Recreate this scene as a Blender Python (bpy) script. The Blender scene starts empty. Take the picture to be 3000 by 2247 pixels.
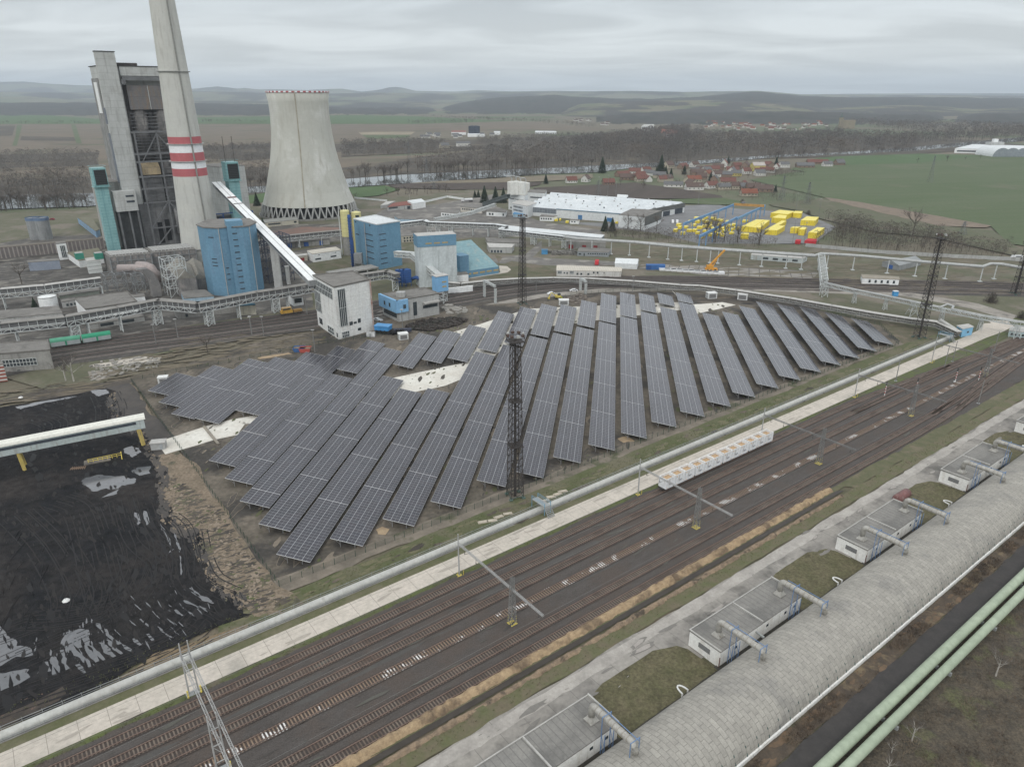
import bpy, bmesh, math, random
from mathutils import Vector, Matrix, noise
from mathutils.geometry import tessellate_polygon
R = math.radians
rnd = random.Random(7)
sc = bpy.context.scene
COL = sc.collection
# camera (24 mm-equivalent drone camera, 100 m above the yard)
HAZE = .000065
FP = 2080.0; HY = 280.0; PITCH = math.atan((1123.5 - HY) / FP)
cam = bpy.data.cameras.new('camera'); co = bpy.data.objects.new('camera', cam); COL.objects.link(co)
cam.sensor_width = 36; cam.lens = FP / 3000 * 36; cam.clip_start = 1; cam.clip_end = 60000
co.location = (0, 0, 100); co.rotation_euler = (math.pi / 2 - PITCH, 0, 0)
sc.camera = co
# sky
SUN_AZ, SUN_EL = R(195), R(40)
w = bpy.data.worlds.new('World'); sc.world = w; w.use_nodes = True
nt = w.node_tree; nt.nodes.clear(); N = nt.nodes.new; L = nt.links.new
out = N('ShaderNodeOutputWorld'); bg = N('ShaderNodeBackground'); L(bg.outputs[0], out.inputs[0])
tc = N('ShaderNodeTexCoord'); sep = N('ShaderNodeSeparateXYZ'); L(tc.outputs['Generated'], sep.inputs[0])
sky = N('ShaderNodeTexSky'); sky.sky_type = 'NISHITA'; sky.sun_disc = False; sky.sun_elevation = SUN_EL; sky.sun_rotation = SUN_AZ
sk = N('ShaderNodeVectorMath'); sk.operation = 'SCALE'; sk.inputs['Scale'].default_value = 0.1; L(sky.outputs[0], sk.inputs[0])
ramp = N('ShaderNodeValToRGB'); L(sep.outputs[2], ramp.inputs[0])
cr = ramp.color_ramp; cr.elements[0].position = 0.0; cr.elements[0].color = (.70, .755, .765, 1)
cr.elements[1].position = 1.0; cr.elements[1].color = (1.25, 1.3, 1.34, 1)
for p_, c_ in ((.035, (.80, .835, .83)), (.075, (.75, .79, .80)), (.11, (.67, .72, .745)), (.17, (.85, .90, .94)), (.32, (1.18, 1.22, 1.26))):
 e_ = cr.elements.new(p_); e_.color = (*c_, 1)
mx = N('ShaderNodeMath'); mx.operation = 'MAXIMUM'; mx.inputs[1].default_value = 0.0; L(sep.outputs[2], mx.inputs[0])
ad = N('ShaderNodeMath'); ad.operation = 'ADD'; ad.inputs[1].default_value = 0.10; L(mx.outputs[0], ad.inputs[0])
dv = N('ShaderNodeVectorMath'); dv.operation = 'DIVIDE'; cb = N('ShaderNodeCombineXYZ')
for i_ in range(3): L(ad.outputs[0], cb.inputs[i_])
L(tc.outputs['Generated'], dv.inputs[0]); L(cb.outputs[0], dv.inputs[1])
mp = N('ShaderNodeMapping'); mp.inputs['Scale'].default_value = (.75, 1.15, 0); mp.inputs['Location'].default_value = (3.1, 1.7, 0); mp.inputs['Rotation'].default_value = (0, 0, .25); L(dv.outputs[0], mp.inputs[0])
nz = N('ShaderNodeTexNoise'); nz.inputs['Scale'].default_value = 1.0; nz.inputs['Detail'].default_value = 7; nz.inputs['Roughness'].default_value = .48; nz.inputs['Distortion'].default_value = .7; L(mp.outputs[0], nz.inputs[0])
cm = N('ShaderNodeMapRange'); cm.inputs[1].default_value = .36; cm.inputs[2].default_value = .64; cm.inputs[3].default_value = .86; cm.inputs[4].default_value = 1.14; L(nz.outputs[0], cm.inputs[0])
cs = N('ShaderNodeVectorMath'); cs.operation = 'SCALE'; L(ramp.outputs[0], cs.inputs[0]); L(cm.outputs[0], cs.inputs['Scale'])
mixn = N('ShaderNodeMix'); mixn.data_type = 'RGBA'; mixn.inputs[0].default_value = .93; L(sk.outputs[0], mixn.inputs[6]); L(cs.outputs[0], mixn.inputs[7])
L(mixn.outputs[2], bg.inputs[0]); bg.inputs[1].default_value = 1.0
# sun behind the overcast
sl = bpy.data.lights.new('sun', 'SUN'); sl.energy = 1.1; sl.angle = R(14); sl.color = (1, .97, .92)
so = bpy.data.objects.new('sun', sl); COL.objects.link(so)
so.rotation_euler = Vector((math.sin(SUN_AZ) * math.cos(SUN_EL), math.cos(SUN_AZ) * math.cos(SUN_EL), math.sin(SUN_EL))).to_track_quat('Z', 'Y').to_euler()
sc.view_settings.view_transform = 'Standard'; sc.view_settings.look = 'None'; sc.view_settings.exposure = 0.0; sc.view_settings.gamma = 1
sc.render.engine = 'CYCLES'; sc.cycles.max_bounces = 5; sc.cycles.volume_bounces = 0
# pixel <-> world helpers (a pixel of the 3000 px photograph at a known height)
cP, sP = math.cos(PITCH), math.sin(PITCH)
def G(p, z=0.0):
 dx = (p[0] - 1500) / FP; dy = -(p[1] - 1123.5) / FP
 t = (z - 100) / (-sP + dy * cP)
 return Vector((dx * t, (cP + dy * sP) * t, z))
def HT(p, ytop):
 X, Y, _ = G(p); k = (1123.5 - ytop) / FP
 return 100 + Y * (k * cP - sP) / (cP + k * sP)
def zf(x0, y0, k): return lambda X, Y: (x0 + k * X, y0 + k * Y)
z1 = zf(0, 100, .3392); z2 = zf(0, 560, .3392); z3 = zf(700, 440, .3391); z4 = zf(1350, 440, .3391); z5 = zf(2050, 440, .4295)
zA = zf(0, 1050, .4527); zB = zf(400, 950, .4527); zC = zf(1300, 1200, .4527); zD = zf(2000, 900, .4527)
zE = zf(2000, 1500, .4521); zF = zf(1000, 1500, .4521); zG = zf(0, 1500, .4521); dp = zf(0, 0, 1.3562)
h1 = zf(0, 220, .4521); h2 = zf(1000, 240, .4521); h3 = zf(2000, 240, .4521)
RAZ = R(52.9)
def azv(a): return Vector((math.sin(a), math.cos(a), 0))
U = azv(RAZ); V = Vector((U.y, -U.x, 0))         # along the sidings / across them towards the camera side
def UV(u, v, z=0): return U * u + V * v + Vector((0, 0, z))
def toUV(p, z=0): g = G(p, z); return g.dot(U), g.dot(V)
# materials
MATS = {}
def nn(nt, t, **k):
 n = nt.nodes.new(t)
 for a, b in k.items():
  if a in n.inputs.keys(): n.inputs[a].default_value = b
  else: setattr(n, a, b)
 return n
def M(name, c1, c2=None, s=3.0, rough=.85, metal=0.0, bump=0.0, bs=None, c3=None, s3=None, t3=(.55, .65), stretch=None, rot=0, det=6, t=(.35, .65), spec=.3, streak=None, coord='pos', extra=None, fine=.11):
 """noise-varied surface. s: pattern size in metres; c3: sparse patches; streak: (colour, size) vertical weather streaks"""
 if name in MATS: return MATS[name]
 m = bpy.data.materials.new(name); m.use_nodes = True; nt = m.node_tree; nt.nodes.clear(); L = nt.links.new
 o = nn(nt, 'ShaderNodeOutputMaterial'); b = nn(nt, 'ShaderNodeBsdfPrincipled'); L(b.outputs[0], o.inputs[0])
 b.inputs['Roughness'].default_value = rough; b.inputs['Metallic'].default_value = metal; b.inputs['Specular IOR Level'].default_value = spec
 if coord == 'pos': g = nn(nt, 'ShaderNodeNewGeometry').outputs['Position']
 else: g = nn(nt, 'ShaderNodeTexCoord').outputs['Object']
 def vec(sx, st=None, rz=0):
  mp = nn(nt, 'ShaderNodeMapping'); st = st or (1, 1, 1)
  r_ = nn(nt, 'ShaderNodeMapping'); r_.inputs['Rotation'].default_value = (0, 0, rz); L(g, r_.inputs[0]); L(r_.outputs[0], mp.inputs[0])
  mp.inputs['Scale'].default_value = (st[0] / sx, st[1] / sx, st[2] / sx); return mp.outputs[0]
 def nse(v, d=det):
  n = nn(nt, 'ShaderNodeTexNoise', Scale=1.0, Detail=d, Roughness=.6); L(v, n.inputs['Vector']); return n.outputs[0]
 def mr(v, a, c):
  n = nn(nt, 'ShaderNodeMapRange'); n.inputs[1].default_value = a; n.inputs[2].default_value = c; L(v, n.inputs[0]); return n.outputs[0]
 def mix(f, a, c):
  n = nn(nt, 'ShaderNodeMix', data_type='RGBA'); L(f, n.inputs[0])
  for i, q in ((6, a), (7, c)):
   if isinstance(q, tuple): n.inputs[i].default_value = (*q, 1)
   else: L(q, n.inputs[i])
  return n.outputs[2]
 if c2 is None: c2 = tuple(x * .8 for x in c1)
 col = mix(mr(nse(vec(s, stretch, rot)), *t), c1, c2)
 if c3: col = mix(mr(nse(vec(s3 or s * 4)), *t3), col, c3)
 if streak: col = mix(mr(nse(vec(streak[1], (1, 1, .12))), .52, .72), col, streak[0])
 fn = nn(nt, 'ShaderNodeMapRange'); L(nse(vec(max(.25, min(s / 7, 2.5))), 3), fn.inputs[0]); fn.inputs[1].default_value = .3; fn.inputs[2].default_value = .7; fn.inputs[3].default_value = 1 - fine; fn.inputs[4].default_value = 1 + fine
 sv = nn(nt, 'ShaderNodeVectorMath', operation='SCALE'); L(col, sv.inputs[0]); L(fn.outputs[0], sv.inputs['Scale']); col = sv.outputs[0]
 if extra: col = extra(nt, L, g, col, mix, mr, nse, vec)
 L(col, b.inputs['Base Color'])
 if bump:
  bn = nn(nt, 'ShaderNodeBump', Strength=1.0, Distance=bump); L(nse(vec(bs or s * .5, stretch, rot)), bn.inputs['Height']); L(bn.outputs[0], b.inputs['Normal'])
 MATS[name] = m; return m
def wave_lines(axis_rot, period, width, colr, amt=1.0, vertical=False, useobj=False):
 """thin repeated lines (sheet joints, ribs): direction given by a rotation about z"""
 def f(nt, L, g, col, mix, mr, nse, vec):
  r_ = nn(nt, 'ShaderNodeMapping'); r_.inputs['Rotation'].default_value = (0, 0, axis_rot); L(g, r_.inputs[0])
  s_ = nn(nt, 'ShaderNodeSeparateXYZ'); L(r_.outputs[0], s_.inputs[0])
  d_ = nn(nt, 'ShaderNodeMath', operation='PINGPONG'); L(s_.outputs[2 if vertical else 0], d_.inputs[0]); d_.inputs[1].default_value = period / 2
  c_ = nn(nt, 'ShaderNodeMath', operation='LESS_THAN'); L(d_.outputs[0], c_.inputs[0]); c_.inputs[1].default_value = width / 2
  m_ = nn(nt, 'ShaderNodeMath', operation='MULTIPLY'); L(c_.outputs[0], m_.inputs[0]); m_.inputs[1].default_value = amt
  return mix(m_.outputs[0], col, colr)
 return f
def both(*fs):
 def f(nt, L, g, col, *a):
  for q in fs: col = q(nt, L, g, col, *a)
  return col
 return f
# mesh builder
def speckle(name, pix, n, mat, s0, s1, z, label, el=1.0, ang=None, world=False, seed=1):
 P = [Vector(p) if world else G(p) for p in pix]; r = random.Random(seed + len(name)); x0, x1 = min(p.x for p in P), max(p.x for p in P); y0, y1 = min(p.y for p in P), max(p.y for p in P); m = MB(); k = it = 0
 while k < n and it < n * 20:
  it += 1; x, y = r.uniform(x0, x1), r.uniform(y0, y1)
  if not inside(x, y, P): continue
  k += 1; s = s0 + (s1 - s0) * r.random() ** 2.5; a = r.uniform(0, 3.14) if ang is None else ang + r.gauss(0, .12); ca, sa = math.cos(a), math.sin(a); q = 11; zz = z + .0004 * (k % 90)
  V_ = [(s * el * math.cos(6.283 * i / q) * r.uniform(.45, 1), s / math.sqrt(el) * math.sin(6.283 * i / q) * r.uniform(.45, 1)) for i in range(q)]
  m.add([(x + u_ * ca - v_ * sa, y + u_ * sa + v_ * ca, zz) for u_, v_ in V_], [tuple(range(q))])
 return struct(m.build(name, mat, label=label), 'stuff')
def inside(x, y, P):
 c = False; j = len(P) - 1
 for i in range(len(P)):
  if (P[i].y > y) != (P[j].y > y) and x < (P[j].x - P[i].x) * (y - P[i].y) / (P[j].y - P[i].y) + P[i].x: c = not c
  j = i
 return c
class MB:
 def __init__(s): s.v = []; s.f = []; s.m = []
 def add(s, vs, fs, mi=0):
  o = len(s.v); s.v += [Vector(q) for q in vs]; s.f += [tuple(i + o for i in f) for f in fs]; s.m += [mi] * len(fs); return s
 def box(s, c, d, rz=0, mi=0, ax=None):
  """c centre, d full sizes; ax: optional (ux,uy,uz) axes"""
  if ax is None: ax = (Vector((math.cos(rz), math.sin(rz), 0)), Vector((-math.sin(rz), math.cos(rz), 0)), Vector((0, 0, 1)))
  c = Vector(c); P = [c + ax[0] * (i * d[0] / 2) + ax[1] * (j * d[1] / 2) + ax[2] * (k * d[2] / 2) for k in (-1, 1) for j in (-1, 1) for i in (-1, 1)]
  return s.add(P, [(0, 2, 3, 1), (4, 5, 7, 6), (0, 1, 5, 4), (2, 6, 7, 3), (0, 4, 6, 2), (1, 3, 7, 5)], mi)
 def bx(s, x0, x1, y0, y1, za, zb, mi=0): return s.box(((x0 + x1) / 2, (y0 + y1) / 2, (za + zb) / 2), (abs(x1 - x0), abs(y1 - y0), abs(zb - za)), mi=mi)
 def bar(s, p, q, w=.2, h=None, mi=0):
  p = Vector(p); q = Vector(q); d = q - p; l = d.length
  if l < 1e-6: return s
  z = d / l; x = z.cross(Vector((0, 0, 1)))
  x = Vector((1, 0, 0)) if x.length < 1e-3 else x.normalized()
  return s.box((p + q) / 2, (w, h or w, l), mi=mi, ax=(x, z.cross(x) if False else x.cross(z), z))
 def prism(s, pts, za, zb, mi=0, mt=None, cap=True):
  n = len(pts); pts = [Vector((p[0], p[1], 0)) for p in pts]
  a = sum(pts[i].x * pts[(i + 1) % n].y - pts[(i + 1) % n].x * pts[i].y for i in range(n))
  if a < 0: pts = pts[::-1]
  vs = [(p.x, p.y, za) for p in pts] + [(p.x, p.y, zb) for p in pts]
  s.add(vs, [(i, (i + 1) % n, n + (i + 1) % n, n + i) for i in range(n)], mi)
  if cap:
   t = tessellate_polygon([pts]); o = len(s.v) - 2 * n
   for f in t:
    f = list(f); A, B, C = (pts[i] for i in f)
    if (B - A).cross(C - A).z < 0: f = f[::-1]
    s.f.append(tuple(o + n + i for i in f)); s.m.append(mi if mt is None else mt)
    s.f.append(tuple(o + i for i in f[::-1])); s.m.append(mi)
  return s
 def tube(s, pts, r, n=8, mi=0, cap=True):
  pts = [Vector(p) for p in pts]; rings = []; rr = r if isinstance(r, (list, tuple)) else [r] * len(pts)
  for i, p in enumerate(pts):
   a = (pts[i] - pts[i - 1]).normalized() if i else None
   b = (pts[i + 1] - pts[i]).normalized() if i < len(pts) - 1 else None
   t = (a + b).normalized() if a and b else (a or b)
   ref = Vector((0, 0, 1)) if abs(t.z) < .9 else Vector((U.x, U.y, 0))
   x = t.cross(ref).normalized(); y = x.cross(t).normalized()
   k = 1 / max(.5, a.dot(t)) if a and b else 1
   rings.append([p + (x * math.cos(2 * math.pi * j / n) + y * math.sin(2 * math.pi * j / n)) * rr[i] * (k if False else 1) for j in range(n)])
  o = len(s.v)
  for q in rings: s.v += q
  for i in range(len(rings) - 1):
   for j in range(n):
    s.f.append((o + i * n + j, o + i * n + (j + 1) % n, o + (i + 1) * n + (j + 1) % n, o + (i + 1) * n + j)); s.m.append(mi)
  if cap:
   s.f.append(tuple(o + j for j in range(n))[::-1]); s.m.append(mi)
   s.f.append(tuple(o + (len(rings) - 1) * n + j for j in range(n))); s.m.append(mi)
  return s
 def lathe(s, c, prof, n=24, mi=0, a0=0, a1=2 * math.pi):
  full = abs(a1 - a0 - 2 * math.pi) < 1e-6; m = n if full else n + 1; o = len(s.v)
  for r, z in prof:
   for j in range(m):
    a = a0 + (a1 - a0) * j / n; s.v.append(Vector((c[0] + r * math.cos(a), c[1] + r * math.sin(a), c[2] + z)))
  for i in range(len(prof) - 1):
   for j in range(n):
    k = (j + 1) % m; s.f.append((o + i * m + j, o + i * m + k, o + (i + 1) * m + k, o + (i + 1) * m + j)); s.m.append(mi)
  return s
 def quad(s, a, b, c, d, mi=0): return s.add([a, b, c, d], [(0, 1, 2, 3)], mi)
 def truss(s, p, q, w, bay=None, t=.12, mi=0, up=None, h=None, horiz=True):
  """square lattice girder from p to q; w wide, h high"""
  p = Vector(p); q = Vector(q); d = (q - p); l = d.length; z = d / l; h = h or w
  x = z.cross(Vector((0, 0, 1))); x = Vector((U.x, U.y, 0)) if x.length < 1e-3 else x.normalized(); y = x.cross(z)
  n = max(1, round(l / (bay or w)))
  cn = [(-1, -1), (1, -1), (1, 1), (-1, 1)]
  P = lambda i, k: p + z * (l * i / n) + x * (cn[k][0] * w / 2) + y * (cn[k][1] * h / 2)
  for k in range(4): s.bar(P(0, k), P(n, k), t * 1.3, mi=mi)
  for i in range(n):
   for k in range(4):
    a, b = (k, (k + 1) % 4) if i % 2 else ((k + 1) % 4, k)
    s.bar(P(i, a), P(i + 1, b), t * .8, mi=mi)
    if horiz: s.bar(P(i, k), P(i, (k + 1) % 4), t * .8, mi=mi)
  return s
 def build(s, name, mats, parent=None, smooth=False, loc=None, label=None):
  me = bpy.data.meshes.new(name); off = Vector(loc) if loc is not None else Vector((0, 0, 0))
  me.from_pydata([(v - off)[:] for v in s.v], [], s.f)
  if not isinstance(mats, (list, tuple)): mats = [mats]
  for m in mats: me.materials.append(m)
  if len(mats) > 1: me.polygons.foreach_set('material_index', s.m)
  if smooth: me.polygons.foreach_set('use_smooth', [True] * len(me.polygons))
  me.update()
  o = bpy.data.objects.new(name, me); COL.objects.link(o)
  if parent is not None: o.parent = parent
  elif loc is not None: o.location = off
  if label: o['label'] = label
  return o
def thing(name, label, cat, loc=(0, 0, 0), rz=0, group=None):
 o = bpy.data.objects.new(name, None); COL.objects.link(o); o.empty_display_size = .5
 o.location = loc; o.rotation_euler = (0, 0, rz); o['label'] = label; o['category'] = cat
 if group: o['group'] = group
 return o
def tag(o, label, cat, group=None, kind=None):
 o['label'] = label; o['category'] = cat
 if group: o['group'] = group
 if kind: o['kind'] = kind
 return o
def struct(o, kind='structure'): o['kind'] = kind; return o
def dup(root, loc, rz=None, label=None, group=None):
 r = root.copy(); COL.objects.link(r); r.location = loc
 if rz is not None: r.rotation_euler = (0, 0, rz)
 if label: r['label'] = label
 if group: r['group'] = group
 for ch in list(root.children):
  c = ch.copy(); COL.objects.link(c); c.parent = r
  for g in ch.children:
   d = g.copy(); COL.objects.link(d); d.parent = c
 return r
ORD = ['first', 'second', 'third', 'fourth', 'fifth', 'sixth', 'seventh', 'eighth', 'ninth', 'tenth', 'eleventh', 'twelfth', 'thirteenth', 'fourteenth', 'fifteenth', 'sixteenth', 'seventeenth', 'eighteenth', 'nineteenth', 'twentieth', 'twenty-first', 'twenty-second', 'twenty-third', 'twenty-fourth', 'twenty-fifth', 'twenty-sixth', 'twenty-seventh', 'twenty-eighth', 'twenty-ninth', 'thirtieth', 'thirty-first', 'thirty-second', 'thirty-third', 'thirty-fourth', 'thirty-fifth', 'thirty-sixth']
PSEQ = {}
def patch(name, pix, mat, lay, jit=0, step=3, z0=0.0, world=False, kind='structure'):
 """a ground sheet outlined on the ground; jit: ragged edge in metres"""
 P = [p if world else G(p) for p in pix]; Q = []
 n = len(P); r = random.Random(name + str(len(pix)))
 for i in range(n):
  a, b = Vector(P[i]), Vector(P[(i + 1) % n]); l = (b - a).length; k = max(1, int(l / step)) if jit else 1
  nr = Vector((-(b - a).y, (b - a).x, 0)); nr = nr / (nr.length or 1)
  for j in range(k):
   q = a + (b - a) * (j / k)
   if jit: q = q + nr * (noise.noise(Vector((q.x, q.y, lay * 7.3)) / (step * 3)) * 2 + r.uniform(-.5, .5)) * jit
   Q.append(Vector((q.x, q.y, 0)))
 PSEQ[lay] = PSEQ.get(lay, -1) + 1; z = z0 + .008 + .01 * lay + .0008 * (PSEQ[lay] % 12) if z0 == 0 else z0 + .05 * lay + .004 * (PSEQ[lay] % 12)
 m = MB(); t = tessellate_polygon([Q]); m.v = [Vector((q.x, q.y, z)) for q in Q]
 for f in t:
  f = list(f); A, B, C = (Q[i] for i in f)
  if (B - A).cross(C - A).z < 0: f = f[::-1]
  m.f.append(tuple(f)); m.m.append(0)
 return struct(m.build(name, mat), kind)
def strip(name, pts, wd, mat, lay, world=False, jit=0):
 """a road or path of width wd along pixels pts"""
 P = [Vector(p) if world else G(p) for p in pts]; A = []; B = []
 for i, p in enumerate(P):
  d = (P[min(i + 1, len(P) - 1)] - P[max(i - 1, 0)]).normalized(); nr = Vector((-d.y, d.x, 0)); w_ = wd[i] if isinstance(wd, (list, tuple)) else wd
  A.append(p + nr * w_ / 2); B.append(p - nr * w_ / 2)
 return patch(name, A + B[::-1], mat, lay, jit=jit, world=True)
def smooth_path(P, n=6):
 """Catmull-Rom through points"""
 P = [Vector(p) for p in P]; O = []
 for i in range(len(P) - 1):
  a, b, c, d = P[max(i - 1, 0)], P[i], P[i + 1], P[min(i + 2, len(P) - 1)]
  for j in range(n):
   t = j / n; O.append(.5 * ((2 * b) + (c - a) * t + (2 * a - 5 * b + 4 * c - d) * t * t + (3 * b - a - 3 * c + d) * t ** 3))
 O.append(P[-1]); return O
# GROUND
grass_m = M('dry_grass', (.115, .105, .07), (.075, .08, .042), s=9, c3=(.14, .115, .085), s3=22, t3=(.5, .62), bump=.08, bs=.8, rough=.95)
field_m = M('farmland', (.15, .13, .095), (.11, .10, .07), s=260, c3=(.09, .11, .06), s3=700, t3=(.5, .56), rough=.95)
R0 = 42000
g0 = MB(); g0.lathe((0, 0, 0), [(0.01, -.30), (3000, -.30), (R0, -.30)], n=64)
struct(g0.build('ground', field_m))
dirt_m = M('bare_dirt', (.135, .112, .085), (.085, .072, .056), s=7, c3=(.055, .048, .04), s3=14, t3=(.52, .6), bump=.1, bs=1.2, rough=.95)
darkdirt_m = M('dark_dirt', (.06, .052, .045), (.095, .082, .066), s=8, c3=(.035, .032, .03), s3=12, bump=.1, bs=1, rough=.95)
tan_m = M('tan_earth', (.21, .165, .12), (.155, .125, .09), s=5, c3=(.085, .08, .055), s3=7, t3=(.56, .64), bump=.25, bs=.8, rough=.95, fine=.3)
green_m = M('winter_grass', (.075, .088, .036), (.10, .10, .055), s=5, c3=(.125, .115, .075), s3=13, t3=(.5, .6), bump=.06, bs=.5, rough=.95)
moss_m = M('bright_moss', (.10, .125, .03), (.085, .09, .045), s=3, c3=(.07, .065, .05), s3=5, rough=.95)
coal_m = M('coal_dust', (.0135, .014, .0155), (.023, .0215, .021), s=16, c3=(.034, .030, .028), s3=26, t3=(.5, .62), stretch=(1, 2.4, 1), rot=.7, bump=.45, bs=2.2, rough=.9, spec=.12, fine=.4)
mud_m = M('grey_mud', (.075, .065, .056), (.045, .041, .038), s=9, bump=.1, bs=1, rough=.7)
water_m = M('puddle_water', (.10, .105, .11), (.12, .12, .125), s=6, rough=.06, spec=.6)
river_m = M('river_water', (.05, .055, .05), (.04, .045, .04), s=60, rough=.04, spec=.9)
conc_m = M('pale_concrete', (.46, .42, .365), (.39, .355, .305), s=4, c3=(.30, .275, .24), s3=9, t3=(.55, .68), rough=.9)
white_conc = M('white_membrane', (.62, .60, .54), (.53, .50, .44), s=6, c3=(.25, .23, .20), s3=5, t3=(.66, .72), rough=.8)
asph_m = M('old_asphalt', (.17, .16, .145), (.115, .108, .10), s=6, c3=(.24, .225, .20), s3=14, t3=(.52, .62), rough=.9)
road_m = M('dusty_road', (.30, .275, .24), (.22, .20, .175), s=6, c3=(.13, .12, .105), s3=13, rough=.9)
ballast_m = M('ballast', (.066, .058, .052), (.08, .071, .065), s=1.1, c3=(.078, .064, .055), s3=9, t3=(.46, .6), stretch=(.35, 1, 1), rot=-(math.pi / 2 - RAZ), bump=.05, bs=.3, rough=.95, fine=.25)
yardbal_m = M('yard_ballast', (.055, .05, .046), (.085, .078, .07), s=3, c3=(.13, .12, .105), s3=16, t3=(.55, .66), rough=.95)
plow_m = M('ploughed_soil', (.058, .046, .038), (.075, .06, .05), s=18, stretch=(1, .15, 1), rot=.4, rough=.95)
crop_m = M('winter_wheat', (.07, .098, .042), (.088, .11, .056), s=50, c3=(.11, .115, .07), s3=90, t3=(.55, .7), rough=.95, stretch=(.25, 1, 1), rot=-.2, extra=both(wave_lines(1.45, 21, 1.3, (.10, .105, .066), .55), wave_lines(1.37, 64, 3, (.066, .088, .042), .5)))
crop2_m = M('bright_wheat', (.058, .10, .036), (.07, .11, .045), s=40, rough=.95)
stub_m = M('brown_stubble', (.15, .12, .088), (.115, .098, .072), s=70, c3=(.10, .095, .062), s3=150, rough=.95)
scrub_m = M('scrubland', (.085, .072, .055), (.055, .048, .038), s=28, c3=(.12, .10, .07), s3=60, bump=.5, bs=4, rough=.95)
FZ = dict(z0=0.1)
patch('field', [h1(0, 262), h1(300, 262), h1(620, 285), h1(2212, 262), h2(0, 215), h2(500, 225), h2(1100, 255), h2(500, 275), h2(0, 274), h1(1700, 318), h1(620, 318), h1(0, 320)], crop2_m, 4, **FZ)
patch('field', [h1(-400, 320), h1(620, 318), h1(1290, 318), h1(2212, 322), h2(0, 276), h2(800, 262), h2(1250, 262), h2(1800, 312), h2(1400, 318), h2(500, 322), h1(2212, 440), h1(1290, 436), h1(0, 462), h1(-400, 462)], stub_m, 2, **FZ)
patch('field', [h1(-100, 335), h1(100, 330), h1(80, 395), h1(-100, 400)], scrub_m, 5, **FZ)
patch('field', [h1(140, 400), h1(480, 405), h1(500, 430), h1(130, 425)], scrub_m, 5, **FZ)
patch('field', [h1(110, 325), h1(145, 325), h1(125, 400), h1(110, 460), h1(80, 460), h1(100, 400)], crop_m, 6, **FZ)
patch('field', [h1(460, 322), h1(490, 322), h1(530, 445), h1(495, 447)], crop_m, 6, **FZ)
patch('field', [h2(110, 328), h2(480, 325), h2(450, 345), h2(130, 345)], M('pale_stubble', (.26, .22, .15), (.2, .17, .12), s=60), 5, **FZ)
patch('field', [h2(130, 345), h2(450, 345), h2(430, 362), h2(180, 372)], crop_m, 5, **FZ)
patch('field', [h2(860, 225), h2(1380, 225), h2(1380, 235), h2(900, 240)], crop_m, 3, **FZ)
patch('meadow', [h1(-600, 462), h1(620, 455), h1(1300, 440), h1(2212, 420), h2(0, 395), h2(400, 378), h2(0, 490), h1(1400, 560), h1(600, 600), h1(-600, 640)], stub_m, 3, **FZ)
patch('scrub', [h1(-600, 520), h1(200, 515), h1(640, 500), h1(640, 590), h1(200, 600), h1(-600, 632)], scrub_m, 5, jit=3, step=20, **FZ)
patch('scrub', [h1(1320, 470), h1(1760, 445), h1(2300, 450), h2(500, 380), h2(900, 375), h2(1900, 330), h2(2212, 360), h2(2212, 440), h2(900, 440), h2(0, 488), h1(2200, 560), h1(1760, 560), h1(1330, 545)], scrub_m, 5, jit=3, step=20, **FZ)
patch('field', [h1(2212, 500), h2(0, 500), h2(850, 462), h2(850, 490), h2(480, 525), h2(0, 560), h1(2212, 620), h1(1500, 640), h1(1300, 640), h1(600, 690), h1(-600, 720), h1(-600, 640), h1(600, 610), h1(1500, 570)], stub_m, 6, **FZ)
strip('road', [h2(0, 455), h2(480, 440), h2(1000, 430), h2(1450, 408), h2(1800, 405)], 8, road_m, 8)
patch('woodland_floor', [h1(-600, 700), h1(600, 660), h1(1500, 600), h2(0, 560), h2(500, 490), h2(1000, 440), h2(1900, 380), h3(0, 380), h3(1200, 350), h3(1900, 380), h3(2300, 420), h3(1500, 470), h3(900, 490), h3(0, 520), h2(1900, 560), h2(600, 590), h2(0, 640), h1(1500, 800), h1(560, 850), h1(-600, 880)], scrub_m, 7, jit=4, step=30, **FZ)
patch('field', [h3(690, 572), h3(860, 497), h3(1300, 462), h3(2100, 480), h3(2600, 470), h3(2700, 500), h3(2500, 1100), z5(2100, 640), z5(1990, 525), z5(1640, 500), z5(1100, 370), z5(850, 325), z5(340, 205), z5(640, 150), z5(720, 150)], crop_m, 4, **FZ)
patch('field', [h3(860, 497), h3(1300, 462), h3(1950, 480), h3(1500, 530), h3(1060, 540)], crop2_m, 6, **FZ)
strip('road', [h3(690, 572), h3(1050, 548), h3(1400, 534), h3(1900, 506), h3(2300, 490)], 7, road_m, 8)
patch('field', [z5(470, 370), z5(850, 330), z5(1100, 380), z5(1640, 520), z5(1990, 545), z5(2300, 760), z5(2040, 700), z5(1600, 600), z5(1200, 560), z5(820, 470), z5(700, 420), z5(500, 385)], M('rough_pasture', (.085, .095, .05), (.10, .095, .06), s=14, c3=(.13, .115, .08), s3=30), 5, **FZ)
patch('field_edge', [z5(850, 325), z5(1100, 360), z5(1500, 430), z5(1990, 520), z5(1950, 532), z5(1640, 520), z5(1300, 445), z5(900, 350)], M('bare_strip', (.20, .155, .115), (.15, .12, .09), s=8), 7, jit=1.5, step=8, **FZ)
patch('field', [h2(300, 672), h2(560, 650), h2(1000, 650), h2(1080, 650), h2(1300, 655), h2(1280, 672), h2(1100, 700), h2(700, 700), h2(350, 690)], plow_m, 6, **FZ)
patch('field', [h2(40, 690), h2(280, 675), h2(380, 700), h2(240, 740), h2(90, 755)], crop2_m, 6, **FZ)
patch('field', [h1(1530, 780), h1(1735, 765), h1(1700, 830), h1(1540, 840)], crop2_m, 6, **FZ)
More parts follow.
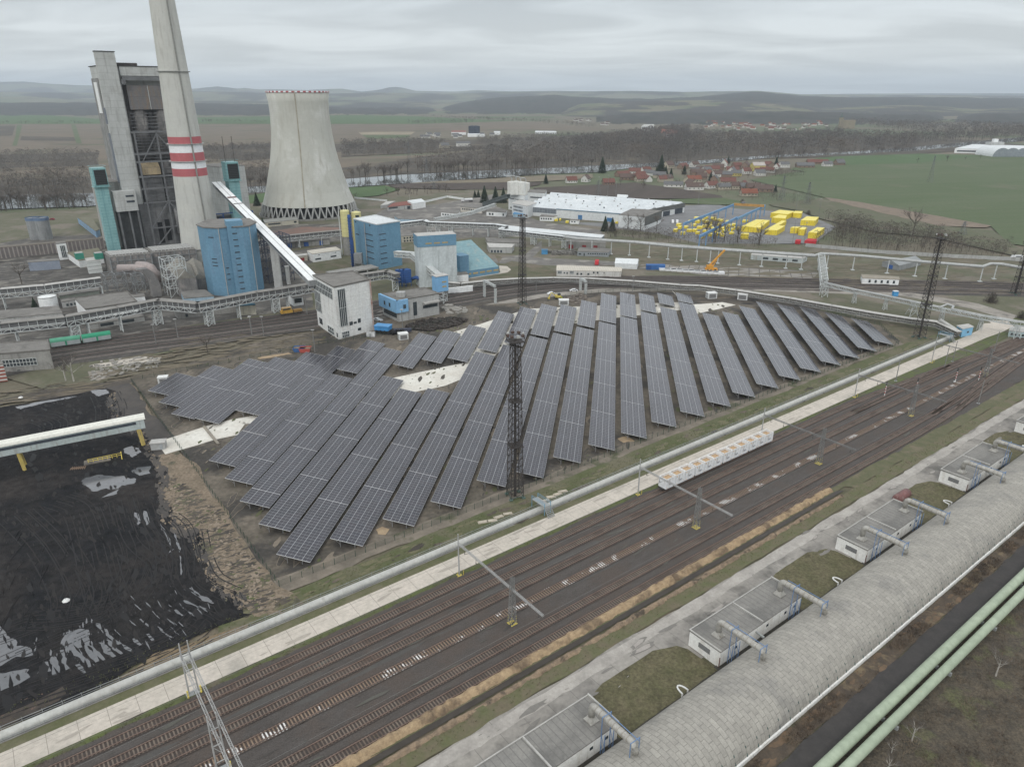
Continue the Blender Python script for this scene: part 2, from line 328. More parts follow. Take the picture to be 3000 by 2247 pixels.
patch('field', [h2(1240, 690), h2(1900, 655), h2(2212, 700), h3(250, 740), h3(260, 755), h3(0, 760), h2(1760, 760), h2(1330, 720)], plow_m, 6, **FZ)
strip('field_track', [h2(1760, 728), h2(2150, 702)], 3, road_m, 8)
patch('field', [h3(-100, 765), h3(260, 755), h3(400, 780), h3(400, 800), h3(200, 800), h3(0, 790)], crop_m, 7, **FZ)
patch('river_bank', [h2(300, 655), h2(900, 635), h2(1300, 610), h2(1640, 600), h2(1640, 625), h2(1300, 650), h2(1000, 655), h2(500, 660)], M('reed_bank', (.19, .16, .11), (.13, .11, .08), s=10), 8, jit=2, step=15, **FZ)
patch('river', [h1(-600, 800), h1(100, 780), h1(560, 770), h1(1340, 740), h1(1740, 722), h2(40, 632), h2(400, 605), h2(700, 590), h2(1100, 570), h2(1400, 560), h2(1650, 545), h2(2000, 530), h2(2212, 520), h3(560, 480), h3(1100, 455), h3(1500, 425), h3(2212, 360), h3(2900, 300), h3(2900, 320), h3(2212, 385), h3(1500, 448), h3(1100, 470), h3(600, 492), h3(0, 545), h2(1900, 560), h2(1640, 590), h2(1300, 600), h2(900, 630), h2(550, 652), h2(60, 685), h1(1730, 762), h1(1540, 772), h1(560, 855), h1(100, 870), h1(-600, 900)], river_m, 9, **FZ)
# PLANT GROUNDS
patch('plant_ground', [z2(-900, 400), z2(-900, 1600), z2(0, 1600), dp(160, 860), dp(330, 770), dp(700, 690), dp(1130, 640), dp(1480, 640), dp(1950, 700), dp(2212, 770), dp(2500, 800), dp(2500, 560), z5(2212, 730), z5(1600, 700), z5(720, 655), z5(0, 600), z4(1300, 600), z4(1340, 560), z4(1100, 470), z3(2100, 330), z3(1500, 400), z3(1000, 420), z3(0, 450), z2(800, 150), z2(0, 190)],
      M('plant_grass', (.125, .118, .082), (.092, .096, .056), s=14, c3=(.16, .14, .11), s3=30, t3=(.5, .6), rough=.95, bump=.05), 10)
patch('industrial_yard', [z2(-400, 520), z2(300, 400), z2(800, 380), z2(2211, 500), z3(300, 640), z3(900, 640), z3(1000, 800), z3(560, 1010), z3(640, 1300), z3(640, 1360), z2(1500, 1180), z2(0, 1480), z2(-400, 1500)],
      M('soot_yard', (.12, .112, .10), (.075, .07, .064), s=8, c3=(.20, .185, .16), s3=14, t3=(.54, .62), rough=.95), 11)
patch('yard', [z3(1020, 640), z3(1280, 500), z3(1700, 470), z3(2212, 380), z4(250, 470), z4(700, 620), z4(1200, 690), z4(1240, 740), z4(0, 760), z3(1400, 740)], asph_m, 11)
patch('brick_yard', [z3(270, 700), z3(540, 665), z3(900, 670), z3(900, 690), z3(300, 740)], M('brick_rubble', (.22, .13, .10), (.16, .12, .10), s=6), 12, jit=1, step=6)
patch('road', [z4(140, 960), z4(560, 900), z4(700, 780), z4(700, 850), z4(620, 930), z4(2300, 1010), z5(800, 830), z5(760, 890), z5(0, 850), z4(1600, 1030), z4(820, 1000), z4(340, 980)], asph_m, 12)
patch('slab_yard', [z4(1550, 985), z4(2212, 1005), z5(810, 840), z5(760, 892), z5(0, 850), z4(1800, 1020), z4(1540, 1020)], M('slab_yard_concrete', (.27, .25, .22), (.2, .185, .165), s=5, extra=wave_lines(.3, 6, .5, (.1, .095, .085))), 13)
patch('factory_yard', [z4(1600, 640), z4(1950, 480), z4(2212, 470), z5(240, 400), z5(700, 430), z5(930, 525), z5(780, 640), z5(0, 640), z4(1700, 720), z4(820, 620)], M('factory_asphalt', (.2, .2, .2), (.155, .155, .155), s=12, rough=.9), 13)
patch('lawn', [z3(600, 1000), z3(900, 960), z3(970, 990), z3(960, 1030), z3(640, 1075)], grass_m, 13)
patch('lawn', [z3(430, 860), z3(960, 770), z3(960, 800), z3(430, 880)], grass_m, 13)
patch('lawn', [z4(290, 900), z4(360, 930), z4(330, 970), z4(330, 1000), z4(440, 960), z4(720, 1000), z4(830, 1060), z4(830, 1100), z4(240, 1110), z4(430, 1050), z4(340, 1000)], grass_m, 13)
patch('forecourt', [z4(-80, 1140), z4(400, 1060), z4(435, 1035), z4(400, 1005), z4(330, 1000), z4(340, 1060), z4(60, 1110)], conc_m, 14)
MAIN = [dp(-300, 850), dp(-60, 800), dp(112, 768), dp(250, 748), dp(390, 730), dp(540, 710), dp(686, 690), dp(830, 667), dp(966, 645), dp(1100, 625), dp(1245, 613), dp(1500, 611), dp(1781, 617), dp(2212, 626), dp(2700, 640)]
PM = smooth_path([G(p) for p in MAIN], 5)
def offset(P, d):
 O = []
 for i, p in enumerate(P):
  t = (P[min(i + 1, len(P) - 1)] - P[max(i - 1, 0)]).normalized(); O.append(p + Vector((t.y, -t.x, 0)) * d)
 return O
patch('rear_ballast', offset(PM, 17) + offset(PM, -17)[::-1], yardbal_m, 15, jit=.8, step=8, world=True)
patch('service_road', [dp(700, 742), dp(830, 715), dp(905, 702), dp(1010, 676), dp(1170, 644), dp(1300, 632), dp(1480, 628), dp(1660, 630), dp(1780, 634), dp(1950, 640), dp(2100, 668), dp(2170, 690), dp(2190, 712), dp(2100, 745), dp(2120, 745), dp(2230, 712), dp(2195, 682), dp(2110, 656), dp(1950, 630), dp(1780, 624), dp(1480, 621), dp(1300, 624), dp(1160, 637), dp(1000, 668), dp(900, 692), dp(820, 704), dp(690, 735)], road_m, 16)
patch('yard_apron', [z3(1160, 1420), z3(1240, 1380), z3(1260, 1440), z3(1390, 1490), z3(1420, 1530), z3(1200, 1620), z3(1000, 1652), z3(860, 1640), z3(1165, 1590)], asph_m, 16)
patch('dirt_bank', [dp(0, 862), dp(200, 838), dp(330, 800), dp(700, 742), dp(905, 702), dp(1010, 678), dp(1300, 640), dp(1700, 640), dp(1300, 655), dp(1020, 720), dp(700, 775), dp(330, 840), dp(200, 870)], dirt_m, 14, jit=.6)
strip('ash_track', [zA(-50, 300), zA(300, 215), zA(800, 160), zA(1100, 100), zA(1500, 10), zB(1000, 150), zB(1200, 120)], 5, darkdirt_m, 15)
patch('rubble_slab', [z2(790, 1505), z2(940, 1480), z2(1230, 1430), z2(1390, 1440), z2(1380, 1460), z2(1100, 1500), z2(830, 1530)], conc_m, 16, jit=.3)
patch('rubble_slab', [z2(760, 1560), z2(1000, 1550), z2(1040, 1580), z2(850, 1640), z2(770, 1620)], M('worn_slab', (.27, .24, .2), (.19, .17, .145), s=4), 16, jit=.5)
# SIDINGS / FRONT GROUND (u,v frame)
def uvp(name, pts, mat, lay, **k): return patch(name, [UV(*p) for p in pts], mat, lay, world=True, **k)
UA, UB = -90, 560
uvp('front_ground', [(UA, -175), (UB, -175), (UB, 40), (UA, 40)], M('verge', (.115, .10, .07), (.08, .078, .045), s=4, c3=(.15, .125, .09), s3=9, t3=(.5, .62), bump=.06, bs=.5, rough=.95), 1)
uvp('solar_ground', [(35, -132), (312, -131), (330, -150), (330, -180), (300, -225), (270, -262), (180, -300), (90, -302), (36, -286)], M('solar_soil', (.155, .132, .105), (.095, .083, .065), s=9, c3=(.055, .05, .044), s3=22, fine=.25, t3=(.5, .6), bump=.12, bs=1.2, rough=.95), 17)
uvp('rear_dirt', [(150, -300), (330, -180), (345, -190), (290, -260), (200, -312), (120, -318)], darkdirt_m, 13, jit=1)
uvp('fence_strip', [(36, -135.5), (310, -135), (312, -130), (200, -129.8), (36, -130)], M('dug_soil', (.20, .17, .135), (.13, .113, .09), s=5, c3=(.07, .075, .04), s3=9), 18, jit=.7, step=4)
uvp('grass_verge', [(22, -129), (100, -130.6), (313, -130), (352, -127), (356, -120), (20, -120)], green_m, 18, jit=.5, step=4)
uvp('grass_verge', [(UA, -120.6), (356, -120.6), (356, -118.4), (UA, -118.4)], M('verge_dry', (.13, .12, .075), (.085, .092, .04), s=4), 19)
plat_ex = wave_lines(math.pi / 2 - 0, 1, 0, (0, 0, 0))
slab_m = M('slab_paving', (.50, .45, .39), (.43, .39, .335), s=5, c3=(.36, .33, .285), s3=12, t3=(.55, .7), rough=.9,
 extra=both(wave_lines(RAZ - math.pi / 2, 4.62, .10, (.2, .18, .155), .8), wave_lines(RAZ, 5.06, .07, (.25, .22, .19), .7)))
uvp('platform_paving', [(UA, -118.35), (350, -118.5), (362, -119.5), (372, -122), (378, -118), (366, -113.6), (350, -112.2), (250, -113.0), (UA, -113.4)], slab_m, 22)
uvp('grass_verge', [(UA, -113.3), (250, -113.1), (360, -112.2), (420, -120), (470, -132), (470, -118), (400, -108), (330, -106), (260, -109.5), (235, -111.6), (UA, -111.6)], M('verge_moss', (.085, .105, .03), (.075, .075, .045), s=4, c3=(.11, .095, .065), s3=8), 19, jit=.25, step=2)
TV = [-109.65, -105.3, -100.7, -95.6, -88.3, -84.2]
uvp('ballast_bed', [(UA, -111.9), (230, -111.9), (262, -110), (330, -105.6), (420, -100), (520, -98), (520, -88), (400, -84), (250, -81.6), (UA, -81.6)], ballast_m, 20, jit=.3, step=2)
for k in range(9):
 a_ = rnd.uniform(-20, 230); uvp('ballast_stain', [(a_, -103.2 + k % 3 * 4.4), (a_ + 30, -103.6 + k % 3 * 4.4), (a_ + 44, -103 + k % 3 * 4.4), (a_ + 20, -102.7 + k % 3 * 4.4)], M('grey_ballast', (.08, .075, .068), (.07, .065, .06), s=2), 21, jit=.3, step=2)
uvp('hall_road', [(UA, -75.4), (150, -74.8), (300, -75.2), (470, -76), (470, -63), (UA, -63)], M('hall_concrete', (.30, .28, .25), (.22, .205, .185), s=5, c3=(.13, .122, .11), s3=8, t3=(.5, .66), rough=.9, stretch=(.4, 1, 1), rot=-(math.pi / 2 - RAZ), extra=wave_lines(RAZ - math.pi / 2, 5.2, .09, (.1, .095, .085), .7)), 19, jit=.35, step=3)
uvp('hall_road_light', [(UA, -74.6), (470, -75), (470, -72.4), (UA, -72.2)], M('hall_concrete_light', (.38, .355, .32), (.28, .26, .235), s=4, rough=.9), 20, jit=.3, step=2)
for (a_, b_) in ((-30, 50), (67.5, 93), (121, 146), (174, 199), (227, 252)):
 if a_ > 0: uvp('grass_island', [(a_, -59), (a_, -66), (a_ + 2, -68.5), (a_ + 6, -69.7), (b_ - 6, -69.7), (b_ - 1, -68), (b_, -66), (b_, -59)], M('island_grass', (.088, .084, .042), (.115, .10, .058), s=4, c3=(.07, .062, .035), s3=6, bump=.15, bs=.35, fine=.35), 22, jit=.15, step=2)
uvp('hall_gap_shade', [(UA, -60), (470, -60), (470, -58), (UA, -58)], M('dark_gap', (.04, .037, .03), (.06, .055, .045), s=2), 20)  # shaded gap between hall and annexes painted as a dark ground strip
uvp('brush_strip', [(UA, -43.4), (470, -43.4), (470, -40.2), (UA, -40.4)], M('bramble_ground', (.10, .075, .052), (.06, .048, .037), s=2, c3=(.17, .13, .08), s3=6, bump=.25, bs=.8), 19, jit=.3)
uvp('cinder_track', [(UA, -40.4), (470, -40), (470, -36.4), (UA, -36.6)], M('cinders', (.042, .039, .037), (.055, .05, .047), s=2.5), 20, jit=.25, step=2)
uvp('brush_ground', [(UA, -36.6), (470, -36.4), (470, 30), (UA, 30)], M('bramble_ground2', (.105, .085, .06), (.06, .052, .04), s=2.2, c3=(.10, .10, .05), s3=7, bump=.5, bs=.6, fine=.4), 18)
uvp('gravel_path', [(90, -16.5), (300, -16.5), (300, -5), (90, -5)], M('pale_gravel', (.24, .225, .2), (.16, .15, .135), s=2), 20, jit=.4, step=2)
# COAL YARD
patch('coal_yard', [zA(-700, 300), zA(0, 320), zA(240, 285), zA(500, 232), zA(690, 195), zA(740, 215), zA(700, 280), zA(760, 400), zA(920, 480), zA(985, 630), zA(1040, 740), zA(1030, 900), zA(1080, 1060), zA(1230, 1130), zA(1300, 1300), zA(1380, 1480), zA(1550, 1560), zG(1640, 690), zG(1420, 750), zG(1200, 850), zG(780, 1080), zG(0, 1395), zG(-900, 1750)], coal_m, 21, jit=.9, step=2.5)
patch('tan_bank', [zA(690, 195), zA(850, 160), zA(960, 320), zA(1130, 510), zA(1380, 860), zA(1600, 1180), zA(1800, 1480), zA(1960, 1590), zG(1900, 640), zG(1640, 690), zA(1550, 1560), zA(1380, 1480), zA(1300, 1300), zA(1230, 1130), zA(1080, 1060), zA(1030, 900), zA(1040, 740), zA(1000, 640), zA(920, 480), zA(760, 400)], tan_m, 19, jit=.8, step=3)
patch('mud_bank', [zA(690, 195), zA(850, 160), zA(960, 320), zA(1130, 510), zA(1150, 590), zA(1000, 640), zA(920, 480), zA(760, 400)], mud_m, 20, jit=.8, step=3)
patch('strawy_edge', [zG(780, 1085), zG(1000, 930), zG(1250, 850), zG(1600, 730), zG(1600, 770), zG(1300, 880), zG(1000, 1010)], M('dead_reed', (.22, .165, .10), (.15, .115, .075), s=2, bump=.2, bs=.5), 23, jit=.4, step=1.5)
patch('strawy_edge', [zG(0, 1330), zG(200, 1250), zG(420, 1130), zG(430, 1180), zG(250, 1290), zG(0, 1400)], M('coal_litter', (.07, .055, .045), (.04, .035, .03), s=2), 23, jit=.5, step=1.5)
def pud(pts, lay=24, j=.35): patch('puddle', pts, water_m, lay, jit=j, step=.7)
pud([zA(530, 800), (zA(560, 775)), zA(650, 755), zA(700, 765), zA(800, 765), zA(880, 785), zA(870, 810), zA(790, 825), zA(760, 850), zA(690, 845), zA(610, 865), zA(560, 835)])
pud([zA(800, 590), zA(860, 570), zA(900, 585), zA(915, 610), zA(860, 645), zA(825, 625)])
pud([zA(850, 730), zA(890, 710), zA(965, 705), zA(975, 750), zA(900, 765)])
pud([zA(580, 212), zA(690, 205), zA(710, 230), zA(640, 250)])
pud([zA(100, 318), zA(240, 288), zA(420, 258), zA(500, 248), zA(430, 270), zA(300, 290), zA(130, 335)])
pud([zA(700, 880), zA(770, 850), zA(760, 880), zA(640, 915)], j=.2)
for x_, y_, dx, dy, w_ in ((870, 1000, 20, 85, 22), (930, 990, 22, 95, 18), (1115, 1235, -45, 55, 10), (1165, 1280, 8, 130, 7), (1010, 1030, 95, 190, 5), (1125, 1130, 40, 130, 5)):
 pud([zA(x_, y_), zA(x_ + w_, y_ + 5), zA(x_ + dx + w_, y_ + dy * .8), zA(x_ + dx, y_ + dy), zA(x_ + dx * .5 - w_ * .4, y_ + dy * .5)], j=.12)
pud([zG(0, 745), zG(30, 770), zG(90, 840), zG(110, 870), zG(150, 860), zG(215, 895), zG(215, 935), zG(110, 945), zG(0, 1005), zG(-200, 1080), zG(-200, 800)])
pud([zG(0, 1045), zG(70, 1040), zG(190, 1025), zG(195, 1070), zG(90, 1130), zG(0, 1165), zG(-100, 1200), zG(-100, 1080)])
pud([zG(395, 845), zG(430, 790), zG(500, 765), zG(570, 770), zG(590, 840), zG(580, 880), zG(520, 880), zG(460, 900), zG(420, 880)])
for x_, y_, dx, dy, w_ in ((280, 980, 30, 60, 26), (330, 945, 15, 120, 40), (255, 1030, 40, 60, 14), (390, 900, 40, 130, 24), (450, 880, 130, 130, 36), (490, 990, 45, 60, 30), (530, 860, 90, 120, 30), (580, 870, 80, 100, 24), (620, 730, 150, 140, 22), (640, 850, 90, 100, 26), (690, 830, 90, 100, 18), (770, 850, 80, 60, 12), (860, 830, 50, 40, 14), (950, 800, 40, 36, 12), (905, 700, 60, 46, 10), (1190, 580, 140, 55, 7), (1260, 540, 120, 60, 7), (1130, 640, 50, 40, 12), (1180, 625, 80, 55, 12), (1050, 780, 70, 44, 10), (1020, 745, 60, 60, 12), (1230, 500, 140, 90, 5)):
 pud([zG(x_, y_), zG(x_ + w_, y_ - 4), zG(x_ + dx * .6 + w_, y_ + dy * .55), zG(x_ + dx + w_, y_ + dy * .9), zG(x_ + dx, y_ + dy), zG(x_ + dx * .45, y_ + dy * .6)], j=.2)
rr = random.Random(3)
ribs = MB()
for k in range(150):
 x_, y_ = rr.uniform(-100, 1250), rr.uniform(420, 1150) if k < 75 else rr.uniform(60, 700)
 p_ = G(zG(x_, y_));
 if k < 75: a_ = R(140 + rr.uniform(-10, 10)); l_ = rr.uniform(3, 9)
 else: a_ = R(150 + rr.uniform(-25, 25)); l_ = rr.uniform(4, 14);
 if not (x_ < 1100 - (700 - y_) * .2 if y_ < 700 else x_ < 1100 - (y_ - 700) * 2): continue
 d_ = azv(a_); q_ = p_ + d_ * l_; s_ = Vector((d_.y, -d_.x, 0)) * rr.uniform(.25, .6); hh = Vector((0, 0, rr.uniform(.12, .3)))
 m_ = (p_ + q_) / 2
 ribs.add([p_ + Vector((0, 0, .2)), m_ - s_ + Vector((0, 0, .15)), q_ + Vector((0, 0, .2)), m_ + s_ + Vector((0, 0, .15)), m_ + hh + Vector((0, 0, .2))], [(0, 1, 4), (1, 2, 4), (2, 3, 4), (3, 0, 4)])
struct(ribs.build('coal_ridges', coal_m), 'stuff')['label'] = 'scraped ridges of coal dust across the black coal yard'
wet_m = M('wet_coal', (.007, .007, .008), (.012, .011, .011), s=3, rough=.6, spec=.25); dry_m = M('dry_rut', (.025, .0225, .021), (.017, .0155, .015), s=2); clod_m = M('coal_clods', (.012, .012, .012), (.028, .024, .022), s=2)
def ruts(paths, offs, wd, mat, label, seed, zf_):
 m = MB(); r = random.Random(seed); k = 0
 for pth in paths:
  Q = smooth_path([G(zf_(*q)) for q in pth], 10)
  for of in offs:
   O = offset(Q, of + r.uniform(-.3, .3)); k += 1; zz = .262 + .0006 * (k % 60)
   for i in range(len(O) - 1):
    if noise.noise(Vector((i * .17, k, seed))) < -.18: continue
    a, b = O[i], O[i + 1]; d = (b - a).normalized(); s = Vector((d.y, -d.x, 0)) * wd * (.6 + .5 * noise.noise(Vector((i * .5, k, 1)))); m.quad(Vector((*(a - s).xy, zz)), Vector((*(b - s).xy, zz)), Vector((*(b + s).xy, zz)), Vector((*(a + s).xy, zz)))
 struct(m.build('wheel_ruts', mat), 'stuff')['label'] = label
CA = [[(420, 900), (560, 960), (640, 1150), (720, 1450), (800, 1650)], [(850, 900), (900, 1080), (960, 1250), (900, 1450), (760, 1650)], [(880, 960), (960, 1150), (1120, 1300), (1150, 1440)], [(1000, 1010), (1130, 1110), (1180, 1300), (1170, 1430)], [(1230, 1140), (1260, 1300), (1330, 1450), (1500, 1540)], [(0, 380), (250, 375), (380, 420), (360, 500)], [(700, 230), (740, 320), (740, 400)], [(150, 1000), (350, 1200), (520, 1500), (500, 1650)], [(480, 1400), (500, 1480), (470, 1550)]]
CG = [[(0, 800), (300, 700), (600, 640), (850, 520), (950, 330)], [(0, 1010), (250, 900), (420, 830), (700, 700), (900, 560)], [(700, 960), (950, 880), (1150, 800), (1300, 640)], [(250, 1200), (600, 1080), (900, 960), (1180, 820)], [(1450, 560), (1480, 620), (1540, 650)], [(1200, 860), (1330, 760), (1250, 700)], [(0, 1260), (300, 1150), (560, 1060)], [(180, 700), (420, 690), (700, 640)]]
ruts(CA, (-1.3, 1.3, -4, 4.2), .18, dry_m, 'dull dried wheel ruts curving over the coal yard', 3, zA); ruts(CG, (-1.2, 1.2, 3.4, -3.2), .17, dry_m, 'dull dried wheel ruts in the lower half of the coal yard', 4, zG)
ruts(CA, (-.5, 2.2, -2.6, 5.4), .2, wet_m, 'glossy wet wheel ruts curving over the coal yard', 5, zA); ruts(CG, (0, 2.4, -2.2), .2, wet_m, 'glossy wet wheel ruts in the lower half of the coal yard', 6, zG)
CY = [zA(0, 340), zA(480, 260), zA(690, 300), zA(900, 490), zA(1000, 700), zA(1040, 1020), zA(1230, 1200), zA(1380, 1500), zG(1380, 600), zG(1100, 840), zG(700, 1050), zG(0, 1330)]
speckle('coal_clods', CY, 700, MATS['dry_rut'], .12, .9, .24, 'paler clods and smears over the coal yard', 2.6, -.9); speckle('wet_patches', CY, 120, wet_m, .3, 1.8, .236, 'wet glossy patches in the coal dust', 2.2, -.9)
speckle('wet_glints', [zG(850, 480), zG(1150, 400), zG(1400, 560), zG(1250, 800), zG(900, 900), zG(700, 860)], 45, MATS['puddle_water'], .08, .45, .29, 'narrow water-filled furrows in the coal', 5, -.75); speckle('wet_glints', [zG(200, 820), zG(600, 700), zG(850, 850), zG(600, 960), zG(250, 1080)], 60, MATS['puddle_water'], .08, .5, .29, 'small puddles round the big lower ones', 3.2, -1.05)
EDG = [zA(740, 215), zA(800, 400), zA(960, 500), zA(1010, 640), zA(1080, 760), zA(1075, 900), zA(1130, 1050), zA(1280, 1120), zA(1340, 1300), zA(1420, 1470), zA(1600, 1560), zA(1560, 1640), zA(1380, 1510), zA(1290, 1330), zA(1210, 1150), zA(1060, 1080), zA(1010, 900), zA(1020, 740), zA(900, 500), zA(740, 410), zA(680, 280)]
speckle('mud_smears', EDG, 450, mud_m, .3, 2.2, .2305, 'grey mud where coal dust thins out', 1.8, -1.1); speckle('coal_smears', EDG, 500, coal_m, .15, 1.1, .233, 'black smears where the coal yard meets the tan earth', 1.8, -1.1); speckle('earth_smears', EDG, 400, tan_m, .15, .9, .238, 'tan earth crumbs on the edge of the coal yard', 1.6, -1.1)
TB = [zA(1040, 740), zA(1100, 760), zA(1400, 960), zA(1760, 1480), zA(1900, 1600), zA(1640, 1657), zA(1400, 1480), zA(1240, 1130), zA(1090, 1060)]
speckle('earth_clods', TB, 900, darkdirt_m, .12, .8, .222, 'dark clods and tracks on the tan earth bank', 2.2, .5); speckle('earth_clods', TB, 600, M('pale_clods', (.27, .22, .165), (.2, .16, .12), s=1), .12, .7, .226, 'pale clods on the tan earth bank', 1.6); speckle('grass_tufts', TB, 120, MATS['winter_grass'], .2, .9, .23, 'green tufts on the tan earth bank', 1.5)
AISLE = [UV(38, -135), UV(305, -134), UV(325, -160), UV(300, -222), UV(180, -298), UV(38, -284)]
speckle('soil_patches', AISLE, 1500, M('aisle_tan', (.21, .175, .135), (.16, .135, .105), s=1), .3, 2.4, .19, 'paler trodden soil between the solar tables', 2.2, 1.43, True); speckle('soil_patches', AISLE, 1200, M('aisle_dark', (.06, .053, .045), (.085, .075, .062), s=1), .3, 2.0, .224, 'dark damp soil between the solar tables', 2.4, 1.43, True); speckle('grass_tufts', AISLE, 900, MATS['winter_grass'], .2, 1.3, .262, 'grass growing between the solar tables', 1.8, 1.43, True)
VG = [UV(25, -129), UV(350, -128), UV(356, -120.5), UV(25, -120.5)]
speckle('dry_patches', VG, 800, M('dry_tuft', (.14, .13, .075), (.11, .105, .06), s=1), .2, 1.5, .2, 'yellowish dry patches in the grass verge', 2, .65, True); speckle('bare_patches', VG, 120, MATS['bare_dirt'], .3, 1.6, .236, 'bare spots in the grass verge', 2, .65, True)
BB = [UV(-60, -111.5), UV(330, -105), UV(400, -100), UV(400, -86), UV(250, -82), UV(-60, -82)]
speckle('ballast_marks', BB, 450, M('ballast_dark', (.052, .047, .043), (.062, .056, .051), s=1), .15, 1.0, .236, 'oily darker marks on the ballast', 4, .645, True); speckle('ballast_marks', BB, 350, M('ballast_green', (.082, .08, .066), (.092, .087, .076), s=1), .15, 1.1, .272, 'pale dusty marks on the ballast', 4, .645, True)
PV = [UV(-60, -118.2), UV(345, -118.2), UV(345, -113.4), UV(-60, -113.4)]; speckle('paving_stains', PV, 320, M('paving_stain', (.37, .335, .285), (.32, .29, .25), s=1), .1, 1.2, .246, 'brownish stains and cracks on the paved road', 3, .645, True)
HR = [UV(-40, -75), UV(400, -75), UV(400, -67), UV(-40, -67)]; speckle('apron_stains', HR, 200, M('apron_stain', (.20, .187, .168), (.165, .155, .14), s=1), .15, 1.6, .226, 'dark stains on the hall apron', 3, .645, True); speckle('apron_stains', HR, 90, M('apron_pale', (.34, .315, .285), (.30, .275, .25), s=1), .15, 1.2, .265, 'pale repairs on the hall apron', 2.5, .645, True)
RB = [UV(20, -43), UV(330, -43), UV(330, -40.6), UV(20, -40.6)]; speckle('leaf_litter', RB, 900, M('litter_brown', (.15, .10, .062), (.10, .072, .048), s=1), .15, 1, .21, 'rusty brown litter along the hall wall', 2, .645, True)
GI = [z3(-800, 1400), z3(640, 1260), z3(1160, 1440), z3(400, 1560), z2(1300, 1500), z2(0, 1640), z2(-200, 1500)]
speckle('yard_dirt', [z2(-100, 450), z2(880, 500), z2(1500, 1180), z2(1900, 1130), z3(640, 1350), z2(0, 1450)], 900, M('yard_pale', (.19, .18, .16), (.14, .13, .115), s=2), .4, 4.5, .16, 'pale concrete remains and dirt in the plant yard', 2, .5); speckle('yard_dirt', [z2(-100, 450), z2(880, 500), z2(1500, 1180), z2(1900, 1130), z3(640, 1350), z2(0, 1450)], 700, M('yard_dark', (.055, .05, .046), (.075, .068, .06), s=2), .4, 4, .2, 'dark soot patches in the plant yard', 2, .5)
speckle('bank_dirt', [zA(0, 210), zA(500, 150), zB(300, 100), zB(1200, 20), zB(1200, 130), zB(500, 250), zA(780, 160), zA(0, 320)], 500, darkdirt_m, .2, 1.8, .2, 'dark earth patches on the bank behind the panels', 3, .4); speckle('bank_dirt', [zA(0, 210), zA(500, 150), zB(300, 100), zB(1200, 20), zB(1200, 130), zB(500, 250), zA(780, 160), zA(0, 320)], 400, M('bank_straw', (.155, .13, .09), (.125, .105, .075), s=2), .3, 2.2, .238, 'straw-coloured grass patches behind the panels', 3, .4)
speckle('field_clumps', [z4(1250, 800), z5(700, 670), z5(2100, 740), z5(2200, 1000), z5(1000, 960), z4(1250, 1000)], 900, M('meadow_brown', (.15, .13, .09), (.12, .105, .07), s=2), .6, 5, .2, 'brownish clumps in the meadows under the pipelines', 3, .1)
strip('road_bend', [UV(345, -115.4)] + [G(q) for q in (z5(1900, 1270), z5(2000, 1228), z5(2062, 1192), z5(2030, 1165))], [5, 6.5, 8, 9, 9], MATS['slab_paving'], 23, world=True)
patch('concrete_strip', [zA(1030, 540), zA(1310, 450), zA(1500, 400), zA(1700, 360), zB(1040, 470), zB(1710, 340), zB(1990, 280), zB(2140, 250), zC(0, -480), zC(560, -650), zD(0, -30), zD(-120, -160), dp(1480, 660), dp(1560, 654), dp(1590, 660), dp(1500, 680), zD(0, 20), zC(560, -520), zB(2130, 350), zB(2000, 400), zB(1800, 440), zB(1300, 580), zB(700, 650), zA(1540, 500), zA(1420, 525), zA(1070, 625)], white_conc, 24, jit=.3, step=3)
patch('sand_patch', [zB(1545, 1330), zB(1590, 1315), zB(1635, 1330), zB(1610, 1360), zB(1560, 1365)], M('sand', (.36, .27, .17), (.27, .2, .13), s=2), 25, jit=.4, step=1.2)
patch('sand_patch', [zC(1120, 190), zC(1180, 175), zC(1230, 205), zC(1160, 220)], MATS['sand'], 25, jit=.4, step=1.2)
patch('sand_patch', [zB(780, 220), zB(990, 185), zB(1010, 195), zB(800, 230)], MATS['sand'], 25, jit=.4, step=1.2)
patch('mound_area', [z3(1440, 1530), z3(1560, 1480), z3(1850, 1450), z3(1980, 1470), z3(1900, 1520), z3(1650, 1570), z3(1500, 1560)], coal_m, 25, jit=.6, step=2)
# HILLS
wood_m = M('hill_forest', (.034, .038, .032), (.055, .05, .042), s=60, c3=(.028, .034, .027), s3=220, rough=1)
mixh_m = M('hill_mixed', (.10, .12, .065), (.16, .145, .10), s=600, c3=(.045, .043, .035), s3=900, t3=(.46, .52), rough=1)
def hill(prof, D, D0, mat, nz_=6, seed=0, dx=20, back=1.5):
 """ridge whose skyline follows prof; ground falls to z=0 at distance D0"""
 m = MB(); xs = []; x = prof[0][0]
 while x <= prof[-1][0]: xs.append(x); x += dx
 rows = 9
 def top(x):
  for i in range(len(prof) - 1):
   (a, ya), (b, yb) = prof[i], prof[i + 1]
   if a <= x <= b: return ya + (yb - ya) * (x - a) / (b - a)
 for x in xs:
  d = Vector(((x - 1500) / FP, cP + sP * 0 + 0, 0)); d = Vector(((x - 1500) / math.hypot(FP, 843.5), 1, 0))
  k = d.length
  H = 100 + D * (280 - top(x)) / 2244.5
  for j in range(rows + 1):
   t = j / (rows - 1)
   if j < rows: dist = D0 + (D - D0) * t; z = -2 + (H + 2) * (t * t * (3 - 2 * t) if H > 0 else t)
   else: dist = D * back; z = -5
   if 0 < j < rows: z += noise.noise(Vector((x * .02, j * .9, seed))) * nz_ * (1 if j < rows - 1 else .6) + noise.noise(Vector((x * .11, j, seed))) * nz_ * .35
   m.v.append(Vector((d.x * dist, dist, z)))
 n = rows + 1
 for i in range(len(xs) - 1):
  for j in range(rows): m.f.append((i * n + j, (i + 1) * n + j, (i + 1) * n + j + 1, i * n + j + 1)); m.m.append(0)
 return struct(m.build('hill', mat, smooth=True))
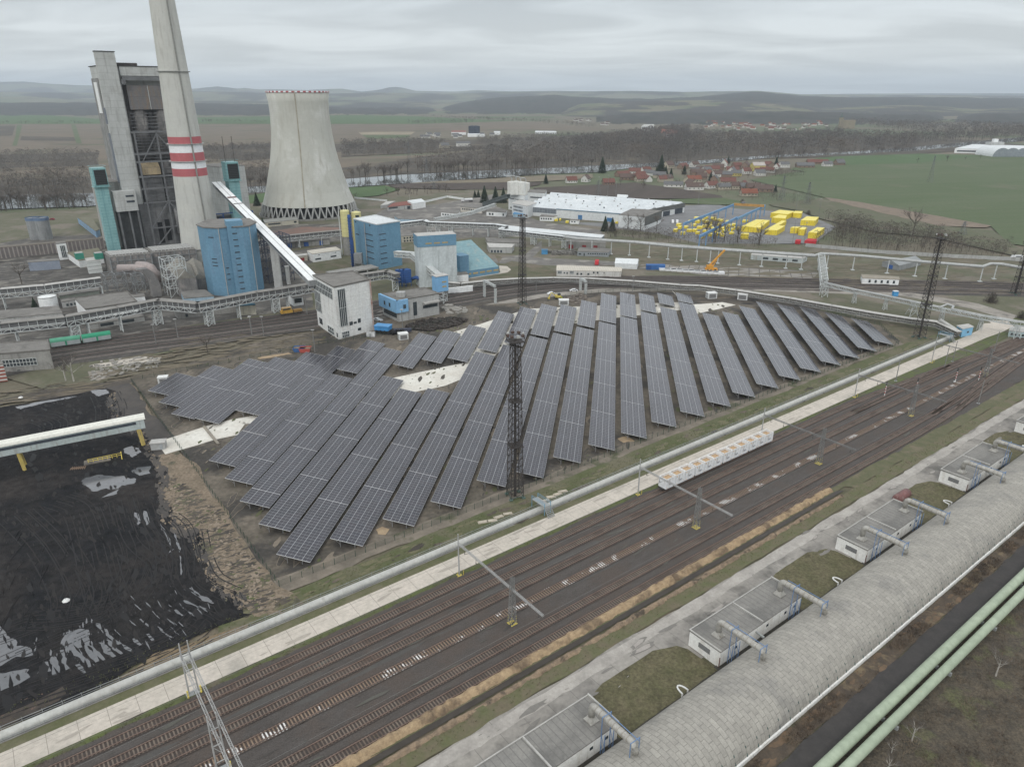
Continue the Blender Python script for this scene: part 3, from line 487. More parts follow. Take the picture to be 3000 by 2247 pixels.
hill([(-500, 250), (0, 244), (80, 243), (150, 249), (250, 253), (400, 258), (560, 263), (640, 256), (700, 262), (720, 260), (760, 264), (820, 264), (900, 266), (1000, 262), (1060, 270), (1110, 266), (1150, 256), (1175, 259), (1220, 268), (1330, 270), (1400, 266), (1500, 270), (1620, 268), (1900, 272), (2100, 280), (2500, 276), (2700, 275), (3000, 275), (3500, 276)], 15500, 12800, mixh_m, 5, 1)
hill([(-500, 272), (0, 270), (300, 274), (400, 270), (560, 268), (720, 272), (900, 277), (1100, 272), (1300, 276), (1500, 270), (1700, 270), (1850, 268), (2000, 271), (2220, 268), (2350, 278), (3000, 281), (3500, 282)], 10500, 8600, mixh_m, 5, 2)
hill([(-500, 286), (0, 284), (100, 283), (200, 291), (400, 293), (560, 293), (800, 296), (1000, 292), (1200, 297), (1400, 300)], 8200, 6600, mixh_m, 5, 3)
hill([(-500, 302), (0, 299), (560, 301), (800, 304), (900, 309), (1000, 315), (1240, 316), (1300, 325)], 5600, 3900, wood_m, 7, 4, dx=8)
hill([(1180, 330), (1270, 322), (1330, 304), (1420, 289), (1520, 283), (1620, 279), (1700, 284), (1800, 288), (1900, 290), (2000, 286), (2060, 283), (2200, 270), (2260, 273), (2350, 282), (2500, 286), (2700, 285), (3000, 288), (3500, 290)], 6600, 4300, wood_m, 9, 5, dx=8)
hill([(1640, 325), (1700, 304), (1850, 297), (2000, 293), (2200, 296), (2350, 305), (2400, 316), (2500, 312), (2700, 306), (2860, 318), (3000, 312), (3500, 310)], 5000, 3700, M('plateau_fields', (.085, .105, .055), (.16, .14, .095), s=190, c3=(.055, .052, .044), s3=330, t3=(.47, .50), rough=1), 5, 6)
hill([(1750, 340), (1850, 330), (2000, 328), (2150, 326), (2300, 324), (2450, 326), (2560, 334), (2700, 332), (2800, 345), (2900, 330), (3000, 330), (3500, 320)], 3600, 2700, wood_m, 9, 7, dx=6)
# SOLAR TABLES
SAZ = R(7.9); Sr = azv(SAZ); Sc = Vector((Sr.y, -Sr.x, 0))
MW, ML = 2.02, 1.134          # module size across / along the row
TILT = math.asin(1.5 / 8.2); ZH, ZL = 2.8, 1.3
def solar_mat():
 m = bpy.data.materials.new('solar_glass'); m.use_nodes = True; nt = m.node_tree; nt.nodes.clear(); L = nt.links.new
 o = nn(nt, 'ShaderNodeOutputMaterial'); b = nn(nt, 'ShaderNodeBsdfPrincipled'); L(b.outputs[0], o.inputs[0])
 g = nn(nt, 'ShaderNodeTexCoord').outputs['Object']; s = nn(nt, 'ShaderNodeSeparateXYZ'); L(g, s.inputs[0])
 def line(v, per, wd):
  d = nn(nt, 'ShaderNodeMath', operation='PINGPONG'); L(v, d.inputs[0]); d.inputs[1].default_value = per / 2
  c = nn(nt, 'ShaderNodeMath', operation='LESS_THAN'); L(d.outputs[0], c.inputs[0]); c.inputs[1].default_value = wd / 2; return c.outputs[0]
 def mx_(a, b_): n = nn(nt, 'ShaderNodeMath', operation='MAXIMUM'); L(a, n.inputs[0]); L(b_, n.inputs[1]); return n.outputs[0]
 def ml(a, k): n = nn(nt, 'ShaderNodeMath', operation='MULTIPLY'); L(a, n.inputs[0]); n.inputs[1].default_value = k; return n.outputs[0]
 x, y = s.outputs[0], s.outputs[1]
 frame = mx_(line(x, MW, .10), ml(line(y, ML, .07), .8)); mid = ml(line(x, MW / 2, .05), .5)
 f = mx_(frame, mid)
 sn = nn(nt, 'ShaderNodeVectorMath', operation='SNAP'); sn.inputs[1].default_value = (MW, ML, 10); sh = nn(nt, 'ShaderNodeVectorMath', operation='ADD')
 pos = nn(nt, 'ShaderNodeNewGeometry').outputs['Position']; L(g, sh.inputs[0]); sh.inputs[1].default_value = (0, 0, 0); L(sh.outputs[0], sn.inputs[0])
 oi = nn(nt, 'ShaderNodeObjectInfo'); a2 = nn(nt, 'ShaderNodeVectorMath', operation='ADD'); L(sn.outputs[0], a2.inputs[0]); L(oi.outputs['Location'], a2.inputs[1])
 wn = nn(nt, 'ShaderNodeTexWhiteNoise'); L(a2.outputs[0], wn.inputs[0])
 r = nn(nt, 'ShaderNodeValToRGB'); L(wn.outputs[0], r.inputs[0]); r.color_ramp.elements[0].color = (.020, .021, .030, 1); r.color_ramp.elements[1].color = (.030, .031, .040, 1)
 e = r.color_ramp.elements.new(.6); e.color = (.030, .027, .034, 1)
 nz = nn(nt, 'ShaderNodeTexNoise', Scale=.12, Detail=3.0); L(pos, nz.inputs['Vector'])
 r2 = nn(nt, 'ShaderNodeMapRange'); L(nz.outputs[0], r2.inputs[0]); r2.inputs[3].default_value = .55; r2.inputs[4].default_value = 1.5
 sc_ = nn(nt, 'ShaderNodeVectorMath', operation='SCALE'); L(r.outputs[0], sc_.inputs[0]); L(r2.outputs[0], sc_.inputs['Scale'])
 mi = nn(nt, 'ShaderNodeMix', data_type='RGBA'); L(f, mi.inputs[0]); L(sc_.outputs[0], mi.inputs[6]); mi.inputs[7].default_value = (.31, .315, .325, 1)
 L(mi.outputs[2], b.inputs['Base Color']); b.inputs['Roughness'].default_value = .2; b.inputs['Specular IOR Level'].default_value = .5
 r3 = nn(nt, 'ShaderNodeMapRange'); L(nz.outputs[0], r3.inputs[0]); r3.inputs[3].default_value = .08; r3.inputs[4].default_value = .26; L(r3.outputs[0], b.inputs['Roughness'])
 return m
sol_m = solar_mat()
galv_m = M('galvanised', (.35, .35, .35), (.25, .25, .25), s=2, rough=.5, metal=.4)
alu_m = M('alu_edge', (.55, .55, .55), (.5, .5, .5), s=2, rough=.4)
ROWS = {-2: [[213.1, 230.8]], -1: [[204.2, 228.8, 240.2]], 0: [[195.9, 220.1, 243.4, 249.3]], 1: [[193.6, 217.6, 240.9, 252.4]], 2: [[201.5, 225.4, 248.9, 260]],
 3: [[167.3, 186.9], [187.2, 212, 235.1, 258.1, 269]], 4: [[158.3, 171.4, 196.5, 221.4, 237.6], [242.9, 266.9], [267.3, 278.5]], 5: [[147.8, 154.4, 179.6, 205, 230, 252.7, 270]],
 6: [[138.4, 163.3, 188.4, 213.6, 238.6], [251.2, 274.3, 290.8]], 7: [[127.2, 152, 177, 202.2, 227.4], [258.2, 280.6, 296.5]], 8: [[134.9, 159.8, 185, 210, 229], [261.2, 283.9, 305.7]],
 9: [[144.8, 169.3, 194.6, 219.5, 245.6, 270], [274.1, 296.2, 318.8, 329.8]], 10: [[154.4, 179.5, 204.6, 229.7, 254.8, 280.3], [283.3, 305.2, 329.3, 338.8]],
 11: [[166.8, 192, 217.2, 242.4, 268.2, 293.2], [296.5, 317.5, 338, 345.5]], 12: [[173, 198.5, 224, 249.5, 274.9, 299.2], [302.6, 324.1, 345.6]],
 13: [[183.2, 208.5, 233.8, 259.1, 284.4, 309.5], [313.1, 331.9, 355.2]], 14: [[192.5, 218, 243.4, 268.7, 294.1, 318.8], [321.3, 341.9, 370.7]],
 15: [[202, 227.5, 253, 278.5, 304, 328.9], [331.1, 350.5, 374]], 16: [[211.5, 237, 262.5, 288, 313.6, 338.5], [341.8, 364, 373.4]], 17: [[221, 246.6, 272.2, 298, 323.6, 348.2], [355.1, 374.8]],
 18: [[230.7, 256, 281.5, 307, 332, 358.5], [360.9, 377.1]], 19: [[240.3, 265.6, 290.6, 316.6, 340.5]], 20: [[249.8, 275.5, 300.2, 325.8, 343.5]], 21: [[259.4, 284.9, 309.7, 335, 355.1]],
 22: [[269, 293.7, 319.2, 344, 364.5]], 23: [[278.1, 304.4, 331.8, 353.7, 361.4]], 24: [[287.3, 313.8, 341.9, 358]], 25: [[297.4, 325.4, 349.2]], 26: [[307.3, 337, 340.7]]}
WDT = 4 * MW; frame_axes = None
deckcache = {}
def solar_table(k, u0, u1, label):
 ln = u1 - u0 - .12; n = max(2, round(ln / ML)); s = ln / (n * ML)
 c = Sc * (-140.7 + 9.8 * k) + Sr * (u0 + .06)
 t = thing('solar_table', label, 'solar panels', (c.x, c.y, 0), -SAZ, 'tilted solar tables in parallel rows')
 cx = math.cos(TILT)
 deck = MB()
 deck.bx(0, WDT, 0, n * ML, -.05, 0, mi=0); key = (n,)
 if key not in deckcache:
  o = deck.build('panel_deck', [sol_m], t); deckcache[key] = o.data
 else:
  o = bpy.data.objects.new('panel_deck', deckcache[key]); COL.objects.link(o); o.parent = t
 o.location = (0, 0, ZH); o.rotation_euler = (0, TILT, 0); o.scale = (1, s, 1)
 key = ('f', n)
 if key not in deckcache:
  f = MB(); e = MB(); L_ = n * ML
  zz = lambda x: ZH - .06 - x * math.tan(TILT)
  for xx in (1.1, 3.0, 5.1, 7.0): f.bar((xx, .0, zz(xx) - .08), (xx, L_, zz(xx) - .08), .10, .14)
  ny = max(2, round(L_ / 4.2))
  for j in range(ny + 1):
   y = .5 + (L_ - 1.0) * j / ny
   f.bar((.3, y, zz(.3) - .2), (7.7, y, zz(7.7) - .2), .1, .12)
   f.bar((2.2, y, 0), (2.2, y, zz(2.2) - .2), .14); f.bar((5.8, y, 0), (5.8, y, zz(5.8) - .2), .14)
   f.bar((2.2, y, .9), (.7, y, zz(.7) - .2), .08)
  f1 = f.build('support_frame', galv_m, t)
  e.bx(0, WDT * cx, -.05, 0, 0, .01)
  e1 = []
  for yy in (-.06, L_): ed = MB(); ed.add([(0, yy, ZH + .02), (WDT * cx, yy, ZL + .02 - .0), (WDT * cx, yy + .06, ZL + .02), (0, yy + .06, ZH + .02), (0, yy, ZH - .08), (WDT * cx, yy, ZL - .08), (WDT * cx, yy + .06, ZL - .08), (0, yy + .06, ZH - .08)], [(0, 1, 2, 3), (4, 7, 6, 5), (0, 4, 5, 1), (2, 6, 7, 3), (1, 5, 6, 2), (0, 3, 7, 4)]); e1.append(ed.build('edge_rail', alu_m, t))
  deckcache[key] = (f1.data, e1[0].data, e1[1].data)
  for q in [f1] + e1: q.scale = (1, s, 1)
 else:
  for nm, d in zip(('support_frame', 'edge_rail', 'edge_rail'), deckcache[key]):
   q = bpy.data.objects.new(nm, d); COL.objects.link(q); q.parent = t; q.scale = (1, s, 1)
for ri, k in enumerate(sorted(ROWS)):
 cnt = 0; tot = sum(len(s) - 1 for s in ROWS[k])
 for si, seg in enumerate(ROWS[k]):
  for a_, b_ in zip(seg, seg[1:]):
   cnt += 1
   pos_ = 'nearest to the sidings' if cnt == 1 else ('farthest from the sidings' if cnt == tot else ORD[cnt - 1] + ' table counted from the sidings')
   if b_ - a_ < 12: pos_ = 'short, ' + pos_
   solar_table(k, a_, b_, '%s row of dark panels from the coal yard, %s' % (ORD[ri], pos_))
# FRONT: TRACKS
rust_m = M('rusty_rail', (.18, .125, .10), (.13, .09, .072), s=2, rough=.5)
railtop_m = M('rail_steel', (.20, .16, .14), (.13, .10, .09), s=3, rough=.45, metal=.3)
sleep_m = M('concrete_sleeper', (.18, .145, .115), (.135, .108, .088), s=1.4, c3=(.10, .075, .06), s3=5, t3=(.5, .6), rough=.9)
sleepw_m = M('lime_sleeper', (.24, .175, .125), (.17, .125, .09), s=1.5, c3=(.66, .64, .61), s3=3.5, t3=(.545, .58), rough=.9)
sleepd_m = M('dark_sleeper', (.14, .12, .10), (.09, .078, .066), s=2, rough=.9)
def track_line(name, P, label, sm, u_step=.62, rail=rust_m, slp=True, grp='railway tracks of the front sidings', sw=.26):
 """P: list of world points of the centre line"""
 P = [Vector(p) for p in P]; t = thing(name, label, 'railway track', (P[0].x, P[0].y, 0), 0, grp)
 off = Vector((P[0].x, P[0].y, 0))
 for s in (-.78, .78):
  Q = offset(P, s); m = MB()
  for a, b in zip(Q, Q[1:]):
   m.bar(a + Vector((0, 0, .39)) - off, b + Vector((0, 0, .39)) - off, .14, .13)
  m.build('rail', rail, t)
 bd = MB(); Q1, Q2 = offset(P, -1.25), offset(P, 1.25)
 for k in range(len(P) - 1): bd.quad(Q2[k] - off + Vector((0, 0, .3)), Q2[k + 1] - off + Vector((0, 0, .3)), Q1[k + 1] - off + Vector((0, 0, .3)), Q1[k] - off + Vector((0, 0, .3)))
 bd.build('track_bed', M('track_bed_brown', (.058, .045, .038), (.046, .037, .033), s=1.2, c3=(.08, .057, .046), s3=6), t)
 if slp:
  SL = []; acc = 0
  for a, b in zip(P, P[1:]):
   l = (b - a).length; d = (b - a) / l; x = acc
   while x < l: SL.append((a + d * x, d)); x += u_step
   acc = x - l
  SL.sort(key=lambda q: q[0].length)
  me0 = MB().box((0, 0, 0), (2.1, sw, .2)); me = None; rest = MB()
  for i, (c, d) in enumerate(SL):
   if i < 100:
    rz = -math.atan2(d.x, d.y)
    if me is None: o = me0.build('sleeper', sm, t); me = o.data
    else: o = bpy.data.objects.new('sleeper', me); COL.objects.link(o); o.parent = t
    o.location = (c.x - off.x, c.y - off.y, .23); o.rotation_euler = (0, 0, rz)
   else: rest.box((c.x - off.x, c.y - off.y, .23), (2.1, sw, .2), rz=-math.atan2(d.x, d.y))
  struct(rest.build('sleepers', sm, t), 'stuff')
 return t
TN = ['beside the concrete road', 'second from the concrete road', 'third from the concrete road', 'whitened with lime spills between its rails', 'second from the straw-lined ditch', 'nearest to the straw-lined ditch']
for i, v in enumerate(TV):
 P = [UV(-70, v), UV(225, v)]
 cv = {0: [(262, v + 1.2), (300, v + 3.6), (340, v + 5.4), (420, v + 9), (520, v + 10)], 1: [(270, v + .2), (310, v + 1.6), (350, v + 4), (420, v + 6), (520, v + 7)], 2: [(290, v + .3), (350, v + 1.4), (420, v + 3), (520, v + 3.6)],
          3: [(300, v), (350, v + .3), (420, v + .2), (520, v)], 4: [(262, v - .7), (300, v - 2.4), (350, v - 5), (420, v - 6), (520, v - 6)], 5: [(250, v - .8), (290, v - 3.6), (340, v - 7), (420, v - 9), (520, v - 9.6)]}[i]
 P += [UV(*q) for q in cv]; Q = [P[0]] + smooth_path(P[1:], 4)
 track_line('railway_track', Q, 'rusty track ' + TN[i] if i != 3 else 'straight track ' + TN[3], sleepw_m if i == 3 else sleep_m)
for j, (a, b) in enumerate([((225, TV[1]), (300, TV[0] + 3.6)), ((245, TV[4]), (330, TV[3])), ((255, TV[5] - .8), (300, TV[4] - 2.4))]):
 track_line('railway_track', [UV(*a), UV((a[0] + b[0]) / 2, (a[1] + b[1]) / 2), UV(*b)], ['curved turnout track linking the two tracks nearest the road', 'curved turnout track leading into the lime-stained track', 'short turnout track beside the lattice mast at the throat'][j], sleepd_m)
sp = MB()
for k in range(480):
 u_ = rr.uniform(-10, 175);
 if noise.noise(Vector((u_ * .09, 3, 0))) < .08: continue
 v_ = TV[3] + rr.choice([-1.35, -1.7, 1.35, 0, .3, -.4]) + rr.uniform(-.35, .35); c_ = UV(u_, v_, .15 if abs(v_ - TV[3]) > 1 else .2); r_ = rr.uniform(.04, .2)
 n_ = 6; vs_ = [c_ + U * (math.cos(i * 1.047) * r_ * rr.uniform(1, 2)) + V * (math.sin(i * 1.047) * r_ * rr.uniform(.4, .9)) for i in range(n_)]
 sp.add(vs_, [tuple(range(n_))[::-1]])
struct(sp.build('lime_spill', M('lime_powder', (.62, .60, .57), (.5, .48, .45), s=1)), 'stuff')['label'] = 'white lime powder spilled along the fourth track'
# DITCH WITH STRAW
strawA = M('cut_straw', (.40, .295, .18), (.27, .195, .12), s=1.1, c3=(.15, .11, .075), s3=6, t3=(.5, .62), rough=1, bump=.25, bs=.35)
strawB = M('brown_straw', (.29, .215, .145), (.17, .13, .095), s=1.2, c3=(.08, .065, .05), s3=3, rough=1, bump=.2, bs=.3)
uvp('drain_ditch', [(UA, -80.9), (172, -80.9), (174, -79.7), (UA, -79.7)], M('ditch_mud', (.035, .028, .022), (.05, .042, .034), s=2, rough=.5), 23)
uvp('grass_verge', [(UA, -78.8), (300, -78.6), (300, -75.2), (UA, -75.3)], M('ditch_grass', (.10, .105, .05), (.13, .11, .072), s=3), 21, jit=.25, step=2)
uvp('grass_verge', [(UA, -84.2 + 1.7), (300, -82.4), (470, -84), (470, -77), (300, -78.6), (178, -78.8), (176, -80.9), (UA, -81)], M('far_verge', (.12, .11, .065), (.085, .09, .045), s=3, c3=(.15, .125, .085), s3=7), 21, jit=.25, step=2)
def heap(name, u0, u1, vc, wd, ht, mat, label, seed, gap=0):
 m = MB(); nu = int((u1 - u0) / .45); nv = 8
 for i in range(nu + 1):
  u = u0 + (u1 - u0) * i / nu
  lump = abs(noise.noise(Vector((u * .42, seed, 0)))) * .9 + .75 + .3 * noise.noise(Vector((u * 1.6, seed, 2)))
  if gap: lump *= max(.12, min(1, .75 + 1.5 * noise.noise(Vector((u * .2, seed, 9)))))
  for j in range(nv + 1):
   t = j / nv; z = math.sin(math.pi * t) * ht * lump + noise.noise(Vector((u * 2.2, t * 6, seed))) * .16
   vv = vc + (t - .5) * wd * (.8 + .35 * lump) + noise.noise(Vector((u * .5, 7, seed))) * .25
   m.v.append(UV(u, vv, max(.02, z + .05) if 0 < j < nv else 0))
 for i in range(nu):
  for j in range(nv):
   a = i * (nv + 1) + j; m.f.append((a, a + 1, a + nv + 2, a + nv + 1)); m.m.append(0)
 o = m.build(name, mat); tag(o, label, 'straw', kind='stuff')
heap('straw_bank', -60, 171, -82.3, 2.3, 1.05, strawA, 'long yellow bank of cut reed along the ditch beside the tracks', 1)
heap('straw_bank', -60, 171, -78.7, 1.5, .85, strawB, 'broken brown row of cut reed on the hall side of the ditch', 5, gap=1)
# TUBE CONVEYOR BESIDE THE ROAD
tube_m = M('pale_cladding', (.44, .44, .41), (.38, .375, .35), s=6, rough=.6, streak=((.34, .33, .30), 1.2), extra=wave_lines(RAZ - math.pi / 2, 2.5, .05, (.35, .34, .32), .6))
t = thing('tube_conveyor', 'long grey half-round conveyor cover running beside the concrete road', 'conveyor', UV(-90, -122))
m = MB(); nseg = 14; vc = -122.0; prof = [(-.86, .3)] + [(-.84 * math.cos(math.pi * i / nseg), .5 + .84 * math.sin(math.pi * i / nseg)) for i in range(nseg + 1)] + [(.86, .3)]
us = [-90 + 435.5 * i / 60 for i in range(61)]
def swp(m, us, prof, vc, base):
 o = len(m.v); n = len(prof)
 for u_ in us:
  for (a, z) in prof: m.v.append(UV(u_, vc + a, z) - base)
 for i in range(len(us) - 1):
  for j in range(n - 1): m.f.append((o + i * n + j, o + (i + 1) * n + j, o + (i + 1) * n + j + 1, o + i * n + j + 1)); m.m.append(0)
B0 = UV(-90, -122)
swp(m, us, prof, vc, B0); m.build('cover', tube_m, t)
dark_m = M('dark_steel', (.05, .05, .05), (.075, .065, .055), s=3, rough=.7)
grey_m = M('grey_paint', (.30, .31, .30), (.24, .25, .25), s=4, rough=.6)
m = MB()
for s_, z_ in ((-1.35, 1.3), (-1.35, .8), (1.25, .9), (1.25, .55)): m.bar(UV(-90, vc + s_, z_) - B0, UV(345, vc + s_, z_) - B0, .07)
for i in range(146):
 u_ = -90 + i * 3; m.bar(UV(u_, vc - 1.35, 0) - B0, UV(u_, vc - 1.35, 1.5) - B0, .07); m.bar(UV(u_, vc + 1.25, 0) - B0, UV(u_, vc + 1.25, 1.15) - B0, .07)
m.build('handrail', grey_m, t)
m = MB(); m.box(UV(127.5, vc + 1.2, .12) - B0, (435, .35, .24), rz=math.pi / 2 - RAZ); m.box(UV(127.5, vc - 1.35, .1) - B0, (435, .6, .12), rz=math.pi / 2 - RAZ); m.build('walkway', M('walkway_concrete', (.26, .25, .23), (.18, .17, .16), s=3), t)
blue_m = M('light_blue_paint', (.16, .32, .44), (.13, .27, .38), s=3, rough=.5)
yel_m = M('yellow_paint', (.62, .5, .10), (.5, .4, .1), s=2, rough=.6)
bluef_m = M('frame_blue', (.15, .24, .40), (.11, .19, .34), s=3, rough=.5)
def footbridge(u_, label):
 t = thing('footbridge', label, 'footbridge', UV(u_, vc), -(RAZ - math.pi / 2) * 0 + (math.pi / 2 - RAZ))
 m = MB(); m.bx(-1, 1, -2.6, 2.6, 2.5, 2.62); m.build('deck', grey_m, t)
 m = MB()
 for x in (-1, 1):
  for y in (-2.6, 2.6): m.bar((x, y, 0), (x, y, 3.7), .12)
  for z in (3.7, 3.2): m.bar((x, -2.6, z), (x, 2.6, z), .07)
  m.bar((x, -2.6, 0), (x, 2.6, 0.0 + .1), .05)
 m.build('railing', blue_m, t)
 m = MB()
 for x in (-1, 1): m.bar((x, -2.6, 2.4), (x, -4.4, .05), .14)
 for i in range(7): m.bx(-.9, .9, -2.7 - i * .28, -2.95 - i * .28, 2.2 - i * .36, 2.25 - i * .36)
 m.build('stairs', grey_m, t)
footbridge(toUV(zC(610, 640))[0], 'small blue footbridge crossing the grey conveyor near the lattice light tower')
footbridge(toUV(zD(1690, 215))[0], 'small grey-blue footbridge crossing the conveyor near the light-blue hut')
# LONG VAULTED HALL
tile_m = M('vault_tiles', (.335, .318, .28), (.28, .265, .235), s=1.7, c3=(.235, .225, .205), s3=7, t3=(.54, .7), rough=.9)
def tile_extra():
 nt = tile_m.node_tree; L = nt.links.new; b = [n for n in nt.nodes if n.type == 'BSDF_PRINCIPLED'][0]
 src = b.inputs['Base Color'].links[0].from_socket
 uv = nn(nt, 'ShaderNodeUVMap'); uv.uv_map = 'uv'
 br = nn(nt, 'ShaderNodeTexBrick', Scale=1.0); br.offset = .5
 br.inputs['Brick Width'].default_value = 1.9; br.inputs['Row Height'].default_value = 1.0; br.inputs['Mortar Size'].default_value = .045; br.inputs['Mortar Smooth'].default_value = .3; br.inputs['Bias'].default_value = 0
 br.inputs['Color1'].default_value = (1.05, 1.05, 1.05, 1); br.inputs['Color2'].default_value = (.91, .91, .91, 1); br.inputs['Mortar'].default_value = (.66, .66, .66, 1)
 L(uv.outputs[0], br.inputs['Vector'])
 mu = nn(nt, 'ShaderNodeMix', data_type='RGBA', blend_type='MULTIPLY'); mu.inputs[0].default_value = 1
 L(src, mu.inputs[6]); L(br.outputs[0], mu.inputs[7]); L(mu.outputs[2], b.inputs['Base Color'])
 bn = nn(nt, 'ShaderNodeBump', Strength=.8, Distance=.12); L(br.outputs['Color'], bn.inputs['Height']); L(bn.outputs[0], b.inputs['Normal'])
tile_extra()
HU0, HU1 = -10, 430
t = thing('vaulted_hall', 'long barrel-roofed hall with weathered grey tiles beside the pale green pipes', 'hall', UV(HU0, -51))
B0 = UV(HU0, -51)
m = MB(); ns = 28; hp = []
for i in range(ns + 1):
 a = math.pi * i / ns; hp.append((-51.0 - 7.1 * math.cos(a), .4 + 4.9 * math.sin(a) ** .94))
nu = 110; arc = [0]
for i in range(ns): arc.append(arc[-1] + math.dist(hp[i], hp[i + 1]))
for i in range(nu + 1):
 u_ = HU0 + (HU1 - HU0) * i / nu
 for (v_, z_) in hp: m.v.append(UV(u_, v_, z_) - B0)
for i in range(nu):
 for j in range(ns): m.f.append((i * (ns + 1) + j, (i + 1) * (ns + 1) + j, (i + 1) * (ns + 1) + j + 1, i * (ns + 1) + j + 1)); m.m.append(0)
ro = m.build('roof', tile_m, t, smooth=True)
uvl = ro.data.uv_layers.new(name='uv')
for lp in ro.data.loops:
 vi = lp.vertex_index; i, j = divmod(vi, ns + 1); uvl.data[lp.index].uv = (arc[j], (HU1 - HU0) * i / nu)
wsil = M('weathered_white', (.74, .74, .71), (.68, .67, .64), s=3, rough=.8, streak=((.50, .47, .42), 1.0), c3=(.5, .44, .36), s3=4, t3=(.66, .74))
teal_m = M('dark_teal', (.05, .10, .09), (.035, .07, .065), s=2)
m = MB(); rz_ = math.pi / 2 - RAZ; um = (HU0 + HU1) / 2; lu = HU1 - HU0
m.box(UV(um, -43.75, .45) - B0, (lu, .3, .9), rz=rz_); m.build('plinth', wsil, t)
m = MB(); m.box(UV(um, -44.2, .6) - B0, (lu, .1, 1.5), rz=rz_)
for i in range(145): m.bar(UV(HU0 + 1 + i * 3, -43.9, .9) - B0, UV(HU0 + 1 + i * 3, -44.6, 2.6) - B0, .16)
m.build('side_frames', teal_m, t)
# ANNEX BUILDINGS
rib_m = M('bitumen_roof', (.235, .225, .205), (.185, .178, .165), s=3, c3=(.145, .14, .13), s3=8, t3=(.52, .66), rough=.95, coord='obj', extra=wave_lines(0, 1.25, .13, (.13, .125, .115), .85))
louv_m = M('louvre', (.12, .12, .115), (.09, .09, .088), s=1, coord='obj', extra=wave_lines(0, .3, .12, (.3, .3, .3), .8, vertical=True))
glass_m = M('window_glass', (.035, .045, .05), (.06, .07, .075), s=2, rough=.15, spec=.6)
duct_m = M('duct_tin', (.42, .41, .375), (.32, .305, .275), s=1.2, rough=.55, metal=.25, streak=((.24, .215, .18), .7))
rustd = M('rust_red', (.16, .07, .055), (.11, .055, .045), s=2)
def annex(u0, u1, label, z=3.9):
 t = thing('annex_building', label, 'building', UV(u0, -59.5), math.pi / 2 - RAZ, 'low white annexes beside the vaulted hall')
 ln = u1 - u0; D = 7.2
 m = MB(); m.bx(0, ln, 0, D, 0, z - .25); m.build('wall', wsil, t)
 m = MB(); m.bx(-.15, ln + .15, -.15, D + .15, z - .25, z - .02); m.build('roof', rib_m, t)
 m = MB(); m.bx(-.15, .15, -.15, D + .15, z - .02, z + .15); m.bx(ln - .15, ln + .15, -.15, D + .15, z - .02, z + .3); m.bx(ln * .5 - .3, ln * .5, 0, D, z - .02, z + .25); m.bx(.15, ln - .15, D - .05, D + .15, z - .02, z + .14); m.build('roof_upstand', M('upstand', (.42, .41, .38), (.34, .33, .31), s=2), t)
 m = MB(); m.bx(-.06, -.003, 2.2, 4.9, 1.5, 2.6); m.build('louvre_window', louv_m, t)
 for x_ in (ln * .17, ln * .55, ln * .78, ln * .9):
  m = MB(); m.bx(x_, x_ + .7, -.05, -.003, 1.9, 2.5); m.build('window', glass_m, t)
 m = MB(); m.bar((ln * .42, 0, 2.6), (ln * .42 + .1, -1.8, 2.3), .35); m.build('drain_spout', grey_m, t)
 m = MB(); m.bx(-.08, .1, -.12, -.003, .2, 2.4); m.build('rusty_downpipe', rustd, t)
 return t
AN = [(38.5, 67, 'white annex with ribbed roof at the bottom edge of the photo'), (93.8, 120.5, 'white annex with ribbed grey roof, second from the bottom edge'), (146.8, 173.2, 'white annex with ribbed grey roof beside the maroon tank'), (199.8, 226.8, 'white annex with louvred end wall, between the maroon tank and the far corner'), (252.5, 279, 'far white annex cut off by the right edge of the photo')]
for a_ in AN: annex(*a_)
def duct(u_, label):
 """tin duct: rises from annex roof, crosses over and drops into the vault; blue gantries"""
 t = thing('exhaust_duct', label, 'duct', UV(u_, -62.5), math.pi / 2 - RAZ, 'tin ducts between annexes and vault')
 m = MB(); z0 = 3.95; zt = 7.2
 P = [(0, 0, z0 + .9), (0, 0, zt - .7), (0, -.12, zt - .3), (0, -.4, zt - .07), (0, -.8, zt)]
 P += [(0, -8.6 + 0, zt), (0, -9.1, zt - .1), (0, -9.5, zt - .4), (0, -9.7, zt - .8), (0, -9.75, zt - 1.6)]
 rr_ = [.6] * len(P); m.tube(P, rr_, 12); m.build('pipe', duct_m, t, smooth=True)
 m = MB(); m.prism([(-.95, -.95), (.95, -.95), (.95, .95), (-.95, .95)], z0, z0 + .15);
 m.add([(-.9, -.9, z0 + .15), (.8, -.8, z0 + .15), (.8, .8, z0 + .15), (-.8, .8, z0 + .15), (-.42, -.42, z0 + 1.1), (.42, -.42, z0 + 1.1), (.42, .42, z0 + 1.1), (-.42, .42, z0 + 1.1)], [(0, 1, 5, 4), (1, 2, 6, 5), (2, 3, 7, 6), (3, 0, 4, 7)]); m.build('flue_base', duct_m, t)
 m = MB()
 for i in range(8): m.tube([(0, -1.2 - i, zt), (0, -1.28 - i, zt)], .63, 12)
 m.build('band', M('duct_band', (.28, .25, .21), s=2), t)
 m = MB()
 for y_, zb in ((-3.4, 0.), (-9.6, 4.9)):
  for x in (-1.0, 1.0):
   m.bar((x, y_, zb), (x, y_, zt + .9), .1)
   if zb == 0: m.bar((x, y_ - .8, 0), (x, y_ - .8, zt - 2.3), .1); m.bar((x, y_, 2.2), (x, y_ - .8, .2), .06); m.bar((x, y_, 4.2), (x, y_ - .8, 2.2), .06)
  m.bar((-1.0, y_, zt + .8), (1.0, y_, zt + .8), .1)
 m.bar((.62, -1, zt + .55), (.62, -9.8, zt + .55), .1); m.build('gantry', bluef_m, t)
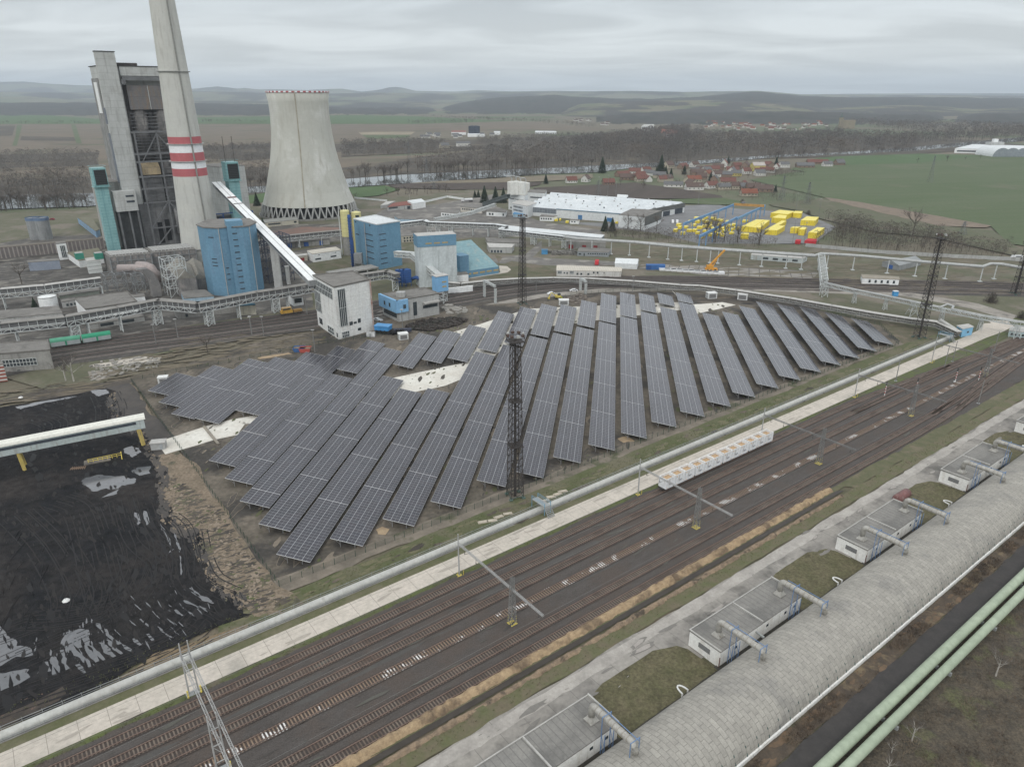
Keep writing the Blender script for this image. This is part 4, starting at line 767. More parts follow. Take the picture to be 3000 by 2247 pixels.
DU = [(63.8, 'tin duct with blue gantry at the far end of the nearest annex'), (96.9, 'tin duct over the louvred end of the second annex'), (117.0, 'tin duct over the far end of the second annex'),
      (149.8, 'tin duct over the near end of the annex beside the maroon tank'), (170.0, 'tin duct just in front of the maroon tank'), (202.6, 'tin duct over the near end of the fourth annex'), (223.4, 'tin duct over the far end of the fourth annex'), (255.5, 'farthest tin duct at the right edge of the photo')]
for a_ in DU: duct(*a_)
white_m = M('white_paint', (.68, .68, .66), (.6, .6, .58), s=4, rough=.6)
for u_, lb in ((82.5, 'white U-shaped vent pipe on the near grass island'), (134, 'white U-shaped vent pipe on the middle grass island'), (187.5, 'white U-shaped vent pipe behind the maroon tank'), (240, 'white U-shaped vent pipe on the farthest grass island')):
 t = thing('vent_pipe', lb, 'vent pipe', UV(u_, -59.3), math.pi / 2 - RAZ)
 m = MB(); m.tube([(0, -.6, 0), (0, -.6, 1.1)] + [(0.75 - .75 * math.cos(a), 2.2 * 0 - .6 + .0 + .9 * math.sin(a) * 1.9, 1.2) for a in [math.pi * i / 8 for i in range(9)]] + [(1.5, -.6, 1.1), (1.5, -.6, 0)], .16, 8); m.build('pipe', white_m, t, smooth=True)
t = thing('maroon_tank', 'weathered maroon cylindrical tank lying between two annexes', 'tank', UV(178.5, -68), math.pi / 2 - RAZ)
m = MB(); m.tube([(0, 0, 1.4), (.25, 0, 1.4), (5.6, 0, 1.4), (5.85, 0, 1.4)], [.7, 1.25, 1.25, .7], 16); m.build('shell', M('maroon_paint', (.19, .085, .08), (.14, .08, .075), s=2, rough=.7, streak=((.26, .18, .16), 1)), t, smooth=True)
m = MB(); m.bx(.8, 1.2, -1, 1, 0, .6); m.bx(4.5, 4.9, -1, 1, 0, .6); m.build('saddle', grey_m, t)
# GREEN PIPELINES
gp_m = M('pale_green_paint', (.34, .39, .29), (.29, .34, .25), s=9, rough=.55, c3=(.34, .26, .14), s3=.7, t3=(.70, .72), streak=((.28, .33, .24), 2.5), extra=wave_lines(RAZ - math.pi / 2, 12, .1, (.3, .36, .26), .6))
for v_, r_, lb in ((-35.3, .9, 'thick pale green pipeline beside the dark cinder track'), (-32.95, .8, 'thinner pale green pipeline beside the brambles')):
 t = thing('green_pipeline', lb, 'pipeline', UV(-40, v_), math.pi / 2 - RAZ)
 m = MB(); m.tube([(i * 20, 0, 1.45) for i in range(26)], r_, 20); m.build('pipe', gp_m, t, smooth=True)
 for i in range(24):
  m = MB(); m.bx(6 + i * 20, 6.5 + i * 20, -1, 1, 0, 1.45 - r_ * .7); m.build('support', grey_m, t)
# CONTAINER TRAIN
cont_m = M('container_white', (.74, .75, .75), (.68, .69, .70), s=2, rough=.6, coord='obj', streak=((.42, .40, .37), .8))
chip_m = M('wood_chips', (.52, .36, .22), (.38, .26, .15), s=.35, rough=1, bump=.12, bs=.2)
og_m = M('orange_mark', (.6, .3, .06))
def chipbox(label):
 t = thing('chip_container', label, 'container', (0, 0, 0), 0, 'white wood chip containers on the wagons')
 L_, W_, H_ = 3.72, 2.7, 2.95; m = MB(); th = .1
 for (a, b, c, d) in ((0, L_, 0, th), (0, L_, W_ - th, W_), (0, th, th, W_ - th), (L_ - th, L_, th, W_ - th)): m.bx(a, b, c, d, 0, H_ - .1)
 m.bx(th, L_ - th, th, W_ - th, 0, .15)
 for i in range(9): m.bx(.3 + i * .38, .38 + i * .38, -.04, -.002, .3, H_ - .5)
 m.build('shell', cont_m, t)
 m = MB(); tw = .18
 for (a, b, c, d) in ((-.03, L_ + .03, -.06, tw), (-.03, L_ + .03, W_ - tw, W_ + .06), (-.03, tw, tw, W_ - tw), (L_ - tw, L_ + .03, tw, W_ - tw)): m.bx(a, b, c, d, H_ - .1, H_ + .06)
 m.build('top_rim', white_m, t)
 m = MB(); nx, ny = 10, 7
 for i in range(nx + 1):
  for j in range(ny + 1): m.v.append(Vector((th + (L_ - 2 * th) * i / nx, th + (W_ - 2 * th) * j / ny, H_ - .75 + .45 * math.sin(math.pi * i / nx) * math.sin(math.pi * j / ny) + rr.uniform(-.06, .06))))
 for i in range(nx):
  for j in range(ny): a = i * (ny + 1) + j; m.f.append((a, a + ny + 1, a + ny + 2, a + 1)); m.m.append(0)
 m.build('wood_chips', chip_m, t)
 m = MB()
 m.bx(.22, .42, -.1, -.045, H_ - .55, H_ - .25); m.bx(L_ - .5, L_ - .3, -.1, -.045, .25, .4); m.bx(.3, .5, -.1, -.045, .25, .4); m.build('orange_marking', og_m, t)
 m = MB(); m.bx(1.2, 2.5, -.06, -.045, 1.15, 1.35); m.bx(1.5, 2.2, -.06, -.045, .85, .95); m.build('lettering_panel', M('dark_print', (.12, .13, .16)), t)
 return t
c0 = chipbox('x'); k = 0
for wg in range(4):
 u_ = 134.0 + wg * 12.35
 t = thing('flat_wagon', 'low flat wagon, %s from the near end of the chip train' % ORD[wg], 'wagon', UV(u_ - .1, TV[0] + 1.35), math.pi / 2 - RAZ, 'flat wagons of the chip train')
 m = MB(); m.bx(0, 11.7, .1, 2.6, 1.0, 1.25); m.bx(-.3, 12, .9, 1.8, .85, 1.1); m.build('chassis', dark_m, t)
 for x in (1.2, 2.9, 8.8, 10.5):
  m = MB()
  for y in (.5, 2.0): m.tube([(x, y, .83), (x, y + .14, .83)], .42, 12)
  m.bar((x, .5, .83), (x, 2.1, .83), .12); m.build('wheelset', dark_m, t)
 for j in range(3):
  pos_ = UV(u_ + .05 + j * 3.95, TV[0] + 1.38, 1.26)
  lb = 'white container filled with wood chips, %s from the near end of the train' % ORD[k]
  if k == 0: c0.location = pos_; c0.rotation_euler = (0, 0, math.pi / 2 - RAZ); c0['label'] = lb
  else: dup(c0, pos_, math.pi / 2 - RAZ, lb)
  k += 1
# CATENARY
lat_m = M('mast_grey', (.22, .22, .21), (.16, .16, .155), s=2, rough=.6)
latl_m = M('beam_light', (.38, .38, .37), (.31, .31, .30), s=2, rough=.5)
def portal(u0, labels, far=False, bl=29.5, ub=0.0):
 """labels: pole, lattice mast, beam"""
 t = thing('catenary_pole', labels[0], 'mast', UV(u0, -112.2), math.pi / 2 - RAZ, 'catenary poles beside the concrete road')
 m = MB(); m.tube([(0, 0, 0), (0, 0, 11)], [.2, .13], 8); m.build('pole', latl_m, t)
 m = MB(); m.bx(-.5, .5, -.5, .5, 0, .25); m.build('base', yel_m, t)
 m = MB()
 for x in (-.75, .75): m.bar((x, -.6, 0), (x, -.6, 1.7), .1)
 m.build('guard_post', yel_m, t)
 t = thing('lattice_mast', labels[1], 'mast', UV(u0, -92.5), math.pi / 2 - RAZ, 'catenary lattice masts between the tracks')
 m = MB()
 cs_ = [(-1, -1), (1, -1), (1, 1), (-1, 1)]; hb, ht_ = .62, .28; n = 10
 P = lambda i, k: Vector((cs_[k % 4][0] * (hb + (ht_ - hb) * i / n), cs_[k % 4][1] * (hb + (ht_ - hb) * i / n), 11.6 * i / n))
 for k in range(4):
  m.bar(P(0, k), P(n, k), .12)
  for i in range(n): m.bar(P(i, k), P(i + 1, k + 1), .07); m.bar(P(i, k + 1), P(i + 1, k), .07)
 m.build('lattice', lat_m, t)
 m = MB(); m.bx(-.8, .8, -.8, .8, 0, .25); m.build('base', yel_m, t)
 m = MB()
 for k in range(4):
  for i in range(4): p = P(.3 + i * .5, k); m.box(p, (.14, .14, .22))
 m.build('warning_band', yel_m, t)
 t = thing('catenary_beam', labels[2], 'beam', UV(u0, -112.2, 0), math.pi / 2 - RAZ, 'lattice beams across the tracks')
 m = MB(); m.truss((ub, 0, 8.6), (ub, -bl, 8.6), .32, bay=1.1, t=.045, h=.32); m.build('girder', latl_m if not far else lat_m, t)
 m = MB()
 for v_ in TV:
  y = -(v_ + 112.2)
  if -y < bl: m.bar((ub, y, 8.4), (ub, y, 7.2), .06); m.bar((ub, y, 7.2), (ub + .9, y + .0, 7.0), .05); m.tube([(ub, y, 7.5), (ub, y, 7.2)], .09, 6)
 m.build('insulator', dark_m, t)
pn = ['nearest the bottom of the photo', 'beside the near end of the chip train', 'beyond the far end of the chip train', 'fourth along the sidings']
for i, u_ in enumerate((70, 127.5, 182.5, 238.2)):
 portal(u_, ['slim catenary pole on the road side, ' + pn[i], 'tapered lattice mast between tracks, ' + pn[i], 'lattice beam across the tracks, ' + pn[i]], far=i > 1)
t = thing('anchor_mast', 'twin-legged anchor mast at the road edge in the lower left', 'mast', UV(13.2, -112.6), math.pi / 2 - RAZ)
def twin(t, light=True):
 m = MB()
 for x in (-.8, .8):
  m.tube([(x, 0, 0), (x * .85, 0, 11.8)], [.15, .11], 8)
 for z in (2, 5.5, 8.8): m.bar((-.8, 0, z), (.8, 0, z), .14)
 for z in (5.5, 8.8): m.bar((-.8, 0, z), (.8, 0, z - 2.6), .08)
 m.build('legs', latl_m, t)
 m = MB(); m.bx(-1.3, 1.3, -.6, .6, 0, .3); m.build('base', grey_m, t)
 m = MB()
 for x in (-1.1, 1.1):
  for i in range(3): m.bx(x - .14, x + .14, -.9, -.6, .3 + i * .6, .6 + i * .6)
 m.build('warning_post', yel_m, t)
twin(t)
t = thing('anchor_mast', 'twin-legged anchor mast standing between the tracks at the bottom edge', 'mast', UV(12.6, -93.4), math.pi / 2 - RAZ); twin(t)
t = thing('catenary_beam', 'double lattice beam of the twin anchor portal at lower left', 'beam', UV(13, -112.6), math.pi / 2 - RAZ)
m = MB(); m.truss((-.55, .2, 9.0), (-.55, -30, 9.0), .38, bay=.9, t=.045); m.truss((.75, .2, 9.0), (.75, -30, 9.0), .38, bay=.9, t=.045); m.build('girder', latl_m, t)
for p, lb in ((zD(1378, 480), 'slim pole beside the concrete road before the signals'), (zD(1693, 390), 'left leg pole of the small gantry by the road bend'), (zD(1745, 355), 'short right leg pole of the small gantry by the road bend'), (zD(1912, 625), 'pole standing right of the converging tracks'), (zD(2015, 290), 'slim pole in grass beyond the track throat')):
 g_ = G(p); t = thing('catenary_pole', lb, 'mast', g_, math.pi / 2 - RAZ); m = MB(); m.tube([(0, 0, 0), (0, 0, 9)], [.18, .12], 6); m.build('pole', lat_m, t); m = MB(); m.bx(-.5, .5, -.5, .5, 0, .25); m.build('base', grey_m, t)
portal(297, ['road side pole of the last visible track gantry', 'lattice mast of the last visible track gantry', 'lattice beam of the last visible track gantry'], far=True)
for i, v_ in enumerate(TV[:6]):
 t = thing('overhead_wire', 'contact wire above the track ' + TN[i], 'wire', UV(13, v_), math.pi / 2 - RAZ)
 m = MB(); m.bar((-60, 0, 7), (330, 0, 7), .025); m.build('contact_wire', lat_m, t)
red_m = M('signal_red', (.45, .05, .04));
for p, lb in ((zD(1303, 580), 'slim railway signal nearest the concrete road'), (zD(1505, 555), 'railway signal standing on the second gap of the throat'), (zD(1762, 485), 'railway signal with red and white post, left of the farthest one'), (zD(1912, 478), 'farthest railway signal with red and white post')):
 t = thing('railway_signal', lb, 'signal', G(p), math.pi / 2 - RAZ)
 m = MB(); m.bx(-.5, .5, -.5, .5, 0, .25); m.bar((.35, 0, 0), (.35, 0, 4.4), .06); m.build('base', white_m, t)
 m = MB(); m.tube([(0, 0, .2), (0, 0, 4.6)], .1, 8); m.build('post', white_m, t)
 m = MB()
 for z in (1.4, 2.4, 3.4): m.tube([(0, 0, z), (0, 0, z + .5)], .12, 8)
 m.build('red_band', red_m, t)
 m = MB(); m.bx(-.32, .32, -.15, .12, 4.4, 5.9); m.build('signal_head', dark_m, t)
# FENCE
fence_m = M('fence_green', (.035, .07, .045), (.03, .055, .04), s=2);
meshm = bpy.data.materials.new('wire_mesh'); meshm.use_nodes = True
_b = meshm.node_tree.nodes['Principled BSDF']; _b.inputs['Base Color'].default_value = (.04, .06, .045, 1); _b.inputs['Alpha'].default_value = .20; _b.inputs['Roughness'].default_value = .9
def fence(pts, label, step=2.6, h=1.9):
 P = [Vector(p) for p in pts]; t = thing('mesh_fence', label, 'fence', P[0]); off = P[0]; me = None; cnt = 0; me2 = MB()
 for a, b in zip(P, P[1:]):
  l = (b - a).length; n = max(1, round(l / step))
  me2.add([a - off, b - off, b - off + Vector((0, 0, h - .1)), a - off + Vector((0, 0, h - .1))], [(0, 1, 2, 3)])
  for i in range(n):
   q = a + (b - a) * i / n - off
   if cnt > 99: break
   if me is None: o = MB().bx(-.05, .05, -.05, .05, 0, h).build('post', fence_m, t); me = o.data
   else: o = bpy.data.objects.new('post', me); COL.objects.link(o); o.parent = t
   o.location = q; cnt += 1
 me2.build('mesh_panel', meshm, t)
fence([UV(36.3, -132.6), UV(35.4, -284.8)], 'green mesh fence between the coal yard and the solar panels')
fence([UV(36.3, -132.6), UV(166, -133)], 'green mesh fence along the near half of the grass verge')
fence([UV(166, -133), UV(309, -131.3)], 'green mesh fence along the far half of the grass verge')
fence([UV(309, -131.3), UV(329, -150), UV(332, -180)], 'green mesh fence around the right end of the solar field')
fence([UV(35.4, -284.8), G(zB(600, 250)), G(zB(1240, 125)), G(zB(1620, 70)), G(z3(1500, 1560)), G(z4(0, 1450))], 'mesh fence behind the left part of the solar field', step=4)
fence([G(z4(750, 1310)), G(z4(1000, 1250)), G(z4(1500, 1215)), G(z4(2100, 1225))], 'mesh fence behind the short far panel tables', step=4)
# INVERTER CABINETS
cab_m = M('cabinet_white', (.62, .63, .62), (.54, .55, .54), s=2, rough=.5)
def cabinet(p, label, sx=3.2, sy=2.6, h=2.7, rz=0):
 t = thing('inverter_cabinet', label, 'cabinet', G(p), rz, 'white inverter cabinets round the solar field')
 MB().bx(0, sx, 0, sy, .25, h - .12).build('body', cab_m, t); MB().bx(-.12, sx + .12, -.12, sy + .12, h - .12, h).build('roof', white_m, t)
 MB().bx(0.1, sx - .1, .1, sy - .1, 0, .25).build('plinth', grey_m, t); MB().bx(.6, sx - .6, -.04, -.003, .6, h - .6).build('grille', louv_m, t); MB().bx(-.04, -.003, .5, sy - .5, .4, h - .4).build('door', M('door_grey', (.4, .41, .41)), t)
cabinet(zA(1025, 170), 'white cabinet with grey grille at the left corner of the panels', rz=R(15), sx=3.4)
cabinet(z3(1385, 1648), 'white cabinet on bare ground behind the middle panels', rz=R(20), sx=4.2, sy=3.2, h=3)
cabinet(z4(848, 1345), 'white cabinet half hidden behind a far panel table', rz=R(0), sx=5, sy=3, h=3)
cabinet(z4(2135, 1290), 'white cabinet left of its twin near the far right panels', rz=R(10), sx=5, sy=3.2, h=3.4)
cabinet(z5(255, 1022), 'white cabinet with two dark openings near the far right panels', rz=R(-25), sx=5, sy=3, h=3.4)
sl_m = M('slab_pale', (.46, .41, .33), (.36, .32, .26), s=2)
for i, (x_, y_) in enumerate(((225, 745), (285, 735), (335, 715), (390, 690), (628, 605), (668, 580), (720, 565), (748, 545))):
 t = thing('concrete_slab', '%s pale slab from the left in the row lying beside the conveyor' % ORD[i], 'slab', G(zC(x_, y_)), rr.uniform(.2, .6), 'pale slabs lying beside the conveyor')
 MB().bx(0, 2.6, 0, 1.3, .03, .22).build('slab', sl_m, t); MB().bx(.2, 2.3, .1, 1.1, .22, .36).build('slab_top', sl_m, t)
t = thing('fallen_beam', 'weathered timber plank lying across the white concrete strip', 'plank', G(zA(1415, 562)), 0)
d_ = G(zA(1320, 445)) - G(zA(1415, 562)); MB().bar((0, 0, .45), (d_.x, d_.y, .45), .8, .3).build('timber', M('grey_timber', (.28, .25, .2), (.2, .18, .15), s=2), t)
# GENERIC BUILDING
wwhite = M('clad_white', (.68, .685, .66), (.61, .615, .595), s=6, rough=.75, streak=((.52, .50, .47), 1.6), extra=both(wave_lines(0, 3, .1, (.40, .40, .38), .7, vertical=True)))
wclean = M('clean_white', (.75, .76, .75), (.69, .70, .69), s=8, rough=.7)
wgrey = M('concrete_grey', (.30, .295, .275), (.235, .23, .215), s=5, rough=.85, streak=((.15, .145, .135), 1.5))
wlgrey = M('pale_grey_wall', (.40, .405, .39), (.33, .33, .32), s=5, rough=.8, streak=((.24, .235, .22), 1.4))
wcream = M('cream_wall', (.50, .47, .38), (.42, .40, .33), s=5, streak=((.3, .28, .24), 1.3))
wblue = M('plant_blue', (.14, .27, .375), (.12, .238, .335), s=8, rough=.6, streak=((.13, .22, .31), 2.0), extra=wave_lines(0, 6, .12, (.10, .22, .34), .6, vertical=True))
wsky = M('pale_blue_wall', (.34, .46, .54), (.30, .41, .49), s=6, rough=.7, streak=((.22, .30, .36), 2))
rgrey = M('felt_roof', (.20, .19, .175), (.155, .148, .135), s=4, c3=(.12, .115, .105), s3=7, rough=.95)
rpale = M('pale_roof', (.46, .45, .42), (.38, .37, .35), s=5, rough=.8, extra=wave_lines(R(40), 3, .2, (.33, .32, .30), .6))
rwhite = M('white_roof', (.62, .64, .64), (.55, .57, .57), s=8, rough=.7)
rred = M('red_roof', (.23, .085, .065), (.17, .07, .055), s=3)
doorb = M('blue_door', (.05, .12, .33)); doorr = M('red_door', (.25, .04, .04)); och = M('ochre_pane', (.42, .33, .16))
slat = M('dark_slat', (.06, .075, .09), (.045, .05, .06), s=2)
steel_m = M('grey_steel', (.24, .25, .25), (.17, .175, .175), s=3, rough=.6)
lsteel = M('white_steel', (.52, .54, .53), (.42, .44, .43), s=3, rough=.6)
def HW(x, y, ytop):
 k = (1123.5 - ytop) / FP; return 100 + y * (k * cP - sP) / (cP + k * sP)
def bld(name, label, cat, Rp, base, wall, roof, wins=(), bi=0, h=None, depth=None, gable=None, gh=2.0, z0=0, group=None, over=.15, par=0, wmat=None, inset=None):
 """Rp: roof-corner pixels (near/left-front, right-front, right-back, left-back); base: ground pixel under corner bi"""
 z = h if h is not None else HT(base, Rp[bi][1])
 P = [G(p, z) for p in Rp]
 if depth is not None:
  d = (P[1] - P[0]).normalized(); nr = Vector((-d.y, d.x, 0)); P = [P[0], P[1], P[1] + nr * depth, P[0] + nr * depth]
 elif len(P) == 3: P = [P[0], P[1], P[1] + P[2] - P[0], P[2]]
 t = thing(name, label, cat, (P[0].x, P[0].y, z0), 0, group); o = Vector((P[0].x, P[0].y, 0))
 Q = [Vector((p.x, p.y, 0)) - o for p in P]
 zl = z - z0
 MB().prism(Q, 0, zl - .3).build('wall', wall, t)
 c = sum(Q, Vector()) / 4; E = [q + (q - c).normalized() * over * 1.5 for q in Q]
 m = MB()
 if gable is None:
  m.prism(E, zl - .3, zl)
  if par:
   for i in range(4): a, b = E[i], E[(i + 1) % 4]; m.bar(a + Vector((0, 0, zl + par / 2)), b + Vector((0, 0, zl + par / 2)), .3, par)
 else:
  a, b, c_, d = E if gable == 'a' else (E[1], E[2], E[3], E[0])
  zz = Vector((0, 0, zl - .3)); r1 = (a + d) / 2 + Vector((0, 0, zl - .3 + gh)); r2 = (b + c_) / 2 + Vector((0, 0, zl - .3 + gh)); dn = Vector((0, 0, -.2))
  m.add([a + zz, b + zz, r2, r1, c_ + zz, d + zz], [(0, 1, 2, 3), (4, 5, 3, 2), (1, 4, 2), (5, 0, 3), (0, 5, 4, 1)])
 rf = m.build('roof', roof, t)
 for w_ in wins:
  f, s0, s1, a, b = w_[:5]; mt = w_[5] if len(w_) > 5 and w_[5] else (wmat or glass_m); n = w_[6] if len(w_) > 6 else 0
  A, B = Q[f], Q[(f + 1) % 4]
  if f == 3: A, B = Q[3], Q[0]
  d = (B - A); l = d.length; d /= l; nr = Vector((d.y, -d.x, 0))
  cc = A + d * l * (s0 + s1) / 2 + nr * .05 + Vector((0, 0, zl * (a + b) / 2)); sz = (l * (s1 - s0), .12, zl * (b - a))
  wn = MB().box(cc, sz, ax=(d, nr, Vector((0, 0, 1)))).build('window' if mt in (glass_m, slat, och) else 'door', mt, t)
  if n:
   m = MB()
   for i in range(n + 1):
    q = cc + d * sz[0] * (i / n - .5) + nr * .09; m.bar(q - Vector((0, 0, sz[2] / 2)), q + Vector((0, 0, sz[2] / 2)), .18)
   for k in (-1, 0, 1): q = cc + nr * .09 + Vector((0, 0, k * sz[2] / 2)); m.bar(q - d * sz[0] / 2, q + d * sz[0] / 2, .18)
   m.build('frame', lsteel, wn)
 t['_h'] = zl; del t['_h']
 return t, Q, zl
def Wn(f, n, s0, s1, a, b, mat=None, fill=.6):
 w_ = (s1 - s0) / n; return [(f, s0 + w_ * i + w_ * (1 - fill) / 2, s0 + w_ * (i + 1) - w_ * (1 - fill) / 2, a, b, mat) for i in range(n)]
def onface(t, Q, f, s0, s1, a, b, zl, proud, name, mat):
 A, B = (Q[3], Q[0]) if f == 3 else (Q[f], Q[(f + 1) % 4]); d = B - A; l = d.length; d /= l; nr = Vector((d.y, -d.x, 0))
 return MB().box(A + d * l * (s0 + s1) / 2 + nr * proud / 2 + Vector((0, 0, zl * (a + b) / 2)), (l * (s1 - s0), proud, zl * (b - a)), ax=(d, nr, Vector((0, 0, 1)))).build(name, mat, t)
# coal transfer tower
t, Q, zl = bld('transfer_tower', 'tall white windowed tower where the inclined conveyor ends, behind the panels', 'building', [z3(820, 1185), z3(1130, 1120), z3(985, 1050), z3(640, 1085)], z3(862, 1640), wwhite, rgrey,
 [(0, .08, .28, .24, .94, None, 4), (0, .10, .30, .02, .13, None, 4), (0, .33, .42, .22, .29), (0, .45, .53, .23, .27), (0, .57, .65, .23, .31), (0, .55, .64, .08, .13), (3, .0, .28, .32, .72, None, 4), (3, 0.0, .9, .74, .95, None, 12), (3, .1, .25, .08, .2), (3, .52, .8, .03, .16, None, 3), (3, .92, .97, .04, .12)], par=.5)
m = MB(); m.bar(Q[1] + Vector((.2, -.3, 0)), Q[1] + Vector((.2, -.3, zl)), .5); m.build('rusty_pipe', M('old_rust_pipe', (.30, .17, .14), (.4, .36, .33), s=2), t)
# control building with blue upper floor
t, Q, zl = bld('control_building', 'grey control building with projecting light-blue upper room', 'building', [z3(1370, 1300), z3(1725, 1238), z3(1600, 1188), z3(1232, 1243)], z3(1375, 1488), wlgrey, rgrey, [(0, .36, .45, .18, .80), (0, .6, .96, .42, .56), (3, .1, .9, .16, .36)], par=.25)
onface(t, Q, 3, -.05, 1.07, .46, 1.02, zl, 1.4, 'blue_room', M('room_blue', (.22, .42, .62), (.2, .38, .57), s=5)); onface(t, Q, 0, -.05, .22, .46, 1.02, zl, 1.2, 'blue_room', MATS['room_blue'])
for f, s0, s1 in ((3, .3, .37), (3, .62, .69), (0, .1, .15)):
 A, B = (Q[3], Q[0]) if f == 3 else (Q[0], Q[1]); d = (B - A); l = d.length; d /= l; nr = Vector((d.y, -d.x, 0))
 MB().box(A + d * l * (s0 + s1) / 2 + nr * 1.45 + Vector((0, 0, zl * .72)), (1.3, .12, 1.9), ax=(d, nr, Vector((0, 0, 1)))).build('window', glass_m, t)
onface(t, Q, 0, .6, .97, .66, .72, zl, 2.2, 'canopy', rpale)
MB().bx(0, 4, 0, 3.4, zl, zl + 2.2).build('penthouse', wlgrey, t).location = (-1.5, 6, 0)
# second blue block and its pipes
t, Q, zl = bld('blue_block', 'square blue-clad block with white roof and louvred slots', 'building', [z3(1190, 645), z3(1390, 615), z3(1180, 563), z3(990, 596)], z3(1205, 1035), wblue, rwhite,
 [(0, .08, .36, z, z + .018, slat) for z in (.77, .64, .50, .345, .23, .12)] + [(3, .45, .8, z, z + .018, slat) for z in (.73, .6, .47, .33, .2)] + [(3, .05, .2, .66, .68, slat), (3, .06, .11, .93, .96, slat), (3, .68, .73, .93, .96, slat)], par=.4)
MB().bar(Q[3] * .5 + Q[0] * .5 + Vector((-.4, -.4, 1)), Q[3] * .5 + Q[0] * .5 + Vector((-.4, -.4, zl - 1)), .35).build('drain_pipe', wlgrey, t)
dblue = M('dark_blue', (.035, .09, .25), (.03, .07, .2), s=3)
p_ = G(z3(992, 1015)); t = thing('blue_riser_duct', 'dark blue vertical duct beside the square blue block', 'duct', p_); h_ = HT(z3(992, 1015), z3(0, 560)[1])
m = MB(); m.tube([(0, 0, 0), (0, 0, h_ * .5), (-.4, 0, h_ * .6), (-.4, 0, h_)], [1.1, 1.1, .9, .9], 12); m.build('pipe', dblue, t, smooth=True)
m = MB(); [m.tube([(-.2, 0, i * 1.8 + 2), (-.2, 0, i * 1.8 + 2.2)], 1.35, 12) for i in range(int(h_ / 1.8) - 1)]; m.build('rib', dblue, t)
p_ = G(z3(1040, 1030)); t = thing('dust_hopper', 'grey dust hopper on stilts under the square blue block', 'hopper', p_)
MB().bx(-2.4, 2.4, -2, 2, 4, 10).build('bin', steel_m, t); m = MB(); m.add([(-2.4, -2, 4), (2.4, -2, 4), (2.4, 2, 4), (-2.4, 2, 4), (-.6, -.6, 2), (.6, -.6, 2), (.6, .6, 2), (-.6, .6, 2)], [(0, 1, 5, 4), (1, 2, 6, 5), (2, 3, 7, 6), (3, 0, 4, 7), (4, 5, 6, 7)]); m.build('cone', steel_m, t)
m = MB(); [m.bar((x, y, 0), (x, y, 4.2), .4) for x in (-2.3, 2.3) for y in (-2, 2)]; m.build('stand', steel_m, t)
p_ = G(z3(1110, 1075)); t = thing('concrete_platform', 'raised concrete platform on columns below the square blue block', 'platform', p_, math.pi / 2 - R(50))
MB().bx(-22, 8, 0, 10, 2.6, 3.4).build('deck', wgrey, t); [MB().bx(x, x + .8, y, y + .8, 0, 2.6).build('column', wgrey, t) for x in (-21, -14, -7, 0, 7) for y in (0.1, 8)]
yw = M('silo_yellow', (.60, .56, .27), (.54, .50, .25), s=3, rough=.6, extra=wave_lines(0, 3, .3, (.44, .41, .22), .6, vertical=True))
p_ = G(z3(945, 905)); h_ = HT(z3(945, 905), z3(0, 528)[1]); hb = HT(z3(945, 905), z3(0, 745)[1]); r_ = 40 * .339 * (p_.y * cP + 60 * sP) / FP
t = thing('yellow_silo', 'pale yellow ribbed silo on a grey concrete base', 'silo', p_); m = MB(); m.lathe((0, 0, 0), [(r_, hb), (r_, h_), (r_ * .9, h_ + .6), (0, h_ + .8)], 20); m.build('shell', yw, t)
MB().lathe((0, 0, 0), [(r_ * .9, 0), (r_ * .9, hb), (0, hb)], 16).build('base', wgrey, t); MB().bar((-r_ - .8, -1, 0), (-r_ - .8, -1, h_), .5).build('ladder', lsteel, t)
t = thing('yellow_silo', 'lower pale yellow silo behind, with small dark windows at its top', 'silo', p_ + Vector((r_ * 2.2, 4, 0))); m = MB(); m.lathe((0, 0, 0), [(r_ * 1.05, 0), (r_ * 1.05, h_ - 1.2), (0, h_ - .4)], 20); m.build('shell', yw, t)
MB().bx(-1.2 + r_ * .4, 1.2 + r_ * .4, -r_ * 1.05, -r_ * .9, h_ - 4.2, h_ - 2.8).build('window', glass_m, t)
# white hall with blue band
BR = [z3(1540, 745), z3(1875, 725)]
t, Q, zl = bld('blue_banded_hall', 'tall white sheet-clad hall with blue band at the top', 'building', BR, z3(1608, 1192), M('sheet_white', (.52, .56, .56), (.46, .50, .50), s=8, rough=.6, streak=((.36, .39, .39), 1.5)), rpale, depth=10)
onface(t, Q, 0, 0, 1.0, .79, 1.0, zl, .25, 'blue_band', wblue); onface(t, Q, 3, 0, 1.0, .79, 1.0, zl, .25, 'blue_band', wblue)
for s0, s1 in ((.2, .36), (.42, .57), (.63, .78)): onface(t, Q, 0, s0, s1, .84, .865, zl, .32, 'window', och)
bld('low_annex', 'low white block beside the white hall with blue band', 'building', [z3(1885, 1075), z3(1982, 1068)], z3(1890, 1142), wclean, rgrey, depth=8)
bld('yard_wall', 'low white wall in front of the white hall with blue band', 'wall', [z3(1812, 1195), z3(2020, 1172)], z3(1812, 1244), wclean, wclean, depth=1)
